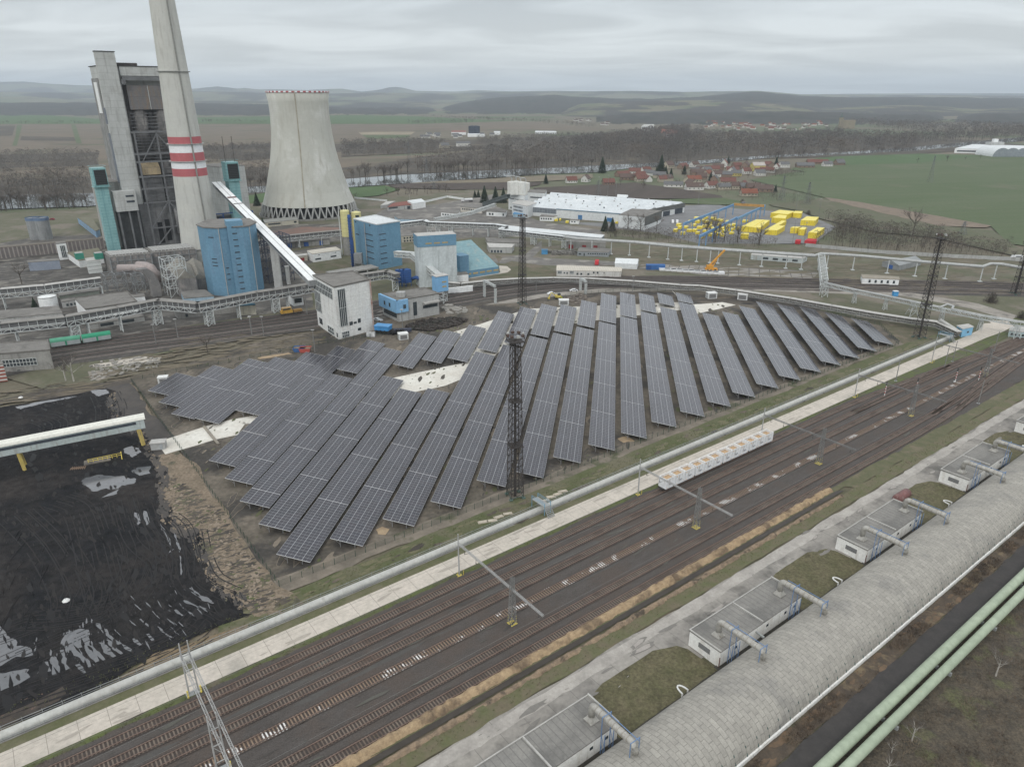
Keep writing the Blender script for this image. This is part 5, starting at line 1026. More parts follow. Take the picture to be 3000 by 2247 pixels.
# steep blue-green storage hall
a_, b_ = G(z4(-150, 1138)), G(z4(328, 1066)); d_ = (b_ - a_).normalized(); nr = Vector((-d_.y, d_.x, 0)); ln = (b_ - a_).length
t = thing('storage_hall', 'steep-sided blue-green storage hall with blue skirting wall', 'building', a_); hw = HT(z4(328, 1066), z4(0, 1005)[1]); mid = b_ + nr * 17 - d_ * 9
hr = HW(mid.x, mid.y, z4(0, 775)[1]); Z = Vector((0, 0, 1))
rooft = M('teal_sheet', (.21, .335, .36), (.18, .295, .32), s=9, rough=.55, streak=((.27, .33, .32), 3), extra=wave_lines(0, 5.2, .25, (.15, .24, .27), .6, vertical=True))
m = MB(); d0 = d_ * ln; r0_, r1_ = nr * 17 + Z * hr + d_ * 6, d0 + nr * 17 + Z * hr - d_ * 9
m.add([Z * hw, d0 + Z * hw, r1_, r0_, d0 + nr * 34 + Z * hw, nr * 34 + Z * hw], [(0, 1, 2, 3), (1, 4, 2), (4, 5, 3, 2), (5, 0, 3)]); m.build('roof', rooft, t)
MB().prism([Vector((0, 0, 0)), d0, d0 + nr * 34, nr * 34], 0, hw - .02).build('wall', wblue, t)
for i in range(5):
 s_ = .40 + i * .125; MB().box(d0 * s_ + d0 * .045 - nr * .1 + Z * hw * .55, (ln * .09, .2, hw * .22), ax=(d_, nr, Z)).build('window', och, t)
MB().box(d0 * .36 + nr * 3 + Z * hw * 1.6, (6, 8, hw * 3.2), ax=(d_, nr, Z)).build('door_tower', wblue, t)
# blue silo cluster
sp_ = z2(1835, 905); hs = HT(sp_, z2(0, 315)[1])
T_ = [z2(1700, 292), z2(1758, 313), z2(1885, 320), z2(1955, 312), z2(2095, 306), z2(2150, 300), z2(2208, 272), z2(2150, 240), z2(2020, 240), z2(1800, 250)]
P = [G(p, hs) for p in T_]; o_ = P[2].copy(); o_.z = 0; t = thing('blue_silo_block', 'huge sky-blue many-sided silo block at the foot of the chimney', 'silo', o_)
MB().prism([p - o_ for p in P], 0, hs - .3).build('wall', wblue, t)
c_ = sum((p - o_ for p in P), Vector()) / len(P); MB().prism([(p - o_) + ((p - o_) - c_).normalized() * .5 for p in P], hs - .3, hs + .3).build('roof', rgrey, t)
hs2 = HT(z2(1990, 895), z2(0, 258)[1]); A_, B_ = G(z2(1952, 264), hs2) - o_, G(z2(2092, 254), hs2) - o_; A_.z = B_.z = 0; d_ = (B_ - A_).normalized(); nr = Vector((-d_.y, d_.x, 0)); ln = (B_ - A_).length
MB().prism([A_, B_, B_ + nr * 8, A_ + nr * 8], 0, hs2).build('stair_tower', wblue, t)
for i in range(11):
 z_ = hs2 * (.92 - i * .083); MB().box(A_ + d_ * ln * .42 - nr * .06 + Z * z_, (ln * .3, .14, .55), ax=(d_, nr, Z)).build('window', slat, t)
for (x_, y_) in ((1800, 355), (1855, 360), (1770, 560), (1775, 600), (1780, 640)):
 pass
for f_, zs in ((1, (.86, .55, .5, .45)), (2, (.42, .33, .25))):
 a, b = P[f_] - o_, P[f_ + 1] - o_; a.z = b.z = 0; dd = (b - a).normalized(); n2 = Vector((dd.y, -dd.x, 0))
 for z_ in zs: MB().box(a * .6 + b * .4 + n2 * .06 + Z * hs * z_, ((b - a).length * .35, .14, .5), ax=(dd, n2, Z)).build('window', slat, t)
for f_ in (2, 5):
 a = P[f_] - o_; a.z = 0; MB().bar(a * 1.005 + Z * 1 + Vector((0, -.25, 0)), a * 1.005 + Z * hs + Vector((0, -.25, 0)), .3).build('drain_pipe', wlgrey, t)
# CHIMNEY
cb = G((598, 757)); t = thing('chimney', 'very tall tapering concrete chimney with red and white bands', 'chimney', cb)
chc = M('chimney_concrete', (.50, .50, .46), (.46, .46, .43), fine=.03, s=9, rough=.85, streak=((.38, .37, .34), 1.6), extra=wave_lines(0, 2.5, .08, (.42, .42, .39), .5, vertical=True)); redp = M('band_red', (.42, .12, .13), (.37, .11, .12), s=4, rough=.7, streak=((.38, .12, .12), 1)); whp = M('band_white', (.74, .75, .76), (.70, .71, .72), s=4)
prf = [(0, 13.2), (8, 12.5), (17, 11.9), (50, 10.4), (76.4, 9.55), (113, 8.3), (151, 7.0), (270, 4.4)]
def rad(z):
 for (a, ra), (b, rb) in zip(prf, prf[1:]):
  if a <= z <= b: return ra + (rb - ra) * (z - a) / (b - a)
m = MB(); zs = [0, 8, 20, 40, 53.0]; m.lathe((0, 0, 0), [(rad(z), z) for z in zs], 40)
zz_ = [76.4, 95, 113, 130, 151, 180, 225, 270]; m.lathe((0, 0, 0), [(rad(z), z) for z in zz_] + [(rad(270) - .5, 270), (0.1, 268)], 40); m.build('shaft', chc, t, smooth=True)
for a, b, mt in ((53.0, 57.7, redp), (57.7, 61.9, whp), (61.9, 67.1, redp), (67.1, 72.3, whp), (72.3, 76.4, redp)): MB().lathe((0, 0, 0), [(rad(a), a), (rad(b), b)], 40).build('red_band' if mt is redp else 'white_band', mt, t, smooth=True)
for z_ in (8.3, 62.0, 72.2, 113.3):
 r_ = rad(z_); MB().lathe((0, 0, 0), [(r_ + .05, z_ - .3), (r_ + 1.1, z_ - .2), (r_ + 1.1, z_ + .15), (r_ + .05, z_ + .15)], 40).build('platform', wlgrey, t)
dr = (-cb).normalized(); sd = Vector((-dr.y, dr.x, 0)); m = MB(); pts_ = [(rad(z) + .25) for z in range(0, 270, 10)]
dd_ = (dr * .93 - sd * -.36).normalized()
for i in range(26): m.bar(dd_ * pts_[i] + Z * i * 10, dd_ * pts_[i + 1] + Z * (i + 1) * 10, .8, .5)
m.build('ladder', M('ladder_grey', (.28, .28, .26), (.22, .22, .2), s=1.2), t)
# COOLING TOWER
cc_ = G((909, 626)); t = thing('cooling_tower', 'giant pale concrete cooling tower on slanting legs', 'cooling tower', cc_)
ctc = M('tower_concrete', (.49, .49, .44), (.45, .45, .405), fine=.03, s=16, rough=.9, streak=((.40, .39, .34), 3.5), extra=wave_lines(0, 1.6, .12, (.44, .44, .39), .55, vertical=True), c3=(.56, .56, .52), s3=30)
def ctr(y, w_, yy):  # width in px at image row y of the axis
 z_ = HW(cc_.x, cc_.y, y); return (w_ / 2 * (cc_.y * cP - (z_ - 100) * sP) / FP * .975, z_)
PR_ = [ctr(y, w_, 0) for y, w_ in ((592, 266), (572, 252), (550, 238), (510, 217), (470, 199), (430, 186), (395, 178), (360, 173), (330, 172), (300, 175), (268, 184))]
m = MB(); m.lathe((0, 0, 0), PR_ + [(PR_[-1][0] - .6, PR_[-1][1]), (PR_[-2][0] - .8, PR_[-2][1]), (PR_[5][0] - 1, PR_[5][1]), (PR_[0][0] - 1, PR_[0][1] + .1)], 96); m.build('shell', ctc, t, smooth=True)
zt_, rt_ = PR_[-1][1], PR_[-1][0]; zb_, rb_ = PR_[0][1], PR_[0][0]
for k_ in range(2):
 m = MB()
 for i in range(36):
  a0 = 2 * math.pi * (i * 2 + k_) / 72; m.lathe((0, 0, 0), [(rt_ + .25, zt_ - 1.1), (rt_ + .25, zt_ + .1), (rt_ - .7, zt_ + .1)], 2, a0=a0, a1=a0 + 2 * math.pi / 72)
 m.build('rim_marking', redp if k_ else whp, t)
m = MB(); NL = 44; rg = rb_ + 2.6
for i in range(NL):
 a = 2 * math.pi * i / NL
 for s_ in (-1, 1):
  b = a + s_ * math.pi / NL; m.bar((rg * math.cos(a), rg * math.sin(a), 0), (rb_ * math.cos(b) * .995, rb_ * math.sin(b) * .995, zb_ + .3), .95)
m.build('legs', wlgrey, t)
MB().lathe((0, 0, 0), [(rg + 1.5, 0), (rg + 1.5, 1.6), (rg + .8, 1.6), (rg + .8, 0)], 64).build('basin_wall', wgrey, t)
MB().lathe((0, 0, 0), [(rb_ - 6, 0), (rb_ - 6, zb_ - 1), (.1, zb_)], 48).build('inner_fill', M('dark_fill', (.03, .03, .03)), t)
ang = math.atan2(-cc_.y, -cc_.x) - .10
m = MB()
for (r0, q0), (r1, q1) in zip(PR_, PR_[1:]): m.bar((r0 * 1.004 * math.cos(ang), r0 * 1.004 * math.sin(ang), q0), (r1 * 1.004 * math.cos(ang), r1 * 1.004 * math.sin(ang), q1), .9, .5)
m.build('ladder', M('stained_ladder', (.30, .27, .21), (.4, .37, .3), s=3), t)
# BOILER HOUSE
ob = G((392, 728)); t = thing('boiler_house', 'towering weathered boiler house with white stair shaft and dark steel front', 'building', ob, math.pi / 2 - R(51))
bz = lambda y: HT((392, 728), 100 + .3392 * y)
clad = M('boiler_cladding', (.48, .49, .475), (.42, .43, .415), fine=.04, s=9, rough=.8, streak=((.31, .31, .295), 1.6), extra=both(wave_lines(0, 4.2, .14, (.24, .24, .23), .8, vertical=True)), c3=(.38, .38, .365), s3=14)
cladd = M('boiler_dark', (.135, .13, .125), (.085, .082, .08), s=5, rough=.85, streak=((.045, .043, .042), 2.2), c3=(.20, .19, .18), s3=8, extra=wave_lines(0, 2.6, .2, (.065, .06, .06), .7, vertical=True))
gsteel = M('girder_grey', (.17, .175, .18), (.12, .122, .125), s=4, rough=.7)
zt = bz(275); ZT = bz(152)
MB().bx(0, 11.5, 0, 4, 0, ZT).build('stair_shaft', clad, t); MB().bx(-.3, 11.8, -.3, 4.3, ZT, ZT + .5).build('roof_edge', M('black_edge', (.05, .05, .05)), t)
MB().bx(1, 46, 8.01, 30, 0, zt).build('main_body', clad, t)
MB().bx(1, 13, 4.01, 8, 0, zt).build('front_pier', clad, t)
MB().bx(13.01, 46, 2, 8, bz(358), zt).build('lintel', clad, t)
MB().bx(.7, 46.3, 1.7, 33.3, zt, zt + .5).build('roof_edge', MATS['black_edge'], t)
MB().bx(11, 26, 9, 18, zt + .5, bz(240)).build('roof_house', M('black_house', (.045, .04, .04), (.07, .06, .055), s=4), t)
MB().bx(45, 50, 6, 12, zt - 4, bz(170)).build('corner_turret', clad, t)
MB().bx(.6, .995, 10, 31, 0, bz(380)).build('side_panel', M('side_grey', (.20, .20, .195), (.3, .3, .29), s=6, streak=((.1, .1, .09), 2)), t); MB().bx(.3, .59, 15, 24, bz(690), bz(415)).build('white_panel', wclean, t)
MB().bx(-.3, -.003, 1.5, 7, bz(780), bz(640)).build('glazed_strip', M('grey_blue_glass', (.12, .14, .17), (.2, .21, .23), s=3), t)
MB().bx(-.3, -.003, 1.5, 7, bz(1290), bz(860)).build('glazed_strip', MATS['grey_blue_glass'], t)
MB().bx(13.01, 46, 7.6, 7.95, 0, bz(440)).build('dark_front', cladd, t)
MB().bx(13.5, 47.5, .8, 2, bz(400), bz(362)).build('girder', gsteel, t); MB().bx(12.5, 15, -.5, 2, bz(430), bz(390)).build('cable_drum', gsteel, t)
m = MB(); m.bx(15.5, 28.3, 3, 7.5, bz(658), bz(442)); m.bx(28.6, 43, 3, 7.5, bz(658), bz(442)); m.build('hanging_casing', M('casing', (.17, .165, .165), (.14, .135, .135), s=6, streak=((.22, .15, .09), 1.6), extra=wave_lines(0, 9, .3, (.09, .09, .09), .6, vertical=True)), t)
MB().bx(28.3, 28.6, 2.7, 3.2, bz(658), bz(442)).build('white_pipe', lsteel, t)
for i in range(6):
 y_ = 690 + i * 31; MB().bx(14.5, 46.5, 4.4, 5.2, bz(y_ + 6), bz(y_)).build('walkway', gsteel, t)
m = MB(); m.tube([(21, 9, bz(1100)), (21, 9, bz(660))], 5.6, 20); m.tube([(35, 9, bz(1100)), (35, 9, bz(660))], 5.6, 20); m.build('boiler_drum', cladd, t, smooth=True)
m = MB(); zl_ = [bz(y) for y in (855, 1045, 1115, 1245, 1350, 1470)] + [0]
XP = (13.5, 27.5, 42)
for x in XP: m.bar((x, -3, 0), (x, -3, zl_[0] + .6), 1.0)
for z_ in zl_[:-1]: m.bar((11.5, -3, z_), (43.5, -3, z_), .9, 1.1)
for x in XP: m.bar((x, -3, zl_[0]), (x, 7, zl_[0]), .7); m.bar((x, -3, zl_[3]), (x, 7, zl_[3]), .7)
m.bar((27.5, -3, zl_[0] - 1), (15.5, -3, zl_[2]), .6); m.bar((27.5, -3, zl_[0] - 1), (40, -3, zl_[2]), .6)
m.bar((27.5, -3, zl_[5]), (13.8, -3, zl_[5] * .42), .8); m.bar((27.5, -3, zl_[5]), (41, -3, zl_[5] * .42), .8); m.bar((13.5, -3, zl_[5] * .42), (42, -3, zl_[5] * .42), .8); m.bar((27.5, -3, zl_[5] * .42), (15, -3, 0), .7)
for k in range(9): z_ = bz(880 + k * 26); m.bar((14, 2.2, z_), (46, 2.2, z_), .3)
for k in range(7): z_ = bz(1265 + k * 30); m.bar((14, -1, z_), (46, -1, z_), .25)
m.build('steel_frame', gsteel, t)
tand = M('tan_duct', (.42, .33, .20), (.30, .25, .17), s=4, streak=((.24, .19, .14), 1.2))
for x in (15.5, 28.5):
 m = MB(); m.add([(x, -1, zl_[3] + 1), (x + 11, -1, zl_[3] + 1), (x + 11, -1, zl_[3] + 5), (x, -1, zl_[3] + 5), (x, 4, zl_[2] - .5), (x + 11, 4, zl_[2] - .5), (x + 11, 7, zl_[3] + 1), (x, 7, zl_[3] + 1)], [(0, 1, 2, 3), (3, 2, 5, 4), (0, 3, 4, 7), (1, 6, 5, 2)]); m.build('curved_duct', tand if x < 20 else cladd, t)
midg = M('stained_sheet', (.20, .20, .20), (.14, .14, .14), s=5, streak=((.08, .08, .08), 1.8), extra=wave_lines(0, 1.8, .12, (.1, .1, .1), .6, vertical=True))
m = MB(); m.bx(15, 27, 1, 7, bz(1465), bz(1265)); m.bx(28, 46, 1, 7, bz(1465), bz(1265)); m.bx(8, 46, -1, 7, 0, bz(1480)); m.build('lower_casing', midg, t)
for x_, z0_, z1_ in ((18, 0.05, .55), (33, .5, .9), (23, .1, .6)):
 zc_ = bz(1480); MB().bx(x_, x_ + 3.2, -1.15, -1.003, zc_ * z0_, zc_ * z1_).build('opening', M('black_opening', (.015, .015, .015)), t)
m = MB(); [m.tube([(x, -2.2, bz(1480) * .25), (x, -2.2, bz(1480) * .75), (x, -1.2, bz(1480) * .85)], 1.3, 10) for x in (31.5, 35)]; m.build('riser_duct', M('lagged_duct', (.26, .26, .26), (.18, .18, .18), s=1.5), t, smooth=True)
MB().bx(-7, 6.5, -7, 2, bz(1520), bz(1350)).build('white_block', clad, t)
m = MB(); [m.bx(0, 5, -7.15, -7.003, bz(y + 16), bz(y)) for y in (1385, 1432)]; m.build('slot_window', slat, t)
m = MB(); [m.bx(x, x + 1, -6.5, -5.5, 0, bz(1520)) for x in (-6.5, 0, 5.4)]; m.build('columns', gsteel, t)
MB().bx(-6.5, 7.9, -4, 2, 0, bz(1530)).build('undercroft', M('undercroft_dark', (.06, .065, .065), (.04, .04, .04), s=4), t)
MB().bx(-10, 0.98, 8, 48, 0, bz(1290)).build('bunker_wing', M('ribbed_white', (.40, .40, .37), (.33, .33, .31), s=8, extra=both(wave_lines(-R(51) + math.pi / 2, 2.2, .5, (.22, .21, .19), .7)), streak=((.25, .24, .22), 2)), t)
MB().bx(-10.3, .97, 7.9, 48.3, bz(1290) + .01, bz(1290) + .3).build('wing_roof', rgrey, t)
cyan = M('cyan_sheet', (.25, .44, .44), (.21, .38, .385), s=5, rough=.5, streak=((.15, .30, .32), 1.3), extra=both(wave_lines(0, 2.0, .18, (.10, .25, .27), .8, vertical=True), wave_lines(R(39), 2.6, .15, (.12, .28, .3), .5)))
for p, yt, lb, w_ in (((322, 740), z1(0, 1160)[1], 'cyan sheet-clad lift tower in front of the boiler house, left of the chimney', 7.2), ((699, 735), z1(0, 1108)[1], 'cyan sheet-clad lift tower right of the chimney, behind the inclined conveyor', 7.2)):
 h_ = HT(p, yt); tt = thing('lift_tower', lb, 'tower', G(p), math.pi / 2 - R(51), 'cyan lift towers')
 MB().bx(0, w_, 0, w_, 0, h_ - 12).build('shaft', cyan, tt); MB().bx(-.6, w_ + .6, -.6, w_ + .6, h_ - 12, h_).build('head', cyan, tt)
 MB().bx(.4, w_ + .2, -.75, -.6, h_ - 11, h_ - 1.2).build('louvre', M('black_louvre', (.02, .022, .022), (.03, .03, .03), s=1, extra=wave_lines(0, 1.1, .12, (.1, .14, .14), .6, vertical=True)), tt)
 m = MB(); q = [(-1, -1), (w_ + 1, -1), (w_ + 1, w_ + 1), (-1, w_ + 1)]
 for z_ in (h_ + 1.1, h_ - 10.9): [m.bar((*q[i], z_), (*q[(i + 1) % 4], z_), .12) for i in range(4)]
 m.bx(-1.4, w_ + 1.4, -1.4, w_ + 1.4, h_ - 12.3, h_ - 12.1); m.build('railing', cyan, tt)
 if p[0] > 600: m = MB(); [m.bar((x, 2, h_), (x, 2, h_ + 16), .25) for x in (.5, 6.5)]; m.build('antenna', dark_m, tt)
bld('side_building', 'grey-white block just right of the chimney behind the conveyor head', 'building', [z1(1700, 1130), z1(1900, 1150)], None, clad, rgrey, h=47, depth=22)
t = thing('service_structure', 'dark steel service structure under the upper end of the inclined conveyor', 'structure', G((640, 742)), math.pi / 2 - R(51))
MB().bx(0, 26, 4, 16, 0, 24).build('casing', M('dark_casing', (.045, .05, .055), (.1, .1, .1), s=4, c3=(.2, .2, .2), s3=5), t)
m = MB(); [m.bar((x, 0, 0), (x, 0, 26), .7) for x in (0, 7, 14, 21, 27)]; [m.bar((0, 0, z), (27, 0, z), .5) for z in (5, 10, 15, 20, 26)]; [m.bar((x, 0, 5 * i), (x + 7, 0, 5 * i + 5), .3) for i in range(5) for x in (0, 14)]; m.build('frame', dblue, t)
A_ = G(z1(1870, 1300), 44); B_ = G(z3(655, 1150), 21); t = thing('inclined_conveyor', 'long white inclined conveyor gallery rising from transfer tower to boiler house', 'conveyor', (B_.x, B_.y, 0))
d_ = (A_ - B_); ln = d_.length; d_ /= ln; sx = d_.cross(Z).normalized(); up = sx.cross(d_); o_ = Vector((B_.x, B_.y, 0)); mid = (A_ + B_) / 2 - o_
MB().box(mid, (4.8, ln, 2.6), ax=(sx, d_, up)).build('gallery', M('gallery_side', (.30, .31, .31), (.24, .25, .25), s=5, streak=((.16, .16, .16), 2)), t)
m = MB(); m.box(mid + up * 1.55 + sx * 1.35, (2.9, ln, .3), ax=(sx, d_, up)); m.box(mid + up * 1.55 - sx * 1.35, (2.9, ln, .3), ax=(sx, d_, up)); m.build('roof', wclean, t)
MB().box(mid + up * .3 + sx * 2.45, (.08, ln * .9, .8), ax=(sx, d_, up)).build('window_strip', slat, t); MB().box(mid + up * .3 - sx * 2.45, (.08, ln * .9, .8), ax=(sx, d_, up)).build('window_strip', slat, t)
MB().box(mid + up * 1.75 , (.3, ln, .25), ax=(sx, d_, up)).build('ridge', wlgrey, t)
MB().box(B_ - o_ + d_ * ln * .78 + up * 1.75, (5.2, 3, .25), ax=(sx, d_, up)).build('hatch', rustd, t); MB().box(B_ - o_ + d_ * ln * .70 + up * 1.75, (5.2, 1.2, .25), ax=(sx, d_, up)).build('hatch', dark_m, t)
for s_ in (.33, .6): c_ = B_ - o_ + d_ * ln * s_; m = MB(); m.bx(c_.x - 2, c_.x + 2, c_.y - .8, c_.y + .8, 0, c_.z - 1.5); m.build('pier', wlgrey, t)
# PRECIPITATORS AND DUCTS
rail_m = M('white_rail', (.6, .6, .58)); espm = M('precipitator_grey', (.22, .21, .20), (.16, .155, .15), s=5, streak=((.10, .095, .09), 1.5), c3=(.3, .27, .25), s3=6)
def esp(Rp, base, lb):
 tt, Q, zl = bld('precipitator', lb, 'precipitator', Rp, base, espm, rgrey)
 m = MB(); a, b, d = Q[0], Q[1], Q[3]
 for i in range(1, 12):
  for j in range(1, 5):
   p = a + (b - a) * (i / 12) + (d - a) * (j / 5); m.box(p + Z * (zl + .9), (2.4, .5, .5), rz=R(40)); m.bar(p + Z * zl, p + Z * (zl + .9), .3)
 m.build('roof_fittings', rail_m, tt); m = MB()
 for z_ in (.15, .45, .75): m.bar(a + Z * zl * z_ + Vector((0, -.3, 0)), b + Z * zl * z_ + Vector((0, -.3, 0)), .4)
 for i in range(7): q = a + (b - a) * i / 6 + Vector((0, -.3, 0)); m.bar(q, q + Z * zl, .5)
 m.build('stiffeners', steel_m, tt)
esp([z2(950, 572), z2(1305, 540), z2(1250, 500), z2(890, 530)], z2(960, 735), 'large grey precipitator with cluttered white roof fittings, left one')
esp([z2(1312, 535), z2(1690, 500), z2(1590, 450), z2(1255, 490)], z2(1322, 690), 'large grey precipitator with cluttered white roof fittings, at the chimney foot')
ductm = M('pinkish_duct', (.36, .30, .28), (.28, .25, .24), s=5, rough=.6, streak=((.22, .2, .19), 1.2))
def pipe(name, label, cat, pts, r, mat, zs=None, posts=(), post_m=None, n=12, group=None, collars=0):
 P = [G(p, z) for p, z in pts]; o = Vector((P[0].x, P[0].y, 0)); tt = thing(name, label, cat, o, 0, group)
 MB().tube([p - o for p in P], r, n).build('pipe', mat, tt, smooth=True)
 for q in posts:
  g = G(q);
  best = min(((g - (a + (b - a) * max(0, min(1, (g - a).to_2d().dot((b - a).to_2d()) / max(1e-6, (b - a).to_2d().length_squared))))).to_2d().length, a, b) for a, b in zip(P, P[1:])); a, b = best[1], best[2]
  k = max(0, min(1, (g - a).to_2d().dot((b - a).to_2d()) / (b - a).to_2d().length_squared)); c = a + (b - a) * k; c2 = Vector((c.x, c.y, 0)) - o
  m = MB(); m.tube([c2, c2 + Z * (c.z - r * .8)], .32, 8); m.bx(c2.x - 1, c2.x + 1, c2.y - 1, c2.y + 1, 0, .5); m.build('post', post_m or lsteel, tt)
 return tt
pipe('flue_duct', 'curved pinkish flue duct, left of the two in front of the precipitators', 'duct', [(z2(1020, 670), 11), (z2(1160, 665), 11), (z2(1230, 672), 11), (z2(1275, 710), 9), (z2(1290, 790), 4)], 2.2, ductm)
pipe('flue_duct', 'curved pinkish flue duct, right of the two in front of the precipitators', 'duct', [(z2(1190, 640), 12), (z2(1260, 645), 12), (z2(1310, 665), 12), (z2(1345, 710), 9), (z2(1355, 780), 4)], 2.2, ductm)
for x_, lb in ((1395, 'big grey elbow duct standing beside the steel frames'),):
 tt = thing('elbow_duct', lb, 'duct', G(z2(x_, 905)), math.pi / 2 - R(51)); m = MB(); Pz = [(6 * math.cos(a) - 6, 12 * math.sin(a)) for a in [math.pi * i / 14 - .3 for i in range(9)]]
 for i in range(8):
  (a, b), (c, d) = Pz[i], Pz[i + 1]; m.add([(a, -2.5, b + 4), (a, 2.5, b + 4), (c, 2.5, d + 4), (c, -2.5, d + 4), (a - 4.5, -2.5, b + 4), (a - 4.5, 2.5, b + 4), (c - 4.5, 2.5, d + 4), (c - 4.5, -2.5, d + 4)], [(0, 1, 2, 3), (4, 7, 6, 5), (0, 3, 7, 4), (1, 5, 6, 2), (3, 2, 6, 7), (0, 4, 5, 1)])
 m.build('casing', espm, tt)
bld('duct_housing', 'curved-roofed duct housing with white railings beside the blue silo block', 'housing', [z2(1530, 760), z2(1690, 740), z2(1640, 620), z2(1430, 640)], z2(1545, 915), espm, M('lagged_roof', (.24, .225, .19), (.18, .17, .15), s=3), gable='b', gh=4)
bld('duct_housing', 'ribbed duct housing touching the blue silo block', 'housing', [z2(1665, 765), z2(1775, 745), z2(1740, 610), z2(1600, 620)], z2(1680, 880), espm, MATS['lagged_roof'], gable='b', gh=3)
bld('silo_forebuilding', 'low building with brownish flat roof before the blue silo block', 'building', [z2(1590, 925), z2(1845, 905), z2(1770, 850), z2(1560, 865)], z2(1592, 985), wsky, rgrey)
def frame3(label, p, nx, ny, nz, dx, dy, dz, mat, rz=None, tk=.35):
 tt = thing('pipe_rack', label, 'rack', G(p), math.pi / 2 - R(51) if rz is None else rz); m = MB()
 for i in range(nx + 1):
  for j in range(ny + 1): m.bar((i * dx, j * dy, 0), (i * dx, j * dy, nz * dz), tk)
 for k in range(1, nz + 1):
  for j in range(ny + 1): m.bar((0, j * dy, k * dz), (nx * dx, j * dy, k * dz), tk * .8)
  for i in range(nx + 1): m.bar((i * dx, 0, k * dz), (i * dx, ny * dy, k * dz), tk * .8)
  for i in range(nx):
   for j in (0, ny): m.bar((i * dx, j * dy, (k - 1) * dz), ((i + 1) * dx, j * dy, k * dz), tk * .55)
 m.build('members', mat, tt); return tt
frame3('grey steel frame with flues below the left precipitator', z2(940, 890), 5, 2, 2, 5, 5, 5, steel_m)
frame3('tall white steel frame around the duct housings', z2(1480, 925), 2, 2, 4, 5, 6, 5, lsteel, tk=.3)
frame3('steel frame standing between the precipitators and the elbow duct', z2(1180, 890), 2, 1, 2, 5, 6, 5, steel_m)
frame3('dark steel frame right of the blue silo block under the inclined conveyor', z3(190, 1170), 4, 3, 6, 5, 5, 4.4, M('navy_steel', (.07, .085, .12), (.12, .12, .13), s=3), tk=.4)
MB().bx(0, 19, 2, 14, 0, 14).build('plant_block', espm, thing('filter_house', 'dark soot-stained filter house inside the steel frame by the blue silo block', 'housing', G(z3(200, 1160)), math.pi / 2 - R(51)))
# GALLERIES
groof = M('gallery_roof', (.25, .24, .22), (.20, .19, .175), s=4, rough=.85); gwall = M('gallery_wall', (.10, .10, .10), (.15, .15, .15), s=3)
def gallery(label, pts, z, w=3.4, h=3.2, legs=(), roof=groof, wall=gwall, tr=lsteel, bay=3.2, twin=True, name='conveyor_gallery', t_=.2):
 P = [G(p, z if not isinstance(z, list) else z[i]) for i, p in enumerate(pts)]; o = Vector((P[0].x, P[0].y, 0)); P = [p - o for p in P]
 tt = thing(name, label, 'gallery', o); m = MB(); r = MB(); s = MB()
 for a, b in zip(P, P[1:]):
  d = b - a; l = d.length; d /= l; sx = d.cross(Z).normalized(); up = sx.cross(d); md = (a + b) / 2
  r.box(md + up * .1, (w + .6, l + .3, .25), ax=(sx, d, up));
  s.box(md - up * (h * .25 + .1), (w - .5, l, h * .5), ax=(sx, d, up)); s.box(md - up * (h - .1), (w, l, .2), ax=(sx, d, up))
  n = max(1, round(l / bay))
  for sd in (-1, 1):
   q = sx * sd * w / 2
   for zz in (0, -h * .5, -h): m.bar(a + q + up * zz, b + q + up * zz, t_ * 1.2)
   for i in range(n):
    c = a + d * l * i / n + q; e = a + d * l * (i + 1) / n + q; m.bar(c, c - up * h, t_)
    if i % 2: m.bar(c - up * h * .5, e - up * h, t_)
    else: m.bar(c - up * h, e - up * h * .5, t_)
 r.build('roof', roof, tt); s.build('belt_housing', wall, tt); m.build('truss', tr, tt)
 for q in legs:
  wide = len(q) > 2; g = G(q[:2])
  best = None
  for a, b in zip(P, P[1:]):
   v = (b - a).to_2d(); k = max(0, min(1, ((g - o - a).to_2d()).dot(v) / v.length_squared)); c = a + (b - a) * k; dd = (g - o - c).to_2d().length
   if best is None or dd < best[0]: best = (dd, c, (b - a).normalized())
  c, d = best[1], best[2]; sx = d.cross(Z).normalized(); f = Vector((c.x, c.y, 0)); H_ = c.z - h; m = MB(); d2 = Vector((d.x, d.y, 0)).normalized()
  hw_ = 1.6 if wide else 0
  fx = [(-1, -1), (1, -1), (1, 1), (-1, 1)]
  C_ = [f + sx * i * w / 2 + d2 * j * hw_ for i, j in fx] if wide else [f - sx * w / 2, f + sx * w / 2]
  for q2 in C_: m.bar(q2, q2 + Z * H_, .35)
  nb = max(1, round(H_ / 2.6))
  for k in range(nb):
   for i in range(len(C_) if wide else 1):
    a1, b1 = C_[i], C_[(i + 1) % len(C_)]; z0_, z1_ = H_ * k / nb, H_ * (k + 1) / nb
    m.bar(a1 + Z * z0_, b1 + Z * z1_, .2); m.bar(a1 + Z * z1_, b1 + Z * z0_, .2); m.bar(a1 + Z * z1_, b1 + Z * z1_, .2)
  m.build('support', tr, tt)
 return tt
gallery('long latticed conveyor gallery with grey roof running in front of the rail yard', [z2(-300, 1175), z2(0, 1140), z2(560, 1083), z2(1010, 1003), z2(1370, 938), z2(1705, 968), z2(2211, 872), z3(300, 1205), z3(640, 1150)], 11.5, 3.6, 4.2,
 legs=[(*z2(215, 1285),), (*z2(640, 1268), 1), (*z2(745, 1240),), (*z2(1045, 1205),), (*z2(1380, 1155), 1), (*z2(1790, 1145), 1), (*z2(2060, 1100),), (*z3(325, 1400), 1), (*z3(400, 1365),)])
gallery('upper latticed pipe gallery at the far left of the plant', [z2(-300, 870), z2(0, 845), z2(380, 812), z2(865, 748)], 10.5, 3, 4.5, legs=[z2(40, 1040), z2(420, 930), z2(870, 890)], roof=rpale)
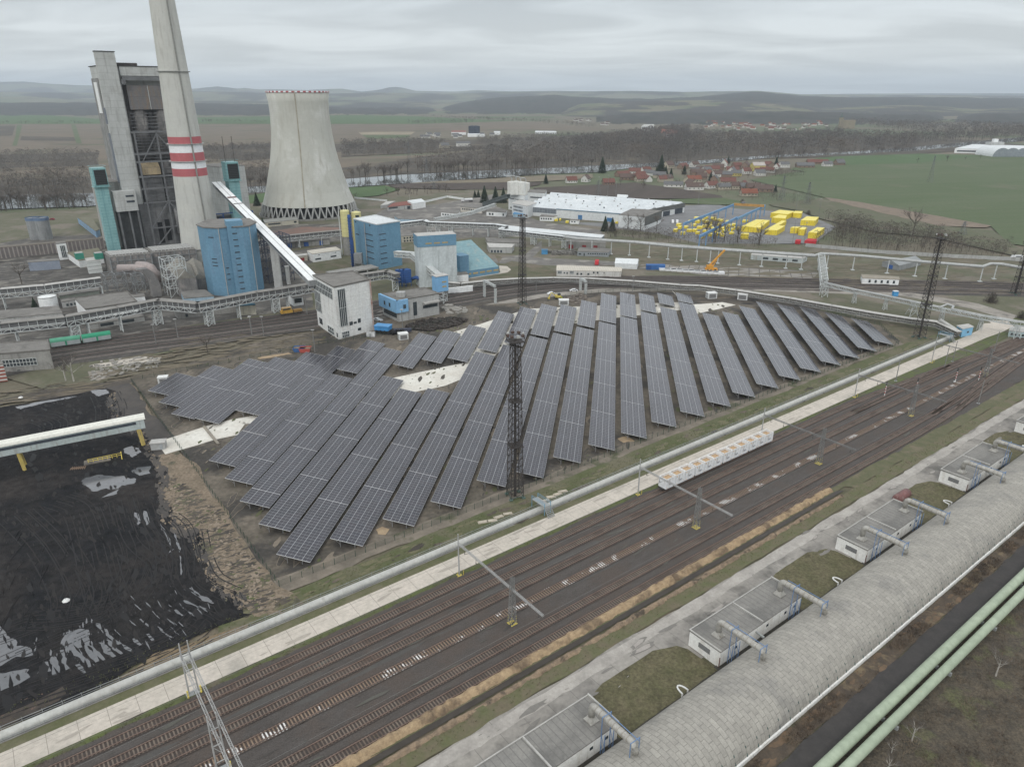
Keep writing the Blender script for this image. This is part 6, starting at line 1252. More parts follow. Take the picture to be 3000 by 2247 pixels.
gallery('latticed gallery left of the yellow silo passing the blue doors', [z3(150, 790), z3(360, 745), z3(640, 715), z3(905, 690)], 9.5, 3.2, 3.6, legs=[(*z3(550, 858),), (*z3(738, 838),)])
gallery('latticed gallery behind the square blue block', [z3(1390, 628), z3(1600, 603), z3(1640, 620), z3(2212, 640), z4(395, 655)], 9.5, 3.2, 3.4, legs=[(*z3(1555, 735),), (*z3(1740, 722), 1), (*z3(1855, 722), 1), (*z3(2010, 752),), (*z3(2155, 745),), z4(240, 748), (*z4(370, 755), 1)], roof=rwhite)
gallery('short latticed gallery turning towards the long pipeline', [z4(395, 652), z4(340, 685), z4(500, 700), z4(565, 708), z4(900, 745)], 8.5, 3, 3, legs=[(*z4(590, 830), 1), z4(730, 848), (*z4(885, 862), 1)], roof=rwhite)
gallery('sloping white lattice stair bridge from the square blue block down to the small blue tower', [z3(1355, 875), z3(1500, 885), z3(1730, 1075)], [16, 17, 9], 3, 3, roof=lsteel, wall=lsteel, t_=.3)
gallery('low grey gallery linking the transfer tower with the dark blue filters', [z3(1010, 1080), z3(1280, 1042), z3(1370, 1070)], 10, 3.4, 4, legs=[z3(1280, 1230), z3(1340, 1220)])
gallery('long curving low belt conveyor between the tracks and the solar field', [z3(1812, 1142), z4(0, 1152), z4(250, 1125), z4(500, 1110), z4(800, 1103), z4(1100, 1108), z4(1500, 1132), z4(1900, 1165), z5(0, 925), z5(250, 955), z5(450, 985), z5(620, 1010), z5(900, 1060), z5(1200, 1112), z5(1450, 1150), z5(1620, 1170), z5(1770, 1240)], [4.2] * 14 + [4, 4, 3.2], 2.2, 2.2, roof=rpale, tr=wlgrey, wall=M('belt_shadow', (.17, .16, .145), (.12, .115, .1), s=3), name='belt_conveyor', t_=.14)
# WHITE TRUSS STAIR AND PIPE BRIDGES (RIGHT)
hp_ = HT(z4(1455, 912), z4(0, 795)[1])
pipem = M('silver_pipe', (.42, .43, .42), (.35, .36, .35), s=6, rough=.5, streak=((.3, .3, .29), 1.5))
pipe('overhead_pipeline', 'long silver overhead pipeline on white posts crossing the far yard', 'pipeline', [(z4(885, 750), hp_ + .5), (z4(1000, 765), hp_), (z4(1500, 797), hp_), (z4(1840, 832), hp_), (z4(2212, 858), hp_), (z5(300, 690), hp_), (z5(780, 722), hp_), (z5(825, 706), hp_), (z5(1100, 722), hp_), (z5(1500, 760), hp_), (z5(1930, 795), hp_), (z5(1985, 775), hp_), (z5(2060, 778), hp_), (z5(2180, 800), hp_), (z5(2500, 830), hp_)], .85, pipem,
     posts=[z4(965, 866), z4(1140, 880), z4(1300, 898), z4(1455, 912), z4(1630, 926), z4(1800, 940), z4(1900, 965), z4(2040, 960), z4(2155, 968), z5(125, 768), z5(270, 782), z5(420, 793), z5(585, 808), z5(690, 815), z5(860, 800), z5(1040, 818), z5(1275, 845), z5(1465, 862), z5(1670, 880), z5(1905, 898), z5(2005, 882)])
pipe('overhead_pipeline', 'second thinner pipeline running along the long silver one', 'pipeline', [(z4(900, 738), hp_ + .5), (z4(1000, 757), hp_ + .4), (z4(1500, 788), hp_ + .4), (z4(2212, 848), hp_ + .4), (z5(780, 712), hp_ + .4)], .45, wlgrey)
def truss_thing(name, label, cat, pts, w, mat, bay=None, t_=.2, legs=()):
 P = [G(p, z) for p, z in pts]; o = Vector((P[0].x, P[0].y, 0)); tt = thing(name, label, cat, o)
 for a, b in zip(P, P[1:]): MB().truss(a - o, b - o, w, bay=bay or w, t=t_).build('girder', mat, tt)
 for q, zt_, wb, wt in legs:
  g = G(q) - o; m = MB(); c_ = [(-1, -1), (1, -1), (1, 1), (-1, 1)]; n = max(2, round(zt_ / 2.5)); Pp = lambda i, k: g + Vector((c_[k % 4][0] * (wb + (wt - wb) * i / n), c_[k % 4][1] * (wb + (wt - wb) * i / n), zt_ * i / n))
  for k in range(4):
   m.bar(Pp(0, k), Pp(n, k), .2)
   for i in range(n): m.bar(Pp(i, k), Pp(i + 1, k + 1), .13); m.bar(Pp(i + 1, k), Pp(i + 1, k + 1), .12)
  m.build('trestle', mat, tt)
 return tt
zp = HT(z5(1260, 1090), z5(0, 1003)[1])
truss_thing('pipe_bridge', 'white lattice pipe bridge descending past the blue hut on the right', 'pipe bridge', [(z5(850, 915), zp), (z5(1050, 962), zp), (z5(1260, 1003), zp), (z5(1450, 1045), zp), (z5(1640, 1085), zp), (z5(1910, 1140), zp), (z5(2145, 1180), zp), (z5(2500, 1230), zp)], 1.6, lsteel, bay=2.2, t_=.16,
 legs=[(z5(1050, 1045), zp - .8, .8, .5), (z5(1260, 1090), zp - .8, .8, .5), (z5(1445, 1130), zp - .8, 2.2, .6), (z5(1645, 1165), zp - .8, .8, .5), (z5(1905, 1232), zp - .8, .8, .5), (z5(2145, 1285), zp - .8, 1.6, .6)])
pipe('bridge_pipe', 'silver pipe lying on the white lattice bridge at the right', 'pipeline', [(z5(850, 903), zp + 1), (z5(1050, 950), zp + 1), (z5(1450, 1032), zp + 1), (z5(1640, 1072), zp + 1), (z5(1690, 1052), zp + 1), (z5(1730, 1066), zp + 1), (z5(1720, 1085), zp + 1), (z5(1910, 1125), zp + 1), (z5(2145, 1165), zp + 1), (z5(2500, 1215), zp + 1)], .55, pipem)
truss_thing('lattice_bridge', 'wide white lattice bridge joining the two pipelines across the road', 'pipe bridge', [(z5(828, 725), hp_ + .3), (z5(850, 905), zp + .3)], 3.4, lsteel, bay=3.4, t_=.22, legs=[(z5(842, 1000), zp - 1, 1.6, 1.4), (z5(835, 955), zp - 1, 1.2, 1.2), (z5(820, 825), hp_ - 1, 1.2, 1.2)])
# LIGHTING TOWERS
towm = M('tower_dark', (.035, .032, .03), (.06, .052, .048), s=3, rough=.8)
def light_tower(label, base, ytop, wb=1.75, wt=1.0):
 h = HT(base, ytop); tt = thing('light_tower', label, 'light tower', G(base), R(20), 'dark lattice floodlight towers'); c_ = [(-1, -1), (1, -1), (1, 1), (-1, 1)]
 n = round(h / 2.1); m = MB(); W = lambda z: wb + (wt - wb) * min(1, z / (h * .9))
 Pp = lambda i, k: Vector((c_[k % 4][0] * W(h * i / n), c_[k % 4][1] * W(h * i / n), h * .94 * i / n))
 for k in range(4):
  m.bar(Pp(0, k), Pp(n, k), .17)
  for i in range(n): m.bar(Pp(i, k), Pp(i + 1, k + 1), .085); m.bar(Pp(i, k + 1), Pp(i + 1, k), .085); m.bar(Pp(i + 1, k), Pp(i + 1, k + 1), .08)
 m.build('lattice', towm, tt)
 m = MB(); m.bar((0, 0, 0), (0, 0, h * .95), .5); m.build('ladder_cage', towm, tt)
 for f in (.33, .6): z_ = h * f; MB().bx(-W(z_) - .3, W(z_) + .3, -W(z_) - .3, W(z_) + .3, z_ - .08, z_ + .08).build('landing', towm, tt)
 m = MB(); z_ = h * .94; m.bx(-1.8, 1.8, -1.8, 1.8, z_, z_ + .2)
 for s in (-1.8, 1.8): m.bar((-1.8, s, z_ + 1.1), (1.8, s, z_ + 1.1), .12); m.bar((s, -1.8, z_ + 1.1), (s, 1.8, z_ + 1.1), .12)
 for x in (-1.8, 0, 1.8):
  for y in (-1.8, 1.8): m.bar((x, y, z_), (x, y, z_ + 1.8), .1)
 m.build('head_platform', towm, tt)
 for i in range(8):
  a = i * math.pi / 4; m = MB(); m.box((2.0 * math.cos(a), 2.0 * math.sin(a), z_ + 1.7), (.55, .75, .6), rz=a); m.build('floodlight', wlgrey if i % 3 == 0 else M('lamp_brown', (.1, .07, .06)), tt)
 m = MB()
 for k in range(4): q = Pp(0, k); m.box(q + Z * .25, (.9, .9, .5)); m.bar(q + Z * .8, Pp(0, (k + 1) % 4) + Z * .8, .12)
 m.build('footing', M('footing_green', (.06, .11, .09), (.1, .14, .12), s=1), tt)
light_tower('dark lattice floodlight tower rising in front of the solar panels', (1509, 1455), 968)
light_tower('dark lattice floodlight tower behind the far panels left of the belt conveyor', z4(530, 1330), z4(0, 545)[1])
light_tower('dark lattice floodlight tower left of the light-blue hut', (2692, 990), 680)
light_tower('dark lattice floodlight tower at the right edge of the photo', z5(2150, 985), z5(0, 620)[1])
# BUILDINGS OF THE WORKS
B_ = bld
B_('office_block', 'pale concrete workshop with big dark window at the left edge', 'building', [z2(-250, 1425), z2(428, 1372), z2(405, 1288), z2(-250, 1330)], z2(455, 1535), wgrey, rgrey, [(0, .36, .80, .30, .66, None, 10), (0, .52, .56, .06, .1)], bi=1, par=.4)
B_('striped_hut', 'small red and white striped hut at the left edge below the workshop', 'building', [z2(-60, 1500), z2(25, 1490), z2(15, 1470), z2(-60, 1478)], z2(45, 1640), M('striped_paint', (.5, .48, .45), extra=wave_lines(0, 1.4, .7, (.25, .07, .05), 1, vertical=True)), rgrey, bi=1)
B_('flat_hall', 'wide flat-roofed hall under the long gallery at the left edge', 'building', [z2(-250, 1125), z2(535, 1050), z2(500, 990), z2(-250, 1050)], None, wlgrey, rgrey, Wn(0, 10, .3, .95, .3, .7), h=6.5)
B_('low_workshop', 'pale low workshop with dark windows below the long gallery', 'building', [z2(775, 1150), z2(1245, 1078), z2(1200, 1040), z2(740, 1105)], z2(780, 1198), wlgrey, rgrey, [(0, .18, .42, .3, .8), (0, .56, .8, .3, .8)])
B_('flat_roof_building', 'building with broad mossy grey flat roof behind the long gallery', 'building', [z2(740, 1022), z2(1182, 958), z2(1092, 868), z2(645, 928)], None, wclean, rgrey, h=7.5, par=.5)
B_('pump_house', 'pale green windowless block below the upper gallery', 'building', [z2(512, 905), z2(852, 856), z2(848, 822), z2(500, 868)], z2(520, 948), M('pale_green_wall', (.40, .43, .37), (.34, .37, .32), s=4), rgrey)
B_('gate_house', 'small pale building with three windows below the green block', 'building', [z2(530, 955), z2(665, 935), z2(655, 915), z2(522, 935)], z2(535, 1015), wlgrey, rgrey, Wn(0, 3, .2, .95, .25, .6))
B_('brick_annex', 'small white annex right of the mossy flat roof', 'building', [z2(1150, 915), z2(1250, 905), z2(1240, 880), z2(1130, 895)], z2(1155, 960), wclean, rgrey)
B_('ribbed_gallery_building', 'long dark ribbed gallery building stretching to the left edge', 'building', [z2(-300, 515), z2(890, 410), z2(880, 400), z2(-300, 500)], z2(890, 500), M('ribbed_dark', (.17, .15, .14), (.12, .11, .105), s=4, extra=wave_lines(R(39) - math.pi / 2 + R(51) - R(39), 2.4, .8, (.30, .27, .25), .8)), M('brown_roof', (.16, .14, .115)), bi=1)
B_('stair_house', 'narrow white stair house in the long ribbed gallery', 'building', [z2(485, 455), z2(568, 445), z2(560, 430), z2(478, 440)], z2(505, 600), wclean, rgrey, [(0, .3, .8, .15, .85, None, 3)])
B_('blue_grey_hall', 'low blue-grey walled hall below the ribbed gallery', 'building', [z2(240, 615), z2(510, 595), z2(505, 580), z2(235, 600)], z2(245, 695), M('blue_grey_wall', (.25, .28, .33), (.2, .23, .28), s=5), rgrey)
B_('ventilation_house', 'white building with green corner units and slatted tower', 'building', [z2(680, 600), z2(890, 560), z2(850, 490), z2(580, 530)], z2(685, 665), wclean, M('mossy_roof', (.17, .16, .11), (.13, .125, .09), s=3))
t, Q, zl = B_('slatted_cooler', 'white slatted cooler tower before the precipitators', 'cooler', [z2(745, 605), z2(865, 590), z2(850, 565), z2(735, 580)], z2(760, 720), M('white_slats', (.62, .64, .62), (.55, .57, .55), s=3, extra=wave_lines(0, 2.2, .5, (.3, .31, .3), .7, vertical=True)), rpale)
for x_, lb in ((690, 'green roof unit on the left of the white slatted cooler'), (858, 'green roof unit on the right of the white slatted cooler')):
 tt = thing('roof_unit', lb, 'roof unit', G(z2(x_, 585), 8), R(39)); MB().bx(-2.2, 2.2, -2, 2, 0, 3.6).build('casing', M('green_unit', (.05, .25, .18), (.04, .2, .15), s=2, extra=wave_lines(0, .9, .2, (.03, .14, .1), .7, vertical=True)), tt); MB().bx(-2, 2, -1.8, 1.8, 3.6, 3.9).build('fan_cowl', wlgrey, tt)
B_('blue_edged_hall', 'flat hall with blue parapet behind the ribbed gallery', 'building', [z2(690, 340) if False else z2(825, 345), z2(860, 330), z2(790, 225), z2(668, 228)], z2(835, 405), M('blue_parapet', (.20, .34, .5), (.2, .25, .3), s=4), M('green_roof', (.15, .145, .10)))
for x_, lb in ((318, 'tall grey twin silo standing left, behind the ribbed gallery'), (385, 'tall grey twin silo standing right, behind the ribbed gallery')):
 g = G(z2(x_ + 10, 415)); h_ = HT(z2(x_ + 10, 415), z2(0, 235)[1]); tt = thing('grey_silo', lb, 'silo', g); MB().lathe((0, 0, 0), [(5, 0), (5, h_), (0, h_ + .5)], 20).build('shell', M('silo_grey', (.27, .28, .28), (.22, .225, .225), s=6, streak=((.16, .17, .17), 1.5)), tt, smooth=False); MB().lathe((0, 0, 0), [(5.15, h_ - 1.4), (5.15, h_ + .7)], 20).build('rim', dblue if False else M('rim_blue', (.14, .2, .3)), tt)
g = G(z2(430, 1010)); tt = thing('white_tank', 'round white tank beside a small conifer at the left', 'tank', g); MB().lathe((0, 0, 0), [(4.2, 0), (4.2, 6), (0, 6.6)], 24).build('shell', wclean, tt, smooth=False); MB().lathe((0, 0, 0), [(4.3, 5.9), (4.3, 6.3)], 24).build('rim', wlgrey, tt)
B_('rear_wall_building', 'grey low building behind the loaded orange works locomotive', 'building', [z3(-20, 1345), z3(140, 1335), z3(130, 1320), z3(-20, 1325)], z3(10, 1432), wcream, M('teal_roof', (.05, .12, .16)))
B_('switch_house', 'small white switch house with dark window near the transfer tower', 'building', [z3(465, 1275), z3(552, 1262), z3(540, 1240), z3(430, 1250)], z3(475, 1352), wclean, rgrey, [(0, .12, .85, .35, .85)])
B_('grey_wall_block', 'long pale concrete block below the gallery near the silo block', 'building', [z2(1530, 1045), z2(2060, 985), z2(2040, 960), z2(1500, 1020)], z2(1540, 1108), wgrey, rgrey, [(0, .12, .16, .2, .6), (0, .42, .47, .1, .8)])
B_('concrete_pier_block', 'tall pale pier wall under the inclined conveyor', 'pier', [z3(398, 1010), z3(430, 1005), z3(425, 995), z3(392, 1000)], z3(405, 1165), wlgrey, wlgrey)
B_('white_office', 'white flat building with two window groups on the lawn left of the yellow silo', 'building', [z3(635, 897), z3(880, 862), z3(836, 835), z3(590, 868)], z3(638, 972), wclean, M('cream_roof', (.50, .47, .40), (.44, .41, .36), s=6), [(0, .08, .28, .25, .42), (0, .62, .82, .3, .46), (0, .2, .24, .75, .82), (0, .78, .82, .75, .82)])
B_('red_door_shed', 'little shed with dark red door beside the white flat building', 'building', [z3(495, 918), z3(590, 905), z3(585, 892), z3(492, 903)], z3(500, 968), wcream, rpale, [(0, .35, .7, .05, .6, doorr)])
B_('blue_door_garage', 'long garage with dark blue doors under the lattice gallery', 'building', [z3(370, 800), z3(782, 772), z3(770, 752), z3(350, 778)], z3(378, 848), wgrey, rgrey, [(0, .1, .2, .05, .75, doorb), (0, .45, .55, .05, .8, doorb), (0, .78, .85, .05, .85, doorb)])
B_('pump_station', 'long low concrete building in front of the cooling tower legs', 'building', [z3(228, 627), z3(512, 600), z3(482, 576), z3(160, 605)], z3(232, 668), wcream, M('shed_roof', (.27, .27, .25), (.22, .22, .2), s=4), [(0, .08, .45, .4, .7), (0, .86, .94, .35, .75)])
B_('two_storey_house', 'small beige two-storey house behind the square blue block', 'building', [z3(1405, 745), z3(1522, 735), z3(1482, 705), z3(1400, 712)], z3(1408, 802), wcream, rgrey, Wn(0, 4, .1, .95, .55, .8) + Wn(0, 4, .1, .95, .12, .38))
B_('steel_shed', 'grey shed on the left of the red-roofed shed near the cooling tower', 'shed', [z3(1222, 478), z3(1285, 470), z3(1350, 440), z3(1270, 445)], z3(1222, 508), wlgrey, rpale)
B_('steel_shed', 'shed with rusty red roof right of the cooling tower', 'shed', [z3(1282, 492), z3(1500, 470), z3(1455, 440), z3(1330, 458)], z3(1284, 530), wlgrey, rred, [(0, .05, .4, .5, .85), (0, .78, .9, .0, .7, slat)])
B_('steel_shed', 'shed with white roof adjoining the rusty red one', 'shed', [z3(1500, 462), z3(1612, 445), z3(1575, 420), z3(1455, 436)], z3(1502, 515), wclean, rwhite, [])
B_('blue_low_block', 'low pale blue block with flat dark roof behind the square blue block', 'building', [z3(1380, 592), z3(1532, 598), z3(1530, 575), z3(1345, 568)], z3(1382, 620), wsky, rgrey)
B_('cream_office', 'cream flat building with a strip of small windows', 'building', [z3(1915, 490), z3(2100, 505), z3(2130, 480), z3(1960, 462)], z3(1917, 535), M('cream_clean', (.55, .52, .46)), rgrey, Wn(0, 7, .05, .75, .45, .75))
B_('white_office', 'low white building with dark windows left of the cream flat building', 'building', [z3(1745, 535), z3(1890, 548), z3(1912, 522), z3(1775, 510)], z3(1745, 572), wclean, rgrey, Wn(0, 5, .05, .8, .3, .65))
B_('white_office', 'white cubic building with tall dark windows below the factory silos', 'building', [z4(222, 530), z4(385, 538), z4(398, 518), z4(240, 510)], z4(222, 570), wclean, rgrey, Wn(0, 2, .1, .4, .25, .7) + [(0, .85, .93, .2, .7)])
B_('white_office', 'white flat-roofed building with paired windows at the factory front', 'building', [z4(682, 573), z4(800, 577), z4(835, 566), z4(700, 554)], z4(682, 613), wclean, rgrey, Wn(0, 5, .05, .9, .35, .7))
B_('white_kiosk', 'small white kiosk in front of the long factory wall', 'building', [z4(943, 604), z4(1018, 608), z4(1027, 598), z4(952, 595)], z4(943, 638), wclean, rgrey, Wn(0, 2, .1, .7, .45, .75))
B_('blue_roof_kiosk', 'small kiosk with bright blue flat roof by the factory', 'building', [z4(450, 550), z4(560, 555), z4(572, 540), z4(465, 532)], z4(450, 580), wsky, M('bright_blue_roof', (.12, .3, .5)))
B_('white_warehouse', 'very long low warehouse with white roof and blue-grey end', 'building', [z4(395, 682), z4(1212, 757), z4(1240, 733), z4(410, 652)], z4(1212, 785), M('warehouse_wall', (.30, .33, .35)), rwhite, Wn(0, 3, .55, .95, .3, .6), bi=1)
B_('grey_shed', 'long grey-roofed shed behind the steep blue-green hall', 'shed', [z4(235, 793), z4(545, 800), z4(540, 768), z4(212, 754)], z4(237, 832), wgrey, rgrey)
B_('grey_shed', 'shed with pale roof and dark doors right behind the steep blue-green hall', 'shed', [z4(245, 838), z4(440, 840), z4(462, 812), z4(225, 802)], z4(250, 890), wlgrey, rpale, Wn(0, 4, .05, .6, .1, .5), wmat=slat)
B_('red_door_garage', 'grey garage with red doors under the long silver pipeline', 'garage', [z4(905, 792), z4(1252, 803), z4(1245, 775), z4(912, 768)], z4(905, 852), wgrey, rgrey, [(0, .08, .2, .05, .6, doorr), (0, .42, .52, .05, .6, doorr), (0, .7, .8, .05, .6, doorr)])
B_('grey_office', 'grey flat office with a row of small windows before the red door garage', 'building', [z4(1008, 873), z4(1278, 882), z4(1296, 852), z4(1025, 838)], z4(1008, 916), M('bluegrey_wall', (.27, .29, .30), (.23, .245, .255), s=4), rgrey, Wn(0, 9, .32, .97, .45, .7) + [(0, .04, .12, .3, .6), (0, .2, .24, .1, .65)])
B_('white_tent', 'white gabled storage tent beside the long cream-roofed barrack', 'tent', [z4(1332, 975), z4(1524, 982), z4(1537, 950), z4(1345, 942)], z4(1332, 1024), rwhite, rwhite, gable='a', gh=2.2)
B_('white_barrack', 'long white barrack with corrugated cream roof next to the tracks', 'building', [z4(828, 1037), z4(1386, 1047), z4(1392, 1012), z4(832, 993)], z4(830, 1090), M('barrack_white', (.58, .57, .54), (.5, .49, .46), s=4, streak=((.36, .33, .28), 1)), M('cream_corrugated', (.52, .48, .41), (.45, .42, .36), s=5, extra=wave_lines(0, 1.4, .3, (.38, .35, .3), .6)),
   [(0, .02, .08, .45, .9, None, 3), (0, .11, .13, .45, .7), (0, .155, .175, .4, .7), (0, .21, .265, .45, .9, None, 3), (0, .31, .34, .3, .6), (0, .37, .4, .3, .6), (0, .48, .51, .3, .6), (0, .565, .59, .55, .85), (0, .625, .65, .55, .85), (0, .73, .745, .6, .75)])
B_('broken_window_hall', 'white and pale blue hall with dark broken windows under the pipeline', 'building', [z5(350, 712), z5(705, 738), z5(735, 722), z5(372, 692)], z5(352, 748), M('faded_blue', (.46, .50, .50), (.38, .42, .42), s=3, streak=((.3, .28, .24), 1)), rpale, Wn(0, 4, .2, .95, .3, .65, fill=.55))
B_('grey_barn', 'grey sheet-metal barn with dark blue door in the right meadow', 'barn', [z5(1362, 785), z5(1515, 748), z5(1420, 735), z5(1247, 757)], z5(1366, 825), M('barn_sheet', (.27, .28, .28), (.22, .23, .23), s=4, extra=wave_lines(R(20), 3, .2, (.16, .17, .17), .5)), M('barn_roof', (.27, .28, .28), (.23, .24, .24), s=5), [(3, .35, .65, .0, .7, doorb)], gable='a', gh=2.2)
B_('white_hut_row', 'white single-storey building with five dark windows beside the right tracks', 'building', [z5(1112, 872), z5(1362, 882), z5(1358, 862), z5(1103, 846)], z5(1113, 914), wclean, M('brownish_flat', (.28, .25, .2)), Wn(0, 5, .12, .95, .3, .75, fill=.35))
t, Q, zl = B_('blue_hut', 'light-blue hut at the end of the grey tube conveyor', 'hut', [z5(1795, 1218), z5(1868, 1203), z5(1832, 1184), z5(1755, 1195)], z5(1797, 1280), M('hut_blue', (.21, .44, .62), (.19, .39, .56), s=3), rpale, [(0, .5, .65, .4, .6), (3, .2, .6, .6, .8)])
pipe('hut_chute', 'grey sloping chute from the belt conveyor into the light-blue hut', 'chute', [(z5(1640, 1160), 5), (z5(1770, 1240), 2.5)], .8, tube_m)
B_('teal_edge_building', 'white and teal building cut off by the right edge below the pipe bridge', 'building', [z5(2112, 1228), z5(2300, 1250), z5(2300, 1215), z5(2125, 1200)], z5(2113, 1272), M('teal_white', (.45, .56, .56)), rpale, Wn(0, 4, .05, .6, .3, .6))
g = G(z3(1765, 1325)); hh = HT(z3(1765, 1325), z3(0, 1090)[1]); hb_ = HT(z3(1765, 1325), z3(0, 1222)[1])
tt = thing('small_blue_tower', 'small sky-blue conveyor tower on a white lattice stand', 'tower', g, math.pi / 2 - R(56)); MB().bx(-3.4, 3.4, 0, 5, hb_, hh).build('cabin', M('tower_blue', (.20, .40, .62), (.18, .36, .56), s=3), tt); MB().bx(-3.7, 3.7, -.3, 5.3, hh, hh + .3).build('roof', rpale, tt)
m = MB(); [m.bx(-.2, 2.2, -.12, -.003, z, z + .7) for z in (hb_ + 2.2, hb_ + 4.6)]; m.build('window', och, tt); m = MB(); m.truss((0, 2.5, 0), (0, 2.5, hb_), 5, bay=2.4, t=.25); m.build('stand', lsteel, tt)
for x_, lb, s_ in ((1393, 'left dark blue filter column near the sky-blue conveyor tower', 1.2), (1432, 'middle dark blue filter box', 1.6), (1468, 'right dark blue filter box beside the white hall', 2.0)):
 g = G(z3(x_, 1180)); h_ = HT(z3(x_, 1180), z3(0, 1035)[1]); tt = thing('blue_filter', lb, 'filter', g, math.pi / 2 - R(51), 'dark blue dust filters')
 MB().bx(-s_, s_, 0, s_ * 2, 2.2, h_).build('casing', M('filter_blue', (.04, .11, .30), (.035, .09, .25), s=2, extra=wave_lines(0, 1.3, .25, (.02, .05, .15), .7, vertical=True)), tt); m = MB(); [m.bar((x, y, 0), (x, y, 2.3), .25) for x in (-s_ + .2, s_ - .2) for y in (.2, s_ * 2 - .2)]; m.build('stand', dblue, tt)
pipe('blue_elbow', 'dark blue elbow duct right of the blue filters', 'duct', [(z3(1490, 1115), 3), (z3(1530, 1100), 5.5), (z3(1560, 1110), 5), (z3(1565, 1150), 1)], 1.0, dblue)
# FACTORY
frz = M('factory_roof', (.56, .59, .60), (.49, .52, .53), s=14, rough=.6, c3=(.64, .66, .66), s3=25); fw = M('factory_white', (.62, .64, .64), (.57, .59, .59), s=10)
Rp = [z4(575, 487), z4(1450, 553), z4(1935, 464), z4(788, 378)]; h_ = HT(z4(575, 565), z4(0, 487)[1]); P = [G(p, h_) for p in Rp]; o_ = Vector((P[0].x, P[0].y, 0)); Q = [Vector((p.x, p.y, 0)) - o_ for p in P]
tt = thing('factory_hall', 'vast white factory hall with low sawtooth roofs', 'building', o_); MB().prism(Q, 0, h_ - .5).build('wall', fw, tt)
m = MB(); nr_ = 6
for k in range(nr_):
 f0, f1 = k / nr_, (k + 1) / nr_; fm = f0 + (f1 - f0) * .62
 L0, L1, Lm = (Q[0].lerp(Q[3], f) for f in (f0, f1, fm)); R0_, R1_, Rm = (Q[1].lerp(Q[2], f) for f in (f0, f1, fm)); zb = Z * (h_ - .5); zt2 = Z * (h_ + 2.2)
 m.add([L0 + zb, R0_ + zb, Rm + zt2, Lm + zt2, R1_ + zb, L1 + zb], [(0, 1, 2, 3), (3, 2, 4, 5), (1, 4, 2), (5, 0, 3)])
m.build('roof', frz, tt)
for k in range(nr_):
 for i in range(6):
  f_ = (k + .62) / nr_; p = Q[0].lerp(Q[3], f_).lerp(Q[1].lerp(Q[2], f_), (i + .6 + .3 * (k % 2)) / 6.4); MB().box(p + Z * (h_ + 2.5), (1.1, 1.1, 1.0)).build('roof_vent', wlgrey if (i + k) % 4 else slat, tt)
onface(tt, Q, 0, 0, .30, .42, .96, h_, .2, 'window_band', M('factory_glass', (.12, .14, .16), (.2, .22, .24), s=3, extra=wave_lines(R(10), 2.5, .3, (.3, .32, .33), .6))); onface(tt, Q, 0, .52, .56, .02, .5, h_, .3, 'door', M('door_blue', (.08, .2, .38))); onface(tt, Q, 0, .8, .85, .02, .45, h_, .3, 'door', MATS['door_blue']); onface(tt, Q, 0, .3, 1, .9, 1.0, h_, .3, 'blue_trim', M('trim_blue', (.16, .24, .30)))
onface(tt, Q, 1, .0, 1, .62, 1.1, h_, .3, 'dark_fascia', M('dark_fascia', (.13, .135, .13))); onface(tt, Q, 1, .6, .72, .02, .55, h_, .4, 'door', slat); onface(tt, Q, 1, .82, .96, .02, .6, h_, .4, 'door', slat)
B_('factory_extension', 'white block with dark right side at the near corner of the factory', 'building', [z4(1366, 558), z4(1592, 577), z4(1738, 522), z4(1480, 505)], z4(1366, 672), fw, rgrey, [(1, .0, 1, .3, .98, MATS['dark_fascia'])])
B_('mixing_tower', 'white block carrying the factory silos', 'building', [z4(412, 376), z4(552, 392), z4(582, 380), z4(440, 366)], z4(414, 515), fw, rpale, Wn(0, 3, .1, .95, .68, .72, fill=.9) + Wn(0, 4, .1, .6, .1, .2))
hq = HT(z4(414, 515), z4(0, 376)[1])
for i, (x_, r_, yt) in enumerate(((440, 4.1, 275), (478, 4.1, 272), (517, 4.6, 278), (562, 4.0, 285))):
 g = G(z4(x_, 383 if i < 3 else 425), hq if i < 3 else 2); gb = Vector((g.x, g.y, 0)); ht_ = HW(g.x, g.y, z4(0, yt)[1]); tt = thing('factory_silo', 'white factory silo, %s from the left' % ORD[i], 'silo', g, 0, 'white factory silos')
 MB().lathe((0, 0, 0), [(r_, 0), (r_, ht_ - g.z), (0, ht_ - g.z + 1)], 20).build('shell', M('silo_white', (.62, .62, .58), (.56, .56, .53), s=6, streak=((.45, .44, .4), 1.5)), tt, smooth=False)
 MB().tube([(0, 0, ht_ - g.z), (0, 0, ht_ - g.z + 3), (-1.5, -1, ht_ - g.z + 5), (-5, -2, ht_ - g.z + 5)], .6, 6).build('filling_pipe', wlgrey, tt)
B_('factory_tower', 'white stepped factory tower right of the silos', 'building', [z4(578, 362), z4(728, 372), z4(742, 345), z4(600, 338)], z4(580, 470), fw, rgrey, [(0, .15, .9, .55, .65, slat), (0, .5, .95, .3, .4, slat)])
B_('factory_office', 'white factory office with rows of tiny windows below the silos', 'building', [z4(442, 458), z4(576, 484), z4(655, 455), z4(510, 425)], z4(444, 560), fw, rpale, Wn(0, 7, .1, .7, .68, .84) + Wn(0, 7, .1, .7, .4, .55))
truss_thing('feed_conveyor', 'dark inclined feed conveyor running up to the factory silos', 'conveyor', [(z4(200, 468), 6), (z4(412, 398), 24)], 2.4, M('feed_dark', (.12, .14, .14)), t_=.7)
truss_thing('feed_conveyor', 'long thin lattice pipe bridge before the cream flat building', 'conveyor', [(z3(1690, 600), 8), (z3(2000, 545), 10), (z4(300, 470), 14)], 2, lsteel, t_=.35)
B_('white_marquee', 'small white pyramid tent roof behind the factory', 'tent', [z4(1348, 412), z4(1440, 418), z4(1445, 408), z4(1360, 400)], None, rwhite, rwhite, h=6, gable='a', gh=3)
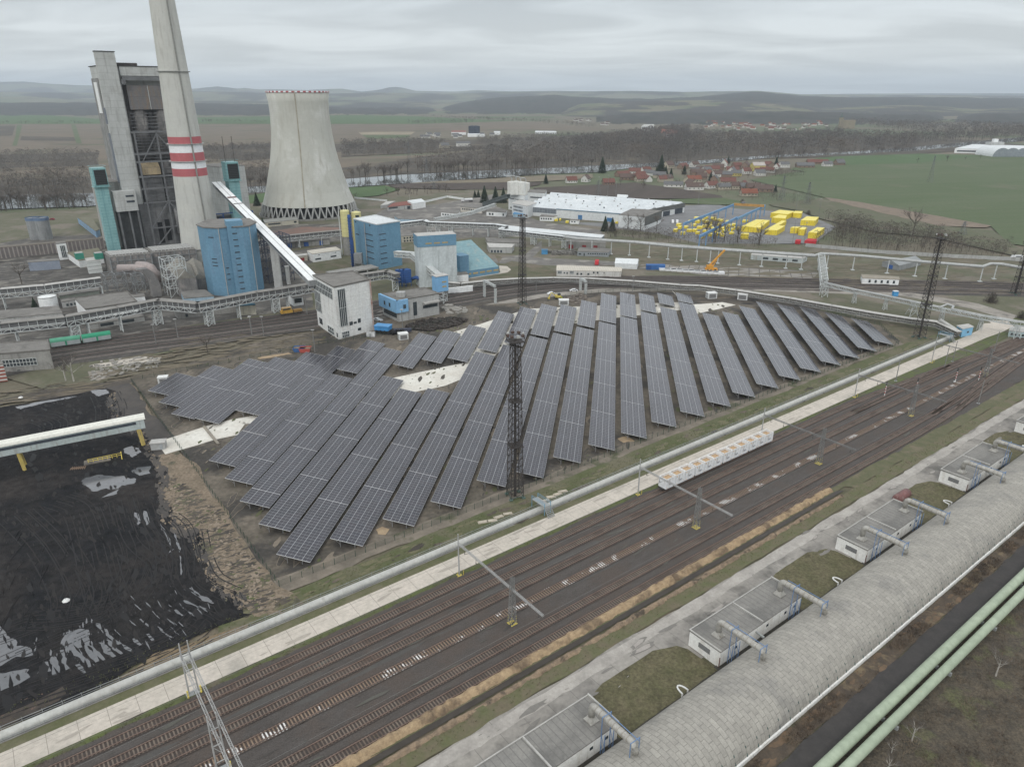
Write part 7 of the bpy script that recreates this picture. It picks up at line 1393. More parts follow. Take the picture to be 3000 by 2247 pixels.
for a, b, lb in ((z4(1925, 640), z5(232, 374), 'left blue crane rail girder above the pallet yard'), (z5(255, 470), z5(446, 380), 'right blue crane rail girder above the pallet yard'), (z5(0, 590), z5(255, 462), 'near blue crane rail girder over the stacked pallets')):
 P0, P1 = G(a, 9), G(b, 9); o = Vector((P0.x, P0.y, 0)); tt = thing('crane_rail', lb, 'crane', o, 0, 'blue crane rails'); MB().bar(P0 - o, P1 - o, 1.0, 1.8).build('girder', M('crane_blue', (.15, .28, .46), (.12, .24, .4), s=4), tt)
 n = 7
 for i in range(n): q = P0.lerp(P1, i / (n - 1)) - o; MB().bar((q.x, q.y, 0), (q.x, q.y, 8.5), .6).build('leg', MATS['crane_blue'], tt)
P0, P1 = G(z5(235, 370), 11), G(z5(440, 382), 11); o = Vector((P0.x, P0.y, 0)); tt = thing('gantry_crane', 'orange travelling crane bridge spanning the blue rails', 'crane', o); MB().bar(P0 - o, P1 - o, 1.4, 2).build('bridge', M('crane_orange', (.45, .25, .08)), tt); MB().box((P0 - o) * .7 + (P1 - o) * .3 + Z * 2, (3, 2, 1.6)).build('trolley', M('trolley_grey', (.2, .2, .2)), tt)
ypm = M('yellow_wrap', (.78, .62, .06), (.70, .54, .05), s=5, rough=.45, extra=both(wave_lines(0, 1.25, .14, (.36, .29, .05), .8, vertical=True), wave_lines(R(35), 1.3, .14, (.42, .34, .05), .6), wave_lines(R(125), 1.3, .14, (.42, .34, .05), .6)))
ytop = M('yellow_wrap_top', (.80, .68, .13), (.74, .61, .10), s=4, rough=.45, extra=both(wave_lines(R(35), 1.3, .14, (.5, .42, .1), .6), wave_lines(R(125), 1.3, .14, (.5, .42, .1), .6)))
def stack(Rp, base, lb, m1=ypm, m2=ytop, g='wrapped pallet stacks in the factory yard', cat='pallet stack'):
 z = max(1.5, HT(base, Rp[0][1])); P = [G(p, z) for p in Rp]; o = Vector((P[0].x, P[0].y, 0)); t = thing('pallet_stack', lb, cat, o, 0, g); Q = [Vector((p.x, p.y, 0)) - o for p in P]
 MB().prism(Q, 0.12, z - .1).build('wrapped_blocks', m1, t); MB().prism(Q, z - .1, z).build('top_layer', m2, t); MB().prism(Q, 0, .12).build('pallet', M('pallet_wood', (.25, .18, .11)), t)
YS = [((485, 428), (600, 438), (650, 418), (545, 408), (485, 463), 'big yellow stack at the back left of the paved yard'), ((637, 428), (695, 432), (703, 417), (650, 415), (637, 462), 'small yellow stack right of the big back one'), ((492, 460), (585, 467), (595, 445), (540, 440), (492, 497), 'yellow stack directly before the big back one'),
 ((690, 478), (790, 482), (812, 457), (730, 452), (690, 515), 'yellow stack at the right rear of the yard'), ((285, 520), (360, 525), (440, 475), (385, 473), (285, 558), 'long yellow stack nearest to the bare trees'), ((350, 527), (412, 530), (478, 478), (430, 476), (350, 562), 'long yellow stack right beside the one nearest the bare trees'), ((443, 545), (480, 547), (592, 483), (560, 481), (443, 577), 'long narrow yellow stack in the middle of the yard'),
 ((482, 545), (530, 548), (583, 517), (540, 514), (482, 580), 'yellow stack at the near end of the long narrow one'), ((620, 528), (668, 531), (690, 524), (640, 521), (620, 568), 'small yellow stack left of the centre aisle'), ((675, 540), (715, 543), (733, 527), (700, 524), (675, 582), 'small yellow stack just right of the aisle'), ((742, 560), (800, 566), (853, 530), (800, 526), (742, 602), 'yellow stack nearest the dark bushes on the right'), ((280, 572), (335, 574), (337, 566), (290, 565), (280, 608), 'single low yellow stack among the bare trees')]
for y in YS: stack([z5(*q) for q in y[:4]], z5(*y[4]), y[5])
redw = M('red_wrap', (.5, .04, .05))
stack([z5(652, 617), z5(688, 620), z5(692, 610), z5(660, 608)], z5(652, 640), 'left red wrapped stack at the front of the yard', redw, redw); stack([z5(716, 617), z5(795, 621), z5(800, 606), z5(740, 603)], z5(716, 637), 'right red wrapped stack at the front of the yard', redw, redw)
k = 0
for (x_, y_) in [(8, 490), (30, 500), (60, 505), (100, 485), (130, 490), (120, 520), (160, 540), (185, 525), (215, 520), (20, 560), (50, 575), (90, 560), (15, 530), (150, 565), (195, 555), (290, 495), (230, 545), (-30, 500), (-55, 520), (-80, 500), (-110, 535), (-150, 540), (-180, 560), (-60, 560), (-130, 580), (45, 530), (75, 545), (110, 585), (140, 590), (60, 590), (0, 600), (30, 470), (70, 478), (-20, 540), (-40, 480), (-90, 560), (-160, 520), (-30, 575), (175, 500), (200, 575), (125, 545)]:
 w_ = rr.uniform(20, 38); hh_ = rr.uniform(12, 20); stack([z5(x_, y_ - hh_), z5(x_ + w_, y_ - hh_ + 2), z5(x_ + w_ + 9, y_ - hh_ - 5), z5(x_ + 8, y_ - hh_ - 7)], z5(x_, y_), 'small yellow wrapped stack under the blue crane rails', g='small yellow stacks under the crane rails')
for x_, y_, w_, lb in ((810, 612, 26, 'small yellow stack in front of the factory left of the kiosk'), (850, 608, 14, 'smaller yellow stack beside it by the factory kiosk'), (905, 628, 26, 'yellow stack right behind the white kiosk'), (1335, 633, 22, 'single yellow stack by the factory blue gate')): stack([z4(x_, y_ - 12), z4(x_ + w_, y_ - 11), z4(x_ + w_ + 4, y_ - 18), z4(x_ + 4, y_ - 19)], z4(x_, y_), lb)
# VEHICLES AND SMALL THINGS
tyre = M('tyre_black', (.02, .02, .02)); carw = M('car_white', (.65, .66, .66), (.6, .6, .6), s=3, rough=.3)
def car(p, rz, label, paint, pickup=False, L_=4.4, W_=1.8, hgt=1.5, cat='car', van=False):
 t = thing('parked_car', label, cat, G(p), rz); b = MB(); c = MB()
 prof = [(-L_ / 2, .35), (-L_ / 2, .8), (-L_ * .3, .95), (-L_ * .16, hgt), (L_ * .2, hgt), (L_ * .38, .95), (L_ / 2, .8), (L_ / 2, .35)]
 if pickup: prof = [(-L_ / 2, .35), (-L_ / 2, .85), (-L_ * .28, .95), (-L_ * .16, hgt), (L_ * .06, hgt), (L_ * .1, .9), (L_ / 2, .9), (L_ / 2, .35)]
 if van: prof = [(-L_ / 2, .35), (-L_ / 2, 1.1), (-L_ * .38, hgt), (L_ / 2, hgt), (L_ / 2, .35)]
 n = len(prof); vs = [(x, -W_ / 2, z) for x, z in prof] + [(x, W_ / 2, z) for x, z in prof]
 b.add(vs, [tuple(range(n))[::-1], tuple(range(n, 2 * n))] + [(i, (i + 1) % n, n + (i + 1) % n, n + i) for i in range(n)]).build('body', paint, t)
 c.bx(-L_ * .2, L_ * (.05 if pickup else .28), -W_ / 2 - .01, W_ / 2 + .01, hgt * .66, hgt * .93).build('windows', glass_m, t)
 for x in (-L_ * .32, L_ * .32):
  for y in (-W_ / 2 + .05, W_ / 2 - .05): MB().tube([(x, y - .12, .33), (x, y + .12, .33)], .33, 10).build('wheel', tyre, t)
 return t
car(z4(780, 1248), R(25), 'white car on the dirt road left of the other white car', carw); car(z4(975, 1221), R(5), 'white car on the dirt road behind the short panel tables', carw)
car(z3(1200, 1475), R(-30), 'white pickup parked behind the transfer tower', carw, pickup=True, L_=5.2); car(z4(1175, 988), R(80), 'red van on the road beside the far slab yard', M('van_red', (.5, .04, .05)), van=True, L_=6, W_=2.3, hgt=2.6, cat='van')
car(z5(2158, 745), R(0), 'white van beyond the wall at the far right', carw, van=True, L_=7, W_=2.4, hgt=2.6, cat='van'); car(z2(450, 250), R(0), 'dark red car on the road far left behind the twin silos', M('car_red', (.25, .02, .04)))
car(z4(1830, 632), R(80), 'white delivery van at the factory gate', carw, van=True, L_=6, hgt=2.6, cat='van'); car(z4(1868, 632), R(80), 'second white van at the factory gate, on the right', carw, van=True, L_=6, hgt=2.6, cat='van')
t = thing('tank_lorry', 'white tank lorry on the road near the dark conifers', 'lorry', G(h2(822, 778)), R(20)); MB().tube([(-4, 0, 2.3), (4.5, 0, 2.3)], 1.3, 12).build('tank', carw, t); MB().bx(-7, -4.6, -1.2, 1.2, .8, 3.4).build('cab', carw, t); m = MB(); [m.tube([(x, -1.2, .5), (x, 1.2, .5)], .5, 8) for x in (-6, 1.5, 3, 4.2)]; m.build('wheels', tyre, t)
yl = M('loco_yellow', (.50, .30, .05), (.42, .25, .05), s=2, streak=((.28, .16, .05), 1)); a_, b_ = G(z3(365, 1440)), G(z3(555, 1412)); t = thing('works_locomotive', 'small orange-yellow works locomotive on the rear rail yard', 'locomotive', a_, math.atan2((b_ - a_).y, (b_ - a_).x)); ln = (b_ - a_).length
MB().bx(0, ln, -.2, 2.6, .8, 1.3).build('chassis', dark_m, t); MB().bx(.3, ln * .55, 0, 2.4, 1.3, 2.6).build('bonnet', yl, t); MB().bx(1, ln * .5, .1, 2.3, 2.6, 3.9).build('cab', yl, t); MB().bx(.9, ln * .51, .05, 2.35, 3.9, 4.05).build('roof', M('faded_orange', (.45, .33, .2)), t); MB().bx(1.3, ln * .46, .04, .09, 2.9, 3.6).build('window', glass_m, t); MB().bx(ln * .6, ln - .2, 0, 2.4, 1.3, 2.3).build('tool_deck', M('deck_brown', (.3, .18, .06)), t)
m = MB(); [m.tube([(x, -.1, .55), (x, 2.5, .55)], .5, 10) for x in (1.4, 3.5, ln - 3.4, ln - 1.4)]; m.build('wheelset', dark_m, t)
gw = M('wagon_green', (.03, .27, .15), (.03, .23, .13), s=2, rough=.5); gw2 = M('faded_green', (.10, .30, .20), (.08, .26, .17), s=2); gp2 = M('wagon_grey', (.33, .36, .36), (.27, .3, .3), s=2)
for (x0, y0, x1, y1, cm_, lb) in ((445, 1372, 710, 1335, gw2, 'green-topped hopper wagon with paler cover, on the left'), (720, 1335, 972, 1295, gw, 'green-topped hopper wagon with bright cover, on the right')):
 a_, b_ = G(z2(x0, y0)), G(z2(x1, y1)); ln = (b_ - a_).length; t = thing('hopper_wagon', lb, 'wagon', a_, math.atan2((b_ - a_).y, (b_ - a_).x), 'green hopper wagons')
 MB().bx(0, ln, 0, 2.9, .9, 1.2).build('chassis', dark_m, t); m = MB(); m.bx(.3, ln * .48, -.02, 2.92, 1.25, 3.0); m.bx(ln * .54, ln - .3, -.02, 2.92, 1.25, 3.0); m.build('hopper_panel', gp2, t); MB().bx(.2, ln - .2, .1, 2.8, 1.2, 3.3).build('body', gw, t)
 m = MB(); m.tube([(0.1, 1.45, 3.1), (ln - .1, 1.45, 3.1)], 1.42, 14); m.build('round_cover', cm_, t, smooth=False); m = MB(); [m.tube([(x, .1, .5), (x, 2.8, .5)], .5, 8) for x in (1.5, 3.3, ln - 3.3, ln - 1.5)]; m.build('wheelset', dark_m, t)
for p, mt, lb in ((zB(1020, 185), M('skip_blue', (.06, .14, .32)), 'dark blue waste skip beside the red one'), (zB(1060, 188), M('skip_red', (.45, .10, .08)), 'red waste skip beside the dark blue one')):
 t = thing('waste_skip', lb, 'skip', G(p), R(5)); m = MB(); m.add([(0, 0, .2), (3.6, 0, .2), (3.6, 3, .2), (0, 3, .2), (-.5, -.3, 2), (4.3, -.3, 2), (4.3, 3.3, 2), (-.5, 3.3, 2)], [(0, 1, 5, 4), (1, 2, 6, 5), (2, 3, 7, 6), (3, 0, 4, 7), (3, 2, 1, 0)]).build('tub', mt, t); MB().bx(-.3, 4.1, -.1, 3.1, 1.5, 1.6).build('rubble_load', tan_m, t)
for i, x_ in enumerate((1103, 1128, 1150)):
 t = thing('portable_toilet', '%s white and blue portable toilet at the foot of the transfer tower' % ('left', 'middle', 'right')[i], 'toilet', G(z3(x_, 1615)), R(-10), 'portable toilets at the transfer tower'); MB().bx(0, 1.2, 0, 1.2, 0, 2.1).build('cabin', carw, t); MB().bx(-.05, 1.25, -.05, 1.25, 2.1, 2.25).build('roof', wlgrey, t); MB().bx(-.03, -.003, .2, 1, .1, 1.9).build('door', M('toilet_blue', (.04, .12, .3)), t)
t = thing('portable_toilet', 'single bright blue portable toilet in the grass beyond the pipe bridge', 'toilet', G(z5(1322, 998)), 0); MB().bx(0, 2.4, 0, 2, 0, 2.6).build('cabin', M('toilet_bright', (.08, .32, .62)), t); MB().bx(-.1, 2.5, -.1, 2.1, 2.6, 2.8).build('roof', carw, t)
t = thing('blue_machine', 'blue screening machine with black rollers beside the transfer tower', 'machine', G(z3(1172, 1585)), R(-15)); MB().bx(0, 7, 0, 4, 1.6, 3.6).build('body', M('machine_blue', (.06, .24, .5)), t); MB().bx(-.2, 7.2, -.2, 4.2, 3.6, 3.8).build('roof', M('machine_roof', (.12, .32, .58)), t); m = MB(); [m.tube([(x, -.6, .9), (x, 4.2, .9)], .9, 12) for x in (1, 3, 5, 7)]; m.build('roller', tyre, t)
t = thing('black_machine', 'black machine with big drums left of the white cabinet', 'machine', G(z3(1320, 1600)), R(10)); m = MB(); [m.tube([(x, 0, 1.3), (x + 1, .6, 1.3)], 1.3, 12) for x in (0, 2.2, 4.2)]; m.build('drum', tyre, t); MB().bx(1, 9, .5, 3, 1, 2.2).build('chassis', M('machine_dark', (.05, .055, .08)), t)
t = thing('excavator', 'small yellow excavator on the dirt road behind the panels', 'excavator', G(z4(838, 1285)), R(10)); MB().bx(-1.6, 1.6, -1.3, 1.3, 0, .9).build('tracks', tyre, t); MB().bx(-1.5, 1.4, -1.1, 1.1, .9, 2.1).build('body', yel_m, t); MB().bx(-.2, 1.3, -.9, .6, 2.1, 3.2).build('cab', glass_m, t); m = MB(); m.bar((-1.2, 0, 1.8), (-3.6, 0, 3.6), .4); m.bar((-3.6, 0, 3.6), (-4.8, 0, 1), .35); m.bx(-5.3, -4.4, -.5, .5, .2, 1); m.build('arm', yel_m, t)
t = thing('mobile_crane', 'orange mobile crane with raised boom on the far slab yard', 'crane', G(z5(72, 822)), R(0)); MB().bx(-3.2, 4, -1.4, 1.4, .4, 1.6).build('carrier', M('crane_orange2', (.62, .30, .05)), t); MB().bx(-2.5, 1.5, -1.2, 1.2, 1.6, 3.4).build('cab', MATS['crane_orange2'], t); m = MB(); m.bar((-1, 0, 3), (7.8, 1, 12.5), .9); m.bar((1, 0, 2), (4, .5, 8), .4); m.build('boom', MATS['crane_orange2'], t); m = MB(); [m.tube([(x, -1.5, .6), (x, 1.5, .6)], .6, 8) for x in (-2, 0, 2.6)]; m.build('wheels', tyre, t)
t = thing('blue_container', 'dark blue container left of the row of white bundles', 'container', G(z4(1602, 1036)), R(-3)); MB().bx(0, 11.5, 0, 3, .1, 3.2).build('shell', M('cont_blue', (.05, .14, .34), (.04, .11, .28), s=2), t); MB().bx(.2, 3, -.05, -.003, .4, 2.8).build('door', dblue, t)
for i in range(10):
 x_ = 1715 + i * 52; q = z4(x_, 1046 + i * 3.4); t = thing('wrapped_bundle', '%s white wrapped bundle right of the dark blue container' % ORD[i], 'bundle', G(q), R(-4), 'white wrapped bundles on the slab yard'); m = MB(); m.bx(0, 6.6, 0, 3.4, .25, 1.5); m.build('wrap', carw, t); m = MB(); [m.bx(x, x + .3, .1, 3.3, 0, .25) for x in (.6, 3, 5.6)]; m.build('bearer', MATS['pallet_wood'], t)
t = thing('blue_shed', 'tiny blue shed with dark roof near heaps of scrap', 'shed', G(z4(698, 903)), R(0)); MB().bx(0, 4, 0, 3.2, 0, 3).build('wall', M('shed_blue', (.08, .26, .46)), t); MB().bx(-.2, 4.2, -.2, 3.4, 3, 3.2).build('roof', M('shed_roof_blue', (.1, .2, .3)), t)
def rubble(name, pix, n, mat, label, s0=.3, s1=1.6, h=.8):
 P = [G(p) for p in pix]; x0, x1 = min(p.x for p in P), max(p.x for p in P); y0, y1 = min(p.y for p in P), max(p.y for p in P); m = MB(); k = 0; it = 0
 while k < n and it < n * 30:
  it += 1; x, y = rr.uniform(x0, x1), rr.uniform(y0, y1)
  if not inside(x, y, P): continue
  k += 1; s = rr.uniform(s0, s1); m.box((x, y, rr.uniform(0, h)), (s, s * rr.uniform(.4, 1), s * rr.uniform(.3, .7)), rz=rr.uniform(0, 3))
 tag(m.build(name, mat), label, name.replace('_', ' '), kind='stuff')
rubble('soil_heap', [z3(1440, 1530), z3(1560, 1480), z3(1850, 1450), z3(1980, 1470), z3(1900, 1520), z3(1650, 1570), z3(1500, 1560)], 900, M('heap_black', (.03, .027, .025), (.06, .05, .042), s=2), 'broken heap of black soil behind the middle panels', .4, 1.6, .9)
rubble('scrap_heap', [z4(740, 880), z4(990, 870), z4(1000, 910), z4(780, 908)], 160, M('scrap', (.2, .19, .17), (.08, .075, .07), s=2), 'heaps of grey scrap and slabs beside the tiny blue shed', .6, 2.6, 1.2)
rubble('scrap_heap', [z3(1745, 1335), z3(1990, 1375), z3(1960, 1410), z3(1800, 1420)], 60, M('slab_scrap', (.32, .3, .27), (.2, .19, .17), s=2), 'loose concrete slabs on the ground right of the control building', .8, 3, .3)
rubble('rubble', [z4(860, 1290), z4(1040, 1240), z4(1100, 1280), z4(1000, 1340)], 200, M('excavated', (.2, .17, .14), (.07, .06, .055), s=2), 'excavated rubble beside the yellow excavator', .3, 1.8, .4)
rubble('rubble', [z2(780, 1480), z2(1400, 1420), z2(1380, 1520), z2(800, 1640)], 160, MATS['slab_scrap'], 'scattered concrete rubble between rear tracks and coal yard', .3, 1.6, .2)
rubble('coal_stones', [zG(100, 1220), zG(420, 1120), zG(430, 1180), zG(0, 1390), zG(0, 1270)], 700, M('brown_litter', (.15, .1, .075), (.07, .05, .04), s=1), 'brown litter along the edge of the coal yard at lower left', .08, .35, .15)
t0 = G(z4(872, 1292)); me = bpy.data.meshes.new('person'); J = [(0, 0, .95), (0, 0, 1.2), (0, 0, 1.45), (0, 0, 1.55), (0, 0, 1.72), (-.1, 0, .5), (-.12, .03, .08), (.1, 0, .5), (.14, -.03, .08), (-.22, 0, 1.4), (-.28, -.05, 1.12), (-.25, -.15, .88), (.22, 0, 1.4), (.28, -.05, 1.12), (.25, -.15, .88), (-.12, -.12, .04), (.14, -.18, .04)]
me.from_pydata(J, [(0, 1), (1, 2), (2, 3), (3, 4), (0, 5), (5, 6), (0, 7), (7, 8), (2, 9), (9, 10), (10, 11), (2, 12), (12, 13), (13, 14), (6, 15), (8, 16)], []); po = bpy.data.objects.new('person', me); COL.objects.link(po); po.location = t0; me.materials.append(M('hivis', (.55, .62, .04)))
po.modifiers.new('skin', 'SKIN');
for i, r_ in enumerate((.16, .15, .17, .06, .11, .08, .05, .08, .05, .07, .05, .04, .07, .05, .04, .05, .05)): me.skin_vertices[0].data[i].radius = (r_, r_)
po.modifiers.new('sub', 'SUBSURF').levels = 1; tag(po, 'person in a yellow hi-vis suit standing beside the yellow excavator', 'person')
A_, B_ = G(zA(-260, 600), 9), G(zA(930, 370), 9); B_ = G(zA(925, 372), 9); o = Vector((B_.x, B_.y, 0)); t = thing('conveyor_bridge', 'white covered conveyor bridge over the black coal yard', 'conveyor', o)
d_ = (A_ - B_); ln = d_.length; d_ /= ln; sx = d_.cross(Z).normalized(); md = (A_ + B_) / 2 - o
ligh = M('pale_teal_wall', (.42, .47, .46), (.37, .42, .41), s=5, streak=((.3, .3, .28), 1)); MB().box(md - Z * 1.9, (3.4, ln, 3.0), ax=(sx, d_, Z)).build('gallery', ligh, t)
m = MB(); pr = [(-2, -.4), (-1.7, .25), (-.8, .55), (.8, .55), (1.7, .25), (2, -.4)]; e0, e1 = B_ - o - d_ * .4, A_ - o
m.v = [e + sx * a + Z * b for e in (e0, e1) for a, b in pr]; m.f = [(i, i + 1, i + 7, i + 6) for i in range(5)] + [(0, 6, 11, 5), (5, 4, 3, 2, 1, 0)]; m.m = [0] * 7; m.build('roof', M('bridge_roof', (.68, .67, .60), (.62, .61, .55), s=5), t)
for s in (-1, 1): MB().box(md - Z * 1.25 + sx * s * 1.73, (.08, ln * .9, .8), ax=(sx, d_, Z)).build('window_strip', slat, t)
ylm = M('leg_yellow', (.55, .42, .12), (.46, .36, .12), s=2, streak=((.25, .2, .12), .8))
for f_, q in ((0, zA(965, 630)), (.62, zA(112, 830))):
 g = G(q) - o; tp = B_ - o + d_ * (2 if f_ == 0 else ln * .72) - Z * 3.4
 m = MB()
 for s in (-1, 1): m.bar(Vector((tp.x, tp.y, 0)) + sx * s * 1.9 + d_ * (-.5), tp + sx * s * 1.2, .9 if f_ == 0 else .7, .7)
 m.bar(Vector((tp.x, tp.y, 3)) - sx * 1.6, Vector((tp.x, tp.y, 3)) + sx * 1.6, .4); m.build('leg', ylm, t)
t = thing('concrete_hut', 'small grey concrete hut at the end of the white strip by the coal yard', 'hut', G(zA(980, 600)), R(12)); MB().bx(0, 4, 0, 2.6, 0, 2.4).build('wall', wlgrey, t); MB().bx(-.2, 4.2, -.2, 2.8, 2.4, 2.6).build('roof', rpale, t); MB().bx(2.6, 3.4, -.08, -.003, .1, 2).build('door', M('hut_door', (.35, .37, .38)), t)
t = thing('feeder_frame', 'half-buried concrete feeder with yellow railing in the coal yard', 'feeder', G(zA(545, 700)), math.atan2((G(zA(790, 650)) - G(zA(545, 700))).y, (G(zA(790, 650)) - G(zA(545, 700))).x)); ln = (G(zA(790, 650)) - G(zA(545, 700))).length
MB().bx(0, ln * .7, 0, 3, 0, .5).build('slab', M('dirty_slab', (.2, .18, .15), (.1, .09, .08), s=2), t); m = MB(); [m.bar((x, 1, .3), (x, 1, 1.5), .15) for x in [i * ln / 8 for i in range(1, 9)]]; [m.bar((1, 1, z), (ln, 1, z), .12) for z in (.9, 1.5)]; m.bar((ln, -1, 0), (ln, 2, 1.5), .2); m.build('railing', yel_m, t)
t = thing('rusty_grate', 'rusty toothed grate lying in coal left of the yellow railing', 'grate', G(zA(450, 730)), R(10)); m = MB(); [m.bar((i * .55, 0, .1), (i * .5 + .3, 1.8, .4), .18) for i in range(8)]; m.bar((0, .9, .3), (4, .9, .4), .3); m.build('teeth', M('grate_rust', (.2, .14, .1)), t)
for p, lb in ((zG(430, 580), 'white lump lying alone in the coal yard'), (zA(135, 258), 'white bucket near the upper coal puddle')): t = thing('white_lump', lb, 'lump', G(p)); m = MB(); m.lathe((0, 0, 0), [(.7, 0), (.8, .3), (.5, .6), (.1, .7)], 7); m.build('shell', white_m, t)
for p, h_, lb in ((z3(1416, 1560), 10, 'street lamp in front of the control building'), (z2(1350, 1325), 9, 'slim pole left in the rear rail yard'), (z2(1540, 1275), 9, 'slim pole middle of the rear rail yard'), (z2(2175, 1255), 9, 'slim pole right in the rear rail yard'), (z3(115, 1600), 9, 'pole by the near track left of the transfer tower'), (z3(215, 1605), 9, 'second pole by the near track left of the transfer tower'), (z3(590, 1420), 14, 'tall dark pole beside the orange locomotive'), (z4(1270, 720 + 0), 9, 'lamp pole near the end of the long warehouse'), (z4(650, 1235), 8, 'white post beside the tracks behind the far light tower'), (z4(1483, 1230), 9, 'thin pole behind the short panel tables'), (zB(1155, 185), 10, 'dark pole beside the waste skips'), (z4(1190, 400), 20, 'slim mast left of three behind the factory'), (z4(1268, 405), 22, 'slim mast centre of three behind the factory'), (z4(1338, 408), 16, 'slim mast right of three behind the factory'), (z5(705, 670), 18, 'floodlight pole in front of the red stacks'), (z5(632, 640), 18, 'floodlight pole left of the red stacks'), (z5(810, 460), 16, 'floodlight pole behind the yellow stacks'), (z5(655, 415), 16, 'lamp pole behind the biggest yellow stack'), (z4(2050, 480), 20, 'tall pole right of the factory')):
 t = thing('lamp_pole', lb, 'pole', G(p)); MB().tube([(0, 0, 0), (0, 0, h_)], [.2, .12], 6).build('pole', lat_m, t); MB().bx(-.7, .7, -.25, .25, h_ - .1, h_ + .15).build('lamp_head', wlgrey, t)
for i in range(6):
 P = [Vector((p.x, p.y, .30)) for p in offset(PM, -13 + i * 5)]; m = MB(); o_ = P[0].copy()
 t = thing('rear_track', '%s track of the rear rail yard, counted from the plant side' % ORD[i], 'railway track', (o_.x, o_.y, .30), 0, 'tracks of the rear rail yard')
 for s in (-.78, .78):
  Q = offset(P, s); m = MB(); [m.bar(a - o_ + Z * .15, b - o_ + Z * .15, .12, .16) for a, b in zip(Q, Q[1:])]; m.build('rail', railtop_m, t)
 bd = MB(); Q1, Q2 = offset(P, -1.3), offset(P, 1.3)
 for k in range(len(P) - 1): bd.quad(Q2[k] - o_, Q2[k + 1] - o_, Q1[k + 1] - o_, Q1[k] - o_)
 sm_ = M('sleeper_bed_dark', (.06, .055, .05), (.11, .10, .09), s=.9) if i not in (3, 5) else M('sleeper_bed_light', (.22, .205, .185), (.12, .11, .10), s=1.0)
 bd.build('sleeper_bed', sm_, t)
for p0, p1, lb in ((z4(205, 1270), z4(300, 1325), 'white lattice signal gantry between the far light tower and the yard'), (z4(1032, 1215), z4(1078, 1245), 'white lattice signal mast behind the short tables')):
 g0_, g1_ = G(p0), G(p1); t = thing('signal_gantry', lb, 'gantry', g0_); h_ = 9 if 'gantry b' in lb else 7; m = MB(); m.truss((0, 0, 0), (0, 0, h_), .9, t=.14); m.truss(g1_ - g0_, (g1_ - g0_) + Z * (h_ - 1), .9, t=.14); m.truss((0, 0, h_), (g1_ - g0_) + Z * h_, .9, t=.14); m.build('lattice', lsteel, t)
def wall_line(pts, h, label, mat): P = [G(p) for p in pts]; o = P[0]; t = thing('boundary_wall', label, 'wall', o); m = MB(); [m.bar(a - o + Z * h / 2, b - o + Z * h / 2, .3, h) for a, b in zip(P, P[1:])]; m.build('panels', mat, t); m = MB(); [m.bar(a - o + Z * h, b - o + Z * h, .4, .12) for a, b in zip(P, P[1:])]; m.build('coping', wlgrey, t)
wall_line([z5(720, 660), z5(1200, 705), z5(1600, 730), z5(2300, 765)], 2.4, 'pale concrete panel wall in front of the dark bushes on the right', wlgrey)
wall_line([z3(1000, 420), z3(1280, 445)], 1.8, 'low white wall right of the cooling tower', wclean); wall_line([z3(1612, 455), z3(1800, 412), z3(1940, 432)], 2.2, 'white wall beyond the steel sheds', wclean)
# PYLONS
pylm = M('pylon_grey', (.17, .18, .18), (.13, .135, .135), s=5)
def pylon(p, ytop, label, arms=3, wb=2.2):
 h = HT(p, ytop); t = thing('pylon', label, 'pylon', G(p), R(35)); m = MB(); n = 8; c_ = [(-1, -1), (1, -1), (1, 1), (-1, 1)]; Pp = lambda i, k: Vector((c_[k % 4][0] * (wb * (1 - i / n) ** 1.3 + .3), c_[k % 4][1] * (wb * (1 - i / n) ** 1.3 + .3), h * i / n))
 for k in range(4):
  for i in range(n): m.bar(Pp(i, k), Pp(i + 1, k), .2); m.bar(Pp(i, k), Pp(i + 1, k + 1), .1)
 m.build('lattice', pylm, t); m = MB(); [m.bar((-w_, 0, h * z), (w_, 0, h * z), .3) for z, w_ in ((.72, 5), (.84, 4), (.95, 3))[:arms]]; m.build('crossarms', pylm, t)
for a in ((h3(1600, 655), h3(0, 480)[1], 'leaning-looking lattice pylon in the big wheat field'), (h3(640, 772), h3(0, 610)[1], 'lattice pylon at the edge of the village'), (h3(805, 795), h3(0, 650)[1], 'lattice pylon between village and pallet yard'), (h2(556, 652), h2(0, 500)[1], 'lattice pylon at the river bank right of the cooling tower'), (h2(440, 512), h2(0, 392)[1], 'far lattice pylon beyond the river'), (h2(600, 695), h2(0, 650)[1], 'small lattice pylon in the ploughed field'), (z5(1790, 578), z5(0, 488)[1], 'short lattice mast in the meadow above the bushes'), (h2(1663, 735), h2(0, 640)[1], 'pylon in the ploughed field behind the factory')): pylon(*a)
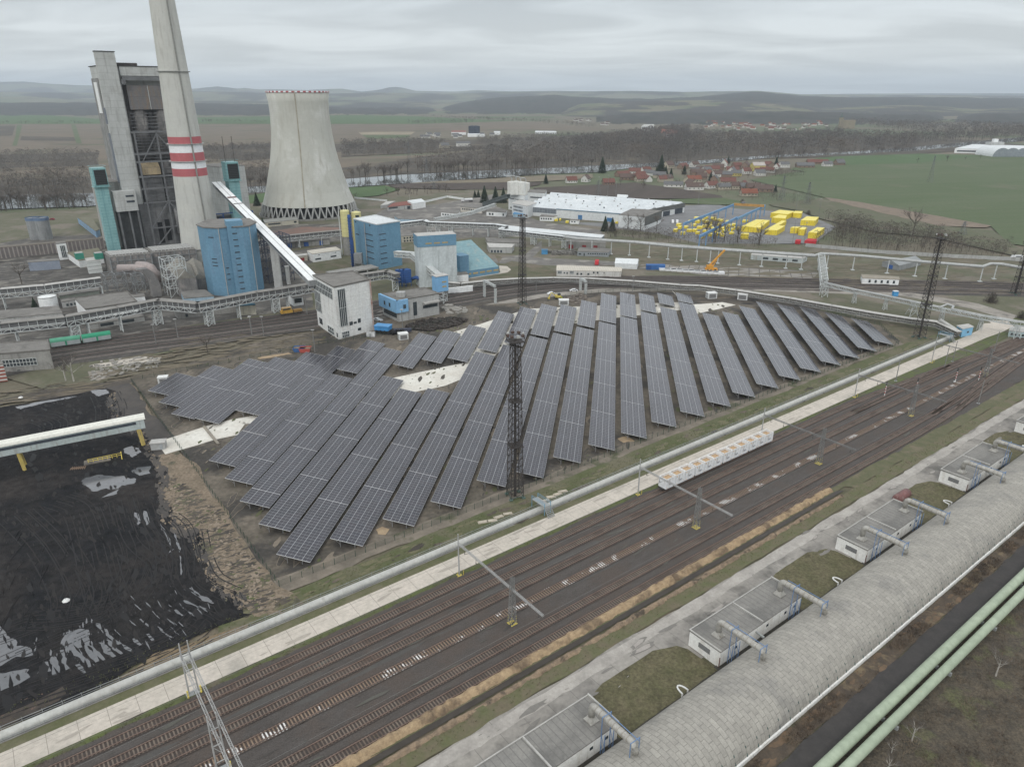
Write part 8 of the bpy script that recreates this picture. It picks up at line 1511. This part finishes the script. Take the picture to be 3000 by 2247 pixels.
# VILLAGE
RC = {'r': M('tile_red', (.165, .075, .06), (.13, .065, .053), s=2), 'b': M('tile_brown', (.12, .085, .072), (.095, .07, .06), s=2), 'o': M('tile_orange', (.21, .08, .052), (.17, .07, .048), s=2), 'g': M('slate_grey', (.14, .14, .14), (.11, .11, .11), s=2), 'p': M('pale_tile', (.42, .38, .35))}
WC = {'w': M('house_white', (.58, .57, .53), (.52, .51, .48), s=3), 'y': M('house_yellow', (.52, .44, .16)), 'c': M('house_cream', (.42, .38, .3)), 'k': M('house_brown', (.24, .18, .14))}
RN = {'r': 'red', 'b': 'brown', 'o': 'bright orange', 'g': 'grey', 'p': 'pale'}; WN = {'w': 'white', 'y': 'yellow', 'c': 'cream', 'k': 'brown'}
hproto = {}
def house(p, L_, W_, h, rh, rz, wc, rc, label, group=None, pix=True, det=True):
 g = G(p); t = thing('village_house', label, 'house', g, rz, group); key = (L_, W_, h, rh)
 if key not in hproto:
  a = MB().bx(-L_ / 2, L_ / 2, -W_ / 2, W_ / 2, 0, h); a.add([(-L_ / 2, -W_ / 2, h), (-L_ / 2, W_ / 2, h), (-L_ / 2, 0, h + rh)], [(0, 2, 1)]); a.add([(L_ / 2, -W_ / 2, h), (L_ / 2, W_ / 2, h), (L_ / 2, 0, h + rh)], [(0, 1, 2)])
  e = .5; x = L_ / 2 + .4; y = W_ / 2 + e; z0_ = h - e * rh / (W_ / 2); r = MB();
  for d in (0, .2): r.add([(-x, -y, z0_ + d), (x, -y, z0_ + d), (x, 0, h + rh + d), (-x, 0, h + rh + d), (x, y, z0_ + d), (-x, y, z0_ + d)], [(0, 1, 2, 3), (3, 2, 4, 5)])
  w_ = MB(); [w_.bx(-L_ / 2 + L_ * f, -L_ / 2 + L_ * f + 1.1, -W_ / 2 - .06, -W_ / 2 - .003, h * .35, h * .35 + 1.3) for f in (.15, .4, .65, .85)]; [w_.bx(s * (L_ / 2 + .03) - .028, s * (L_ / 2 + .03) + .028, y_, y_ + 1, h * .35, h * .35 + 1.3) for s in (-1, 1) for y_ in (-W_ / 4, W_ / 6)]
  hproto[key] = (a, r, w_, MB().bx(L_ * .1, L_ * .1 + .8, -.4, .4, h + rh * .4, h + rh + .9))
 a, r, w_, c_ = hproto[key]; a.build('wall', WC[wc], t); ro_ = r.build('roof', RC[rc], t)
 if det: w_.build('window', glass_m, t); c_.build('chimney', RC['b'], ro_)
HL = [(h2(1490, 655), 13, 8, 3.5, 4, 15, 'w', 'r', 'white red-roofed farmhouse standing alone left of the village'), (h2(1585, 648), 10, 9, 4, 4.5, 60, 'w', 'b', 'white gabled house right of the lone farmhouse'), (h2(1730, 668), 14, 9, 3.5, 4, 10, 'k', 'r', 'brown house with red roof at the near left edge of the village'), (h2(1900, 598), 16, 9, 4, 4, -10, 'w', 'r', 'wide red-roofed house at the rear left of the village'), (h2(1972, 590), 14, 9, 4, 4, 30, 'w', 'r', 'red-roofed house before the tall village conifer'),
 (h2(1850, 635), 18, 9, 3.5, 4, -5, 'k', 'b', 'long brown-roofed house in the left of the village'), (h2(1935, 645), 12, 8, 3.5, 3.5, 20, 'c', 'r', 'cream house with red roof left of the dark conifers'), (h2(2120, 560), 15, 10, 5, 5, 40, 'c', 'b', 'tall brown-roofed barn behind the dark conifers'), (h2(2150, 682), 22, 7, 3.5, 3, -12, 'w', 'g', 'long white house with grey roof at the near village edge'), (h3(75, 552), 13, 9, 4, 4, 30, 'w', 'b', 'white gabled house behind the right conifers'),
 (h3(268, 552), 14, 9, 6, 5, 70, 'w', 'o', 'tall white gabled house with orange-red roof'), (h3(190, 582), 20, 9, 4, 4, -5, 'c', 'r', 'long red-roofed house below the tall white gable'), (h3(350, 560), 14, 9, 4, 4, 20, 'k', 'r', 'red-brown house left of the yellow house'), (h3(405, 562), 14, 10, 5, 5, 60, 'k', 'b', 'brown gabled barn directly left of the yellow house'), (h3(483, 578), 17, 14, 8, 4, 5, 'y', 'p', 'big yellow two-storey house with pale roof'), (h3(320, 588), 17, 10, 4, 4, -5, 'c', 'r', 'wide red-roofed house below the yellow house'),
 (h3(75, 590), 12, 8, 4, 3.5, 0, 'c', 'g', 'grey-roofed house at the left village street'), (h3(160, 612), 13, 8, 4, 4, 50, 'c', 'o', 'small bright orange-roofed house in the village middle'), (h3(228, 615), 14, 9, 4, 4, 15, 'w', 'b', 'white house right of the small orange-roofed one'), (h3(345, 610), 13, 8, 4, 3.5, -10, 'y', 'g', 'yellow cottage with dark roof'), (h3(410, 596), 12, 8, 4, 4, 20, 'w', 'r', 'red-roofed house right of the yellow cottage'), (h3(497, 608), 14, 9, 4, 4, 10, 'w', 'g', 'white gabled house with grey roof at the village end'),
 (h3(70, 650), 17, 10, 4, 4, 5, 'c', 'o', 'wide bright orange-roofed house near the front of the village'), (h3(72, 700), 20, 10, 4, 4, 5, 'w', 'b', 'white house with brown roof at the front corner of the village'), (h3(185, 690), 15, 9, 4, 4, 25, 'w', 'r', 'white gable right of the front corner house'), (h3(262, 697), 15, 8, 3.5, 3.5, 10, 'c', 'g', 'cream grey-roofed house in the front village row'), (h3(348, 694), 13, 8, 4, 3.5, 0, 'c', 'b', 'small brown-roofed house in the front village row'), (h3(402, 696), 12, 8, 3.5, 3.5, 5, 'k', 'g', 'brown cottage right in the front village row'), (h3(290, 665), 18, 9, 4, 4, -5, 'c', 'r', 'dark red roof behind the front village row'),
 (h3(425, 740), 17, 9, 3.5, 4, 3, 'c', 'o', 'orange-roofed cottage nearest to the pallet yard'), (h3(520, 712), 20, 9, 3.5, 4, -3, 'k', 'b', 'long brown farm building at the village edge'), (h3(455, 700), 16, 9, 3.5, 4, 5, 'k', 'b', 'brown barn left of the long farm building'), (h3(607, 566), 9, 7, 4, 4, 60, 'w', 'r', 'small red gabled house on the upper village road'), (h3(655, 556), 14, 9, 5, 3.5, 10, 'w', 'g', 'white two-storey house on the upper village road'), (h3(790, 557), 26, 10, 3.5, 4, -2, 'k', 'g', 'long dark barn on the upper village road'), (h3(870, 535), 32, 10, 3.5, 4, -2, 'k', 'r', 'very long brown barn at the upper end of the village'), (h3(935, 548), 14, 9, 4, 3.5, 5, 'w', 'g', 'pale house before the very long barn'), (h3(1012, 540), 15, 10, 4, 5, 20, 'k', 'g', 'dark gabled house at the very end of the village'),
 (h2(668, 432), 18, 12, 6, 5, 30, 'c', 'g', 'far house with hipped grey roof on the road across the river'), (h2(790, 420), 30, 12, 7, 3, 5, 'w', 'g', 'far white two-storey building across the river'), (h3(120, 630), 13, 8, 4, 4, 0, 'k', 'b', 'brown house squeezed above the wide orange roof')]
for p, L_, W_, h_, rh, rz, wc, rc, lb in HL: house(p, L_, W_, h_, rh, R(rz), wc, rc, lb)
dims = [(12, 8, 3.5, 4), (16, 9, 4, 4), (10, 8, 3.5, 3.5), (20, 9, 3.5, 3.5)]
def scat(pix, n, seed):
 P = [G(p) for p in pix]; r = random.Random(seed); x0, x1 = min(p.x for p in P), max(p.x for p in P); y0, y1 = min(p.y for p in P), max(p.y for p in P); O = []; it = 0
 while len(O) < n and it < n * 60:
  it += 1; x, y = r.uniform(x0, x1), r.uniform(y0, y1)
  if inside(x, y, P): O.append((x, y))
 return O
def unG(x, y):
 f = y * cP + 100 * sP; u = y * sP - 100 * cP; return (1500 + FP * x / f, 1123.5 - FP * u / f)
for x, y in scat([h2(1780, 610), h2(2212, 560), h3(560, 545), h3(560, 600), h3(400, 690), h3(100, 690), h2(1950, 660)], 26, 11):
 rc = rr.choice('brbrg'); house(unG(x, y), *rr.choice(dims), rr.uniform(0, 3), rr.choice('wck'), rc, 'modest village house with %s roof among the denser rows' % RN[rc], 'houses in the middle of the village with %s roofs' % RN[rc], det=False)
for x, y in scat([h3(130, 300), h3(130, 262), h3(600, 272), h3(940, 262), h3(970, 300), h3(760, 335), h3(540, 330)], 64, 12):
 rc = rr.choice('rrbob'); house(unG(x, y), *rr.choice(dims), rr.uniform(0, 3), rr.choice('wwc'), rc, 'tiny pale house with %s roof in the distant village below the wooded hill' % RN[rc], 'distant houses with %s roofs below the wooded hill' % RN[rc], det=False)
for x, y in scat([h2(500, 345), h2(960, 345), h2(1000, 355), h2(700, 372), h2(500, 365)], 14, 13): house(unG(x, y), *rr.choice(dims), rr.uniform(0, 1), 'w', 'g', 'small pale farm building beyond the river near the twin dark silos', 'farm buildings beyond the river', det=False)
for x, y in scat([h2(1500, 240), h2(1750, 270), h2(1740, 290), h2(1500, 262)], 10, 14): house(unG(x, y), *rr.choice(dims), rr.uniform(0, 1), 'w', 'b', 'very distant pale house on the slope right of centre', 'very distant houses on the slope', det=False)
bld('far_shed', 'far red-roofed farm shed beyond the river', 'building', [h2(712, 326), h2(808, 326), h2(806, 316), h2(716, 316)], h2(712, 345), wclean, rred); bld('far_shed', 'far white open shed beyond the river below the dark silos', 'building', [h2(818, 342), h2(930, 342), h2(925, 333), h2(820, 333)], h2(818, 358), wclean, rwhite)
for x_, lb in ((849, 'left dark twin silo beyond the river'), (874, 'right dark twin silo beyond the river')): g = G(h2(x_, 350)); h_ = HT(h2(x_, 350), h2(0, 288)[1]); t = thing('far_silo', lb, 'silo', g); MB().lathe((0, 0, 0), [(10, 0), (10, h_), (0, h_ + 2)], 16).build('shell', M('far_silo_blue', (.05, .06, .08)), t)
bld('far_hall', 'far long white hall beyond the river', 'building', [h2(1255, 325), h2(1395, 327), h2(1390, 320), h2(1258, 318)], h2(1255, 338), wclean, rwhite, Wn(0, 10, 0, 1, .2, .6), wmat=slat); bld('far_hall', 'far small white block beyond the river', 'building', [h2(988, 327), h2(1030, 327), h2(1030, 321), h2(990, 321)], h2(988, 346), wclean, rwhite)
bld('manor', 'big white building on the far wooded slope', 'building', [h2(1945, 288), h2(2028, 285), h2(2025, 275), h2(1960, 277)], h2(1945, 318), wclean, rpale, Wn(0, 7, .05, .95, .2, .8)); bld('red_block', 'row of red roofs right of the big white building', 'building', [h2(2070, 335), h2(2180, 345), h2(2180, 325), h2(2075, 318)], h2(2070, 358), wclean, RC['o'], gable='a', gh=8)
bld('glass_works', 'long pale industrial hall at the far right near the river', 'building', [h3(1765, 432), h3(2600, 450), h3(2600, 425), h3(1880, 405)], h3(1765, 462), wclean, rwhite, [(0, .02, .2, .3, .6, slat)])
g = G(h3(2030, 440)); h_ = HT(h3(2030, 440), h3(0, 372)[1]); t = thing('works_tower', 'pale tower of the industrial hall at the far right', 'tower', g); MB().bx(-14, 14, 0, 16, 0, h_ * .7).build('block', wlgrey, t); MB().bx(-6, 2, 2, 10, h_ * .7, h_).build('head', wclean, t)
for i, x_ in enumerate((2065, 2130, 2200)):
 t = thing('arched_hall', '%s white arched hall at the far right edge' % ('first', 'second', 'third')[i], 'hall', G(h3(x_, 488)), R(-5), 'white arched halls'); m = MB(); r_ = 15; m.lathe((0, 0, 0), [(r_, 0), (r_, 60)], 12, a0=0, a1=math.pi); o2 = m.build('vault', rwhite, t); o2.rotation_euler = (math.pi / 2, 0, math.pi); o2.location = (0, 0, 0)
 MB().add([(r_ * math.cos(math.pi * i / 12), -.1, r_ * math.sin(math.pi * i / 12)) for i in range(13)], [tuple(range(13))]).build('end_wall', M('arch_end', (.25, .28, .3)), t)
t = thing('chateau', 'distant yellowish chateau with towers on the wooded ridge', 'chateau', G(h3(1060, 262), 20)); MB().bx(-12, 30, 0, 14, -30, 6).build('wing', M('chateau_wall', (.27, .235, .17)), t); MB().bx(-20, -10, 0, 10, -30, 14).build('tower', MATS['chateau_wall'], t); MB().lathe((-15, 5, 14), [(7, 0), (4, 5), (2, 9), (.5, 15)], 8).build('spire', M('copper', (.1, .12, .11)), t)
# TREES
bark = M('bare_bark', (.10, .085, .07), (.07, .06, .05), s=2); twigm = M('bare_twigs', (.15, .13, .112), (.11, .095, .083), s=5); birchm = M('birch_bark', (.42, .40, .36), (.3, .28, .25), s=1)
conm = M('conifer_needles', (.022, .036, .022), (.035, .05, .03), s=2); bushm = M('bramble_twigs', (.10, .085, .072), (.07, .06, .05), s=3, c3=(.095, .07, .055), s3=9)
def tri(m, a, b, w, up=None):
 d = (b - a); s = d.cross(Vector((rr.uniform(-1, 1), rr.uniform(-1, 1), rr.uniform(-1, 1)))); s = s.normalized() * w if s.length > 1e-6 else Vector((w, 0, 0)); m.v += [a - s, a + s, b]; n = len(m.v); m.f.append((n - 3, n - 2, n - 1)); m.m.append(0)
def bare(h, seed, spread=.38, tw=330):
 r = random.Random(seed); tr = MB(); cr_ = MB(); tr.tube([(0, 0, 0), (0, 0, h * .25), (r.uniform(-.02, .02) * h, 0, h * .55)], [h * .022, h * .017, h * .01], 5, cap=False); ends = []
 def rec(p, d, l, w, lv):
  q = p + d * l
  tri(tr if lv < 2 else cr_, p, q, w)
  if lv < 2: tri(tr, p, q, w)
  if lv >= 3: ends.append((p, q)); return
  for _ in range(4 if lv else 5):
   a = r.uniform(.35, 1.0); n_ = (d + Vector((r.uniform(-1, 1), r.uniform(-1, 1), r.uniform(-.3, .9))) * a).normalized(); rec(p + d * l * r.uniform(.45, 1), n_, l * r.uniform(.5, .75), w * .55, lv + 1)
 for k in range(6):
  a = k * 2.4 + r.uniform(-.4, .4); el = r.uniform(.5, 1.2); rec(Vector((0, 0, h * r.uniform(.22, .5))), Vector((math.cos(a) * math.cos(el), math.sin(a) * math.cos(el), math.sin(el))), h * spread * r.uniform(.6, 1) * .8, h * .010, 0)
 for _ in range(tw):
  p, q = r.choice(ends); s = p.lerp(q, r.random()); d = Vector((r.uniform(-1, 1), r.uniform(-1, 1), r.uniform(-.2, 1))).normalized() * h * .07; tri(cr_, s, s + d, h * .0022)
 return tr, cr_
PB = []
for s_ in range(4):
 a, b = bare(10, s_ + 1); PB.append((a, b))
pbm = {}
def tree(kind, p, h, label, group=None, birch=False):
 g = p if isinstance(p, Vector) else G(p); t = thing('bare_tree' if kind < 4 else ('conifer' if kind == 4 else 'bush'), label, 'tree' if kind < 5 else 'bush', g, rr.uniform(0, 6), group); k = h / 10; t.scale = (k, k, k)
 key = (kind, birch)
 if key not in pbm:
  if kind < 4: pbm[key] = [('trunk', PB[kind][0].build('trunk', birchm if birch else bark, t)), ('crown', PB[kind][1].build('crown', twigm, t))]
  elif kind == 4:
   a = MB(); a.tube([(0, 0, 0), (0, 0, 8)], [.25, .05], 5); b = MB(); r = random.Random(5)
   for i in range(1300):
    z = r.uniform(.06, 1); rad_ = (1 - z) * 3.1 + .2; an = r.uniform(0, 6.28); q = Vector((math.cos(an) * rad_, math.sin(an) * rad_, z * 10 - .5)); q0 = Vector((q.x * .3, q.y * .3, z * 10)); b_ = Vector((-math.sin(an), math.cos(an), 0)) * .28; b.add([q0, q - b_, q + b_], [(0, 1, 2)])
   pbm[key] = [('trunk', a.build('trunk', bark, t)), ('crown', b.build('crown', conm, t))]
  else:
   b = MB(); r = random.Random(9)
   for i in range(700):
    an, z = r.uniform(0, 6.28), r.uniform(0, 1); rad_ = 5 * r.uniform(.1, 1) * (1 - .5 * z); q = Vector((math.cos(an) * rad_, math.sin(an) * rad_, 6.5 * z * (1 - rad_ / 9))); tri(b, Vector((q.x * .5, q.y * .5, 0)) if i % 4 == 0 else q, q + Vector((r.uniform(-1, 1), r.uniform(-1, 1), r.uniform(.2, 1.4))), .09)
   pbm[key] = [('crown', b.build('crown', bushm, t))]
 else:
  for nm, o in pbm[key]: c = bpy.data.objects.new(nm, o.data); COL.objects.link(c); c.parent = t
for p, h_, k, lb, bi in ((z2(570, 1640), 12, 0, 'leafless white-trunked birch leaning left near the workshop', True), (z2(640, 1645), 14, 1, 'leafless birch pair beside the pale slab near the workshop', True), (z2(190, 805), 14, 2, 'leafless pale tree left in the plant yard', False), (z2(1795, 1402), 11, 3, 'leafless dark tree between rear tracks and panels', False), (z4(1443, 685), 16, 0, 'bare tree in front of the factory corner, left', False), (z4(1552, 700), 17, 1, 'bare tree in front of the factory corner, right', False), (z4(1690, 705), 15, 2, 'bare tree left of the small yellow stacks', False), (z4(2120, 765), 22, 3, 'big bare tree before the blue crane rails', False), (z4(2185, 770), 24, 0, 'tallest bare tree before the blue crane rails', False),
 (z5(105, 632), 21, 1, 'bare tree left of the long yellow stacks', False), (z5(165, 628), 17, 2, 'slender bare tree between the crane legs', False), (z5(255, 632), 19, 3, 'bare tree just left of the single low yellow stack', False), (z5(405, 650), 20, 0, 'bare tree in front of the long yellow stacks', False), (z5(512, 650), 7, 1, 'small bare tree at the lower edge of the pallet yard', False), (z5(1450, 590), 24, 2, 'large round bare tree rising from the bushes on the right', False), (z5(2140, 745), 8, 3, 'small bare tree near the white van on the right', False), (z3(1012, 425), 9, 0, 'small bare tree just right of the cooling tower', False), (z3(1475, 432), 13, 1, 'pale bare tree behind the steel sheds', True), (h3(1520, 527), 9, 2, 'lone tree beside the field road on the right', False), (h3(1712, 518), 15, 3, 'taller lone tree along the field road', False), (h3(1830, 508), 8, 0, 'small tree farther along the field road', False), (h3(1928, 500), 9, 1, 'last small tree along the field road', False)): tree(k, p, h_, lb, None, bi)
for p, h_, lb in ((z2(305, 1015), 6, 'small dark conifer beside the white tank'), (z4(205, 455), 17, 'left dark conifer below the factory silos'), (z4(300, 455), 16, 'middle dark conifer below the factory silos'), (z4(368, 455), 15, 'right dark conifer below the factory silos'), (z4(122, 412), 8, 'small conifer beside the white office with trees'), (z4(152, 410), 8, 'second small conifer beside the white office with trees'), (z4(1245, 700), 12, 'dark conifer at the end of the long warehouse'), (z4(1308, 700), 11, 'second dark conifer at the end of the long warehouse'), (z3(213, 690), 10, 'dark conifer by the red rubble yard'), (z3(157, 482), 13, 'dark conifer left of the cooling tower legs'), (h1(1670, 842), 9, 'dark conifer behind the cooling tower on the left field'), (h2(2070, 600), 26, 'tallest dark conifer in the village'), (h2(2040, 620), 14, 'broad dark conifer left in the village clump'), (h2(2100, 618), 15, 'broad dark conifer in the middle of the village clump'), (h2(2135, 625), 13, 'broad dark conifer right in the village clump'), (h2(1690, 590), 22, 'dark conifer by the river left of the village'), (h2(1325, 660), 12, 'dark round tree at the left farm'), (h3(605, 545), 14, 'dark conifer on the upper village road'), (h3(295, 530), 12, 'dark conifer behind the tall orange-roofed house'), (h3(180, 640), 11, 'dark conifer in the village middle'), (h3(10, 600), 13, 'dark conifer near the left village street'), (h3(600, 712), 8, 'small conifer at the edge of the village')): tree(4, p, h_, lb)
for p, h_, lb in ((z5(1985, 1040), 13, 'round leafless bush beyond the pipe bridge on the right'), (z5(290, 360), 9, 'round dark bush behind the orange crane bridge'), (z5(740, 440), 9, 'dark bush between the yellow stacks'), (z5(2190, 1150), 9, 'dark bush at the right edge near the pipe bridge')): tree(5, p, h_ * .7, lb)
def trees_in(pix, n, seed, h0, h1_, label, group, kinds=(0, 1, 2, 3)):
 r = random.Random(seed)
 for x, y in scat(pix, n, seed): tree(r.choice(kinds), Vector((x, y, 0)), r.uniform(h0, h1_), label, group)
trees_in([h1(-500, 860), h1(560, 835), h1(580, 870), h1(-500, 905)], 60, 21, 15, 24, 'tall bare tree on the near river bank left of the boiler house', 'bare trees on the near bank left of the plant')
trees_in([h1(1330, 740), h1(1740, 722), h1(1740, 735), h1(1330, 752)], 16, 22, 14, 22, 'bare tree on the far bank between chimney and cooling tower', 'bare trees between chimney and cooling tower')
trees_in([h2(50, 620), h2(440, 590), h2(440, 604), h2(50, 632)], 24, 23, 14, 22, 'bare tree on the far bank right of the cooling tower', 'bare trees on the far bank right of the cooling tower')
trees_in([h2(500, 575), h2(1300, 555), h2(1650, 540), h2(1650, 548), h2(1300, 566), h2(500, 600)], 60, 24, 14, 22, 'bare tree on the far bank above the factory', 'bare trees on the far bank above the factory')
trees_in([h2(600, 640), h2(1300, 605), h2(1300, 612), h2(600, 648)], 26, 25, 10, 17, 'bare tree on the near bank behind the factory silos', 'bare trees on the near bank behind the factory')
trees_in([h3(560, 494), h3(1500, 448), h3(1500, 456), h3(560, 500)], 40, 26, 12, 20, 'bare tree in the row edging the bright green field', 'bare trees edging the bright green field')
trees_in([h2(200, 745), h2(680, 700), h2(700, 725), h2(260, 760)], 14, 27, 8, 13, 'bare tree near the sheds right of the cooling tower', 'bare trees near the sheds', (0, 1, 2, 3))
trees_in([h2(1700, 610), h3(540, 560), h3(560, 600), h3(380, 720), h2(1800, 690)], 24, 28, 6, 12, 'small bare garden tree in the village', 'garden trees of the village')
def mass(name, label, zones, mat, seed, crown=True):
 m = MB(); r = random.Random(seed)
 for pix, n, h0, h1_ in zones:
  for x, y in scat(pix, n, seed):
   seed += 1; h = r.uniform(h0, h1_); c = Vector((x, y, 0)); w = h * r.uniform(.28, .42)
   if crown: tri(m, c, c + Vector((0, 0, h * .7)), h * .025)
   far = y > 1300
   for i in range(30 if far else 44):
    th, ph = r.uniform(0, 6.28), r.uniform(-.7, 1.5); q = c + Vector((math.cos(th) * math.cos(ph) * w, math.sin(th) * math.cos(ph) * w, h * .6 + math.sin(ph) * h * .36 if crown else max(0, math.sin(ph)) * h))
    e = q + Vector((r.uniform(-1, 1), r.uniform(-1, 1), r.uniform(-.2, 1))).normalized() * h * (.2 if far else .17); tri(m, q, e, h * (.024 if far else .012))
 tag(m.build(name, mat), label, 'trees', kind='stuff')
woodm = M('wood_mass', (.115, .105, .094), (.09, .082, .074), s=45, c3=(.135, .112, .09), s3=90, t3=(.5, .6), fine=.05)
mass('riverside_wood', 'mass of bare grey-brown trees along and beyond the river', [([h1(-600, 700), h1(600, 690), h1(560, 800), h1(-600, 850)], 300, 12, 22), ([h1(1330, 640), h1(1740, 620), h1(1740, 722), h1(1330, 740)], 120, 9, 18), ([h2(850, 490), h2(1900, 410), h2(2212, 400), h2(2212, 520), h2(1650, 540), h2(1100, 560), h2(480, 575), h2(480, 530)], 820, 10, 23), ([h3(-100, 400), h3(1200, 372), h3(1550, 390), h3(1500, 430), h3(560, 482), h3(0, 530), h3(-250, 540)], 950, 10, 23),
  ([h3(-100, 355), h3(900, 358), h3(1500, 365), h3(2300, 330), h3(2300, 365), h3(1550, 400), h3(1200, 380), h3(-100, 400)], 1100, 10, 22), ([h3(-100, 300), h3(120, 300), h3(140, 340), h3(700, 350), h3(980, 305), h3(1100, 330), h3(1200, 350), h3(900, 358), h3(-100, 355)], 420, 9, 15), ([h3(1000, 262), h3(1500, 280), h3(2300, 300), h3(2300, 335), h3(1500, 340)], 700, 12, 22), ([h2(1300, 430), h2(1900, 340), h2(2250, 300), h2(2250, 400), h2(1900, 410)], 900, 12, 20)], woodm, 100)
mass('scrub_belt', 'dark belts of leafless scrub in the fields beyond the river', [([h1(-600, 525), h1(640, 505), h1(640, 560), h1(-600, 590)], 500, 6, 12), ([h1(-600, 590), h1(640, 570), h1(640, 600), h1(-600, 632)], 300, 6, 12), ([h1(1320, 475), h1(1760, 460), h1(1760, 500), h1(1320, 515)], 250, 6, 11), ([h1(1320, 535), h1(1760, 530), h1(1760, 560), h1(1320, 565)], 220, 6, 11), ([h2(0, 400), h2(500, 385), h2(700, 400), h2(600, 440), h2(0, 455)], 500, 7, 13), ([h2(880, 370), h2(1900, 340), h2(1900, 400), h2(1300, 415), h2(880, 410)], 700, 7, 13), ([h2(0, 462), h2(1100, 435), h2(1100, 450), h2(0, 486)], 300, 6, 11), ([h2(430, 268), h2(860, 262), h2(860, 268), h2(430, 275)], 100, 8, 14), ([h2(500, 235), h2(900, 240), h2(1500, 272), h2(1700, 300), h2(1650, 302), h2(1250, 268), h2(800, 248)], 260, 8, 14), ([h1(-300, 312), h1(620, 315), h1(620, 320), h1(-300, 318)], 90, 6, 12), ([h1(1290, 300), h1(1730, 308), h1(1730, 314), h1(1290, 308)], 80, 6, 12)], woodm, 200)
mass('dark_thicket', 'dense dark leafless thicket right of the pallet yard', [([z5(820, 470), z5(930, 500), z5(900, 560), z5(780, 640), z5(1200, 690), z5(1600, 715), z5(2080, 735), z5(2100, 690), z5(1800, 650), z5(1650, 590), z5(1200, 540), z5(1050, 480)], 520, 5, 10), ([z4(1250, 700), z4(1650, 720), z4(2212, 770), z5(500, 640), z5(480, 670), z4(2212, 830), z4(1250, 760)], 300, 3, 7), ([z5(150, 300), z5(620, 300), z5(850, 330), z5(740, 380), z5(330, 340)], 120, 3, 6), ([z5(440, 150), z5(720, 170), z5(640, 185), z5(440, 180)], 90, 5, 8)], bushm, 300)
m = MB(); r = random.Random(77)
for k in range(15000):
 u_ = r.uniform(20, 240); v_ = r.choice([r.uniform(-43, -40.6), r.uniform(-31.5, -12), r.uniform(-31.5, -12)])
 if noise.noise(Vector((u_ * .11, v_ * .2, 4))) < -.12: continue
 c = UV(u_, v_); hh_ = r.uniform(.3, 1.3)
 for i in range(3): tri(m, c + Vector((r.uniform(-.3, .3), r.uniform(-.3, .3), 0)), c + Vector((r.uniform(-1, 1), r.uniform(-1, 1), hh_)), .05)
tag(m.build('brambles', M('bramble_brown', (.14, .105, .075), (.075, .06, .048), s=4, c3=(.19, .15, .105), s3=9)), 'brown brambles beside the cinder track and green pipelines', 'brambles', kind='stuff')
for (u_, v_, h_, lb) in ((106, -29.5, 6, 'pale bare sapling beside the near green pipeline'), (101, -33.0 + 2.6, 4, 'bushy sapling growing against the green pipeline at the bottom'), (133, -27, 7, 'bare sapling among brambles right of the pipelines'), (97, -29, 4, 'low bare shrub at the bottom edge beside the pipeline')): tree(rr.randint(0, 3), UV(u_, v_), h_, lb, None, True)
m = MB()
for k in range(5000):
 u_ = r.uniform(-40, 250); v_ = r.choice([r.uniform(-84, -82.8), r.uniform(-78.6, -76), r.uniform(-129, -124), r.uniform(-112.8, -111.8), r.uniform(-129, -124)]); c = UV(u_, v_, .2)
 for i in range(2): tri(m, c, c + Vector((r.uniform(-.4, .4), r.uniform(-.4, .4), r.uniform(.15, .4))), .05)
tag(m.build('grass_tufts', M('tuft', (.13, .125, .06), (.09, .10, .045), s=3)), 'tufts of winter grass along the verges', 'grass', kind='stuff')
# HAZE
hz = bpy.data.materials.new('haze_air'); hz.use_nodes = True; nt = hz.node_tree; nt.nodes.clear(); o = nn(nt, 'ShaderNodeOutputMaterial'); v = nn(nt, 'ShaderNodeVolumePrincipled'); nt.links.new(v.outputs[0], o.inputs['Volume'])
v.inputs['Color'].default_value = (.80, .90, 1.0, 1); v.inputs['Density'].default_value = HAZE; v.inputs['Anisotropy'].default_value = .1
struct(MB().bx(-19000, 19000, -400, 23500, -8, 560).build('haze', hz), 'stuff')
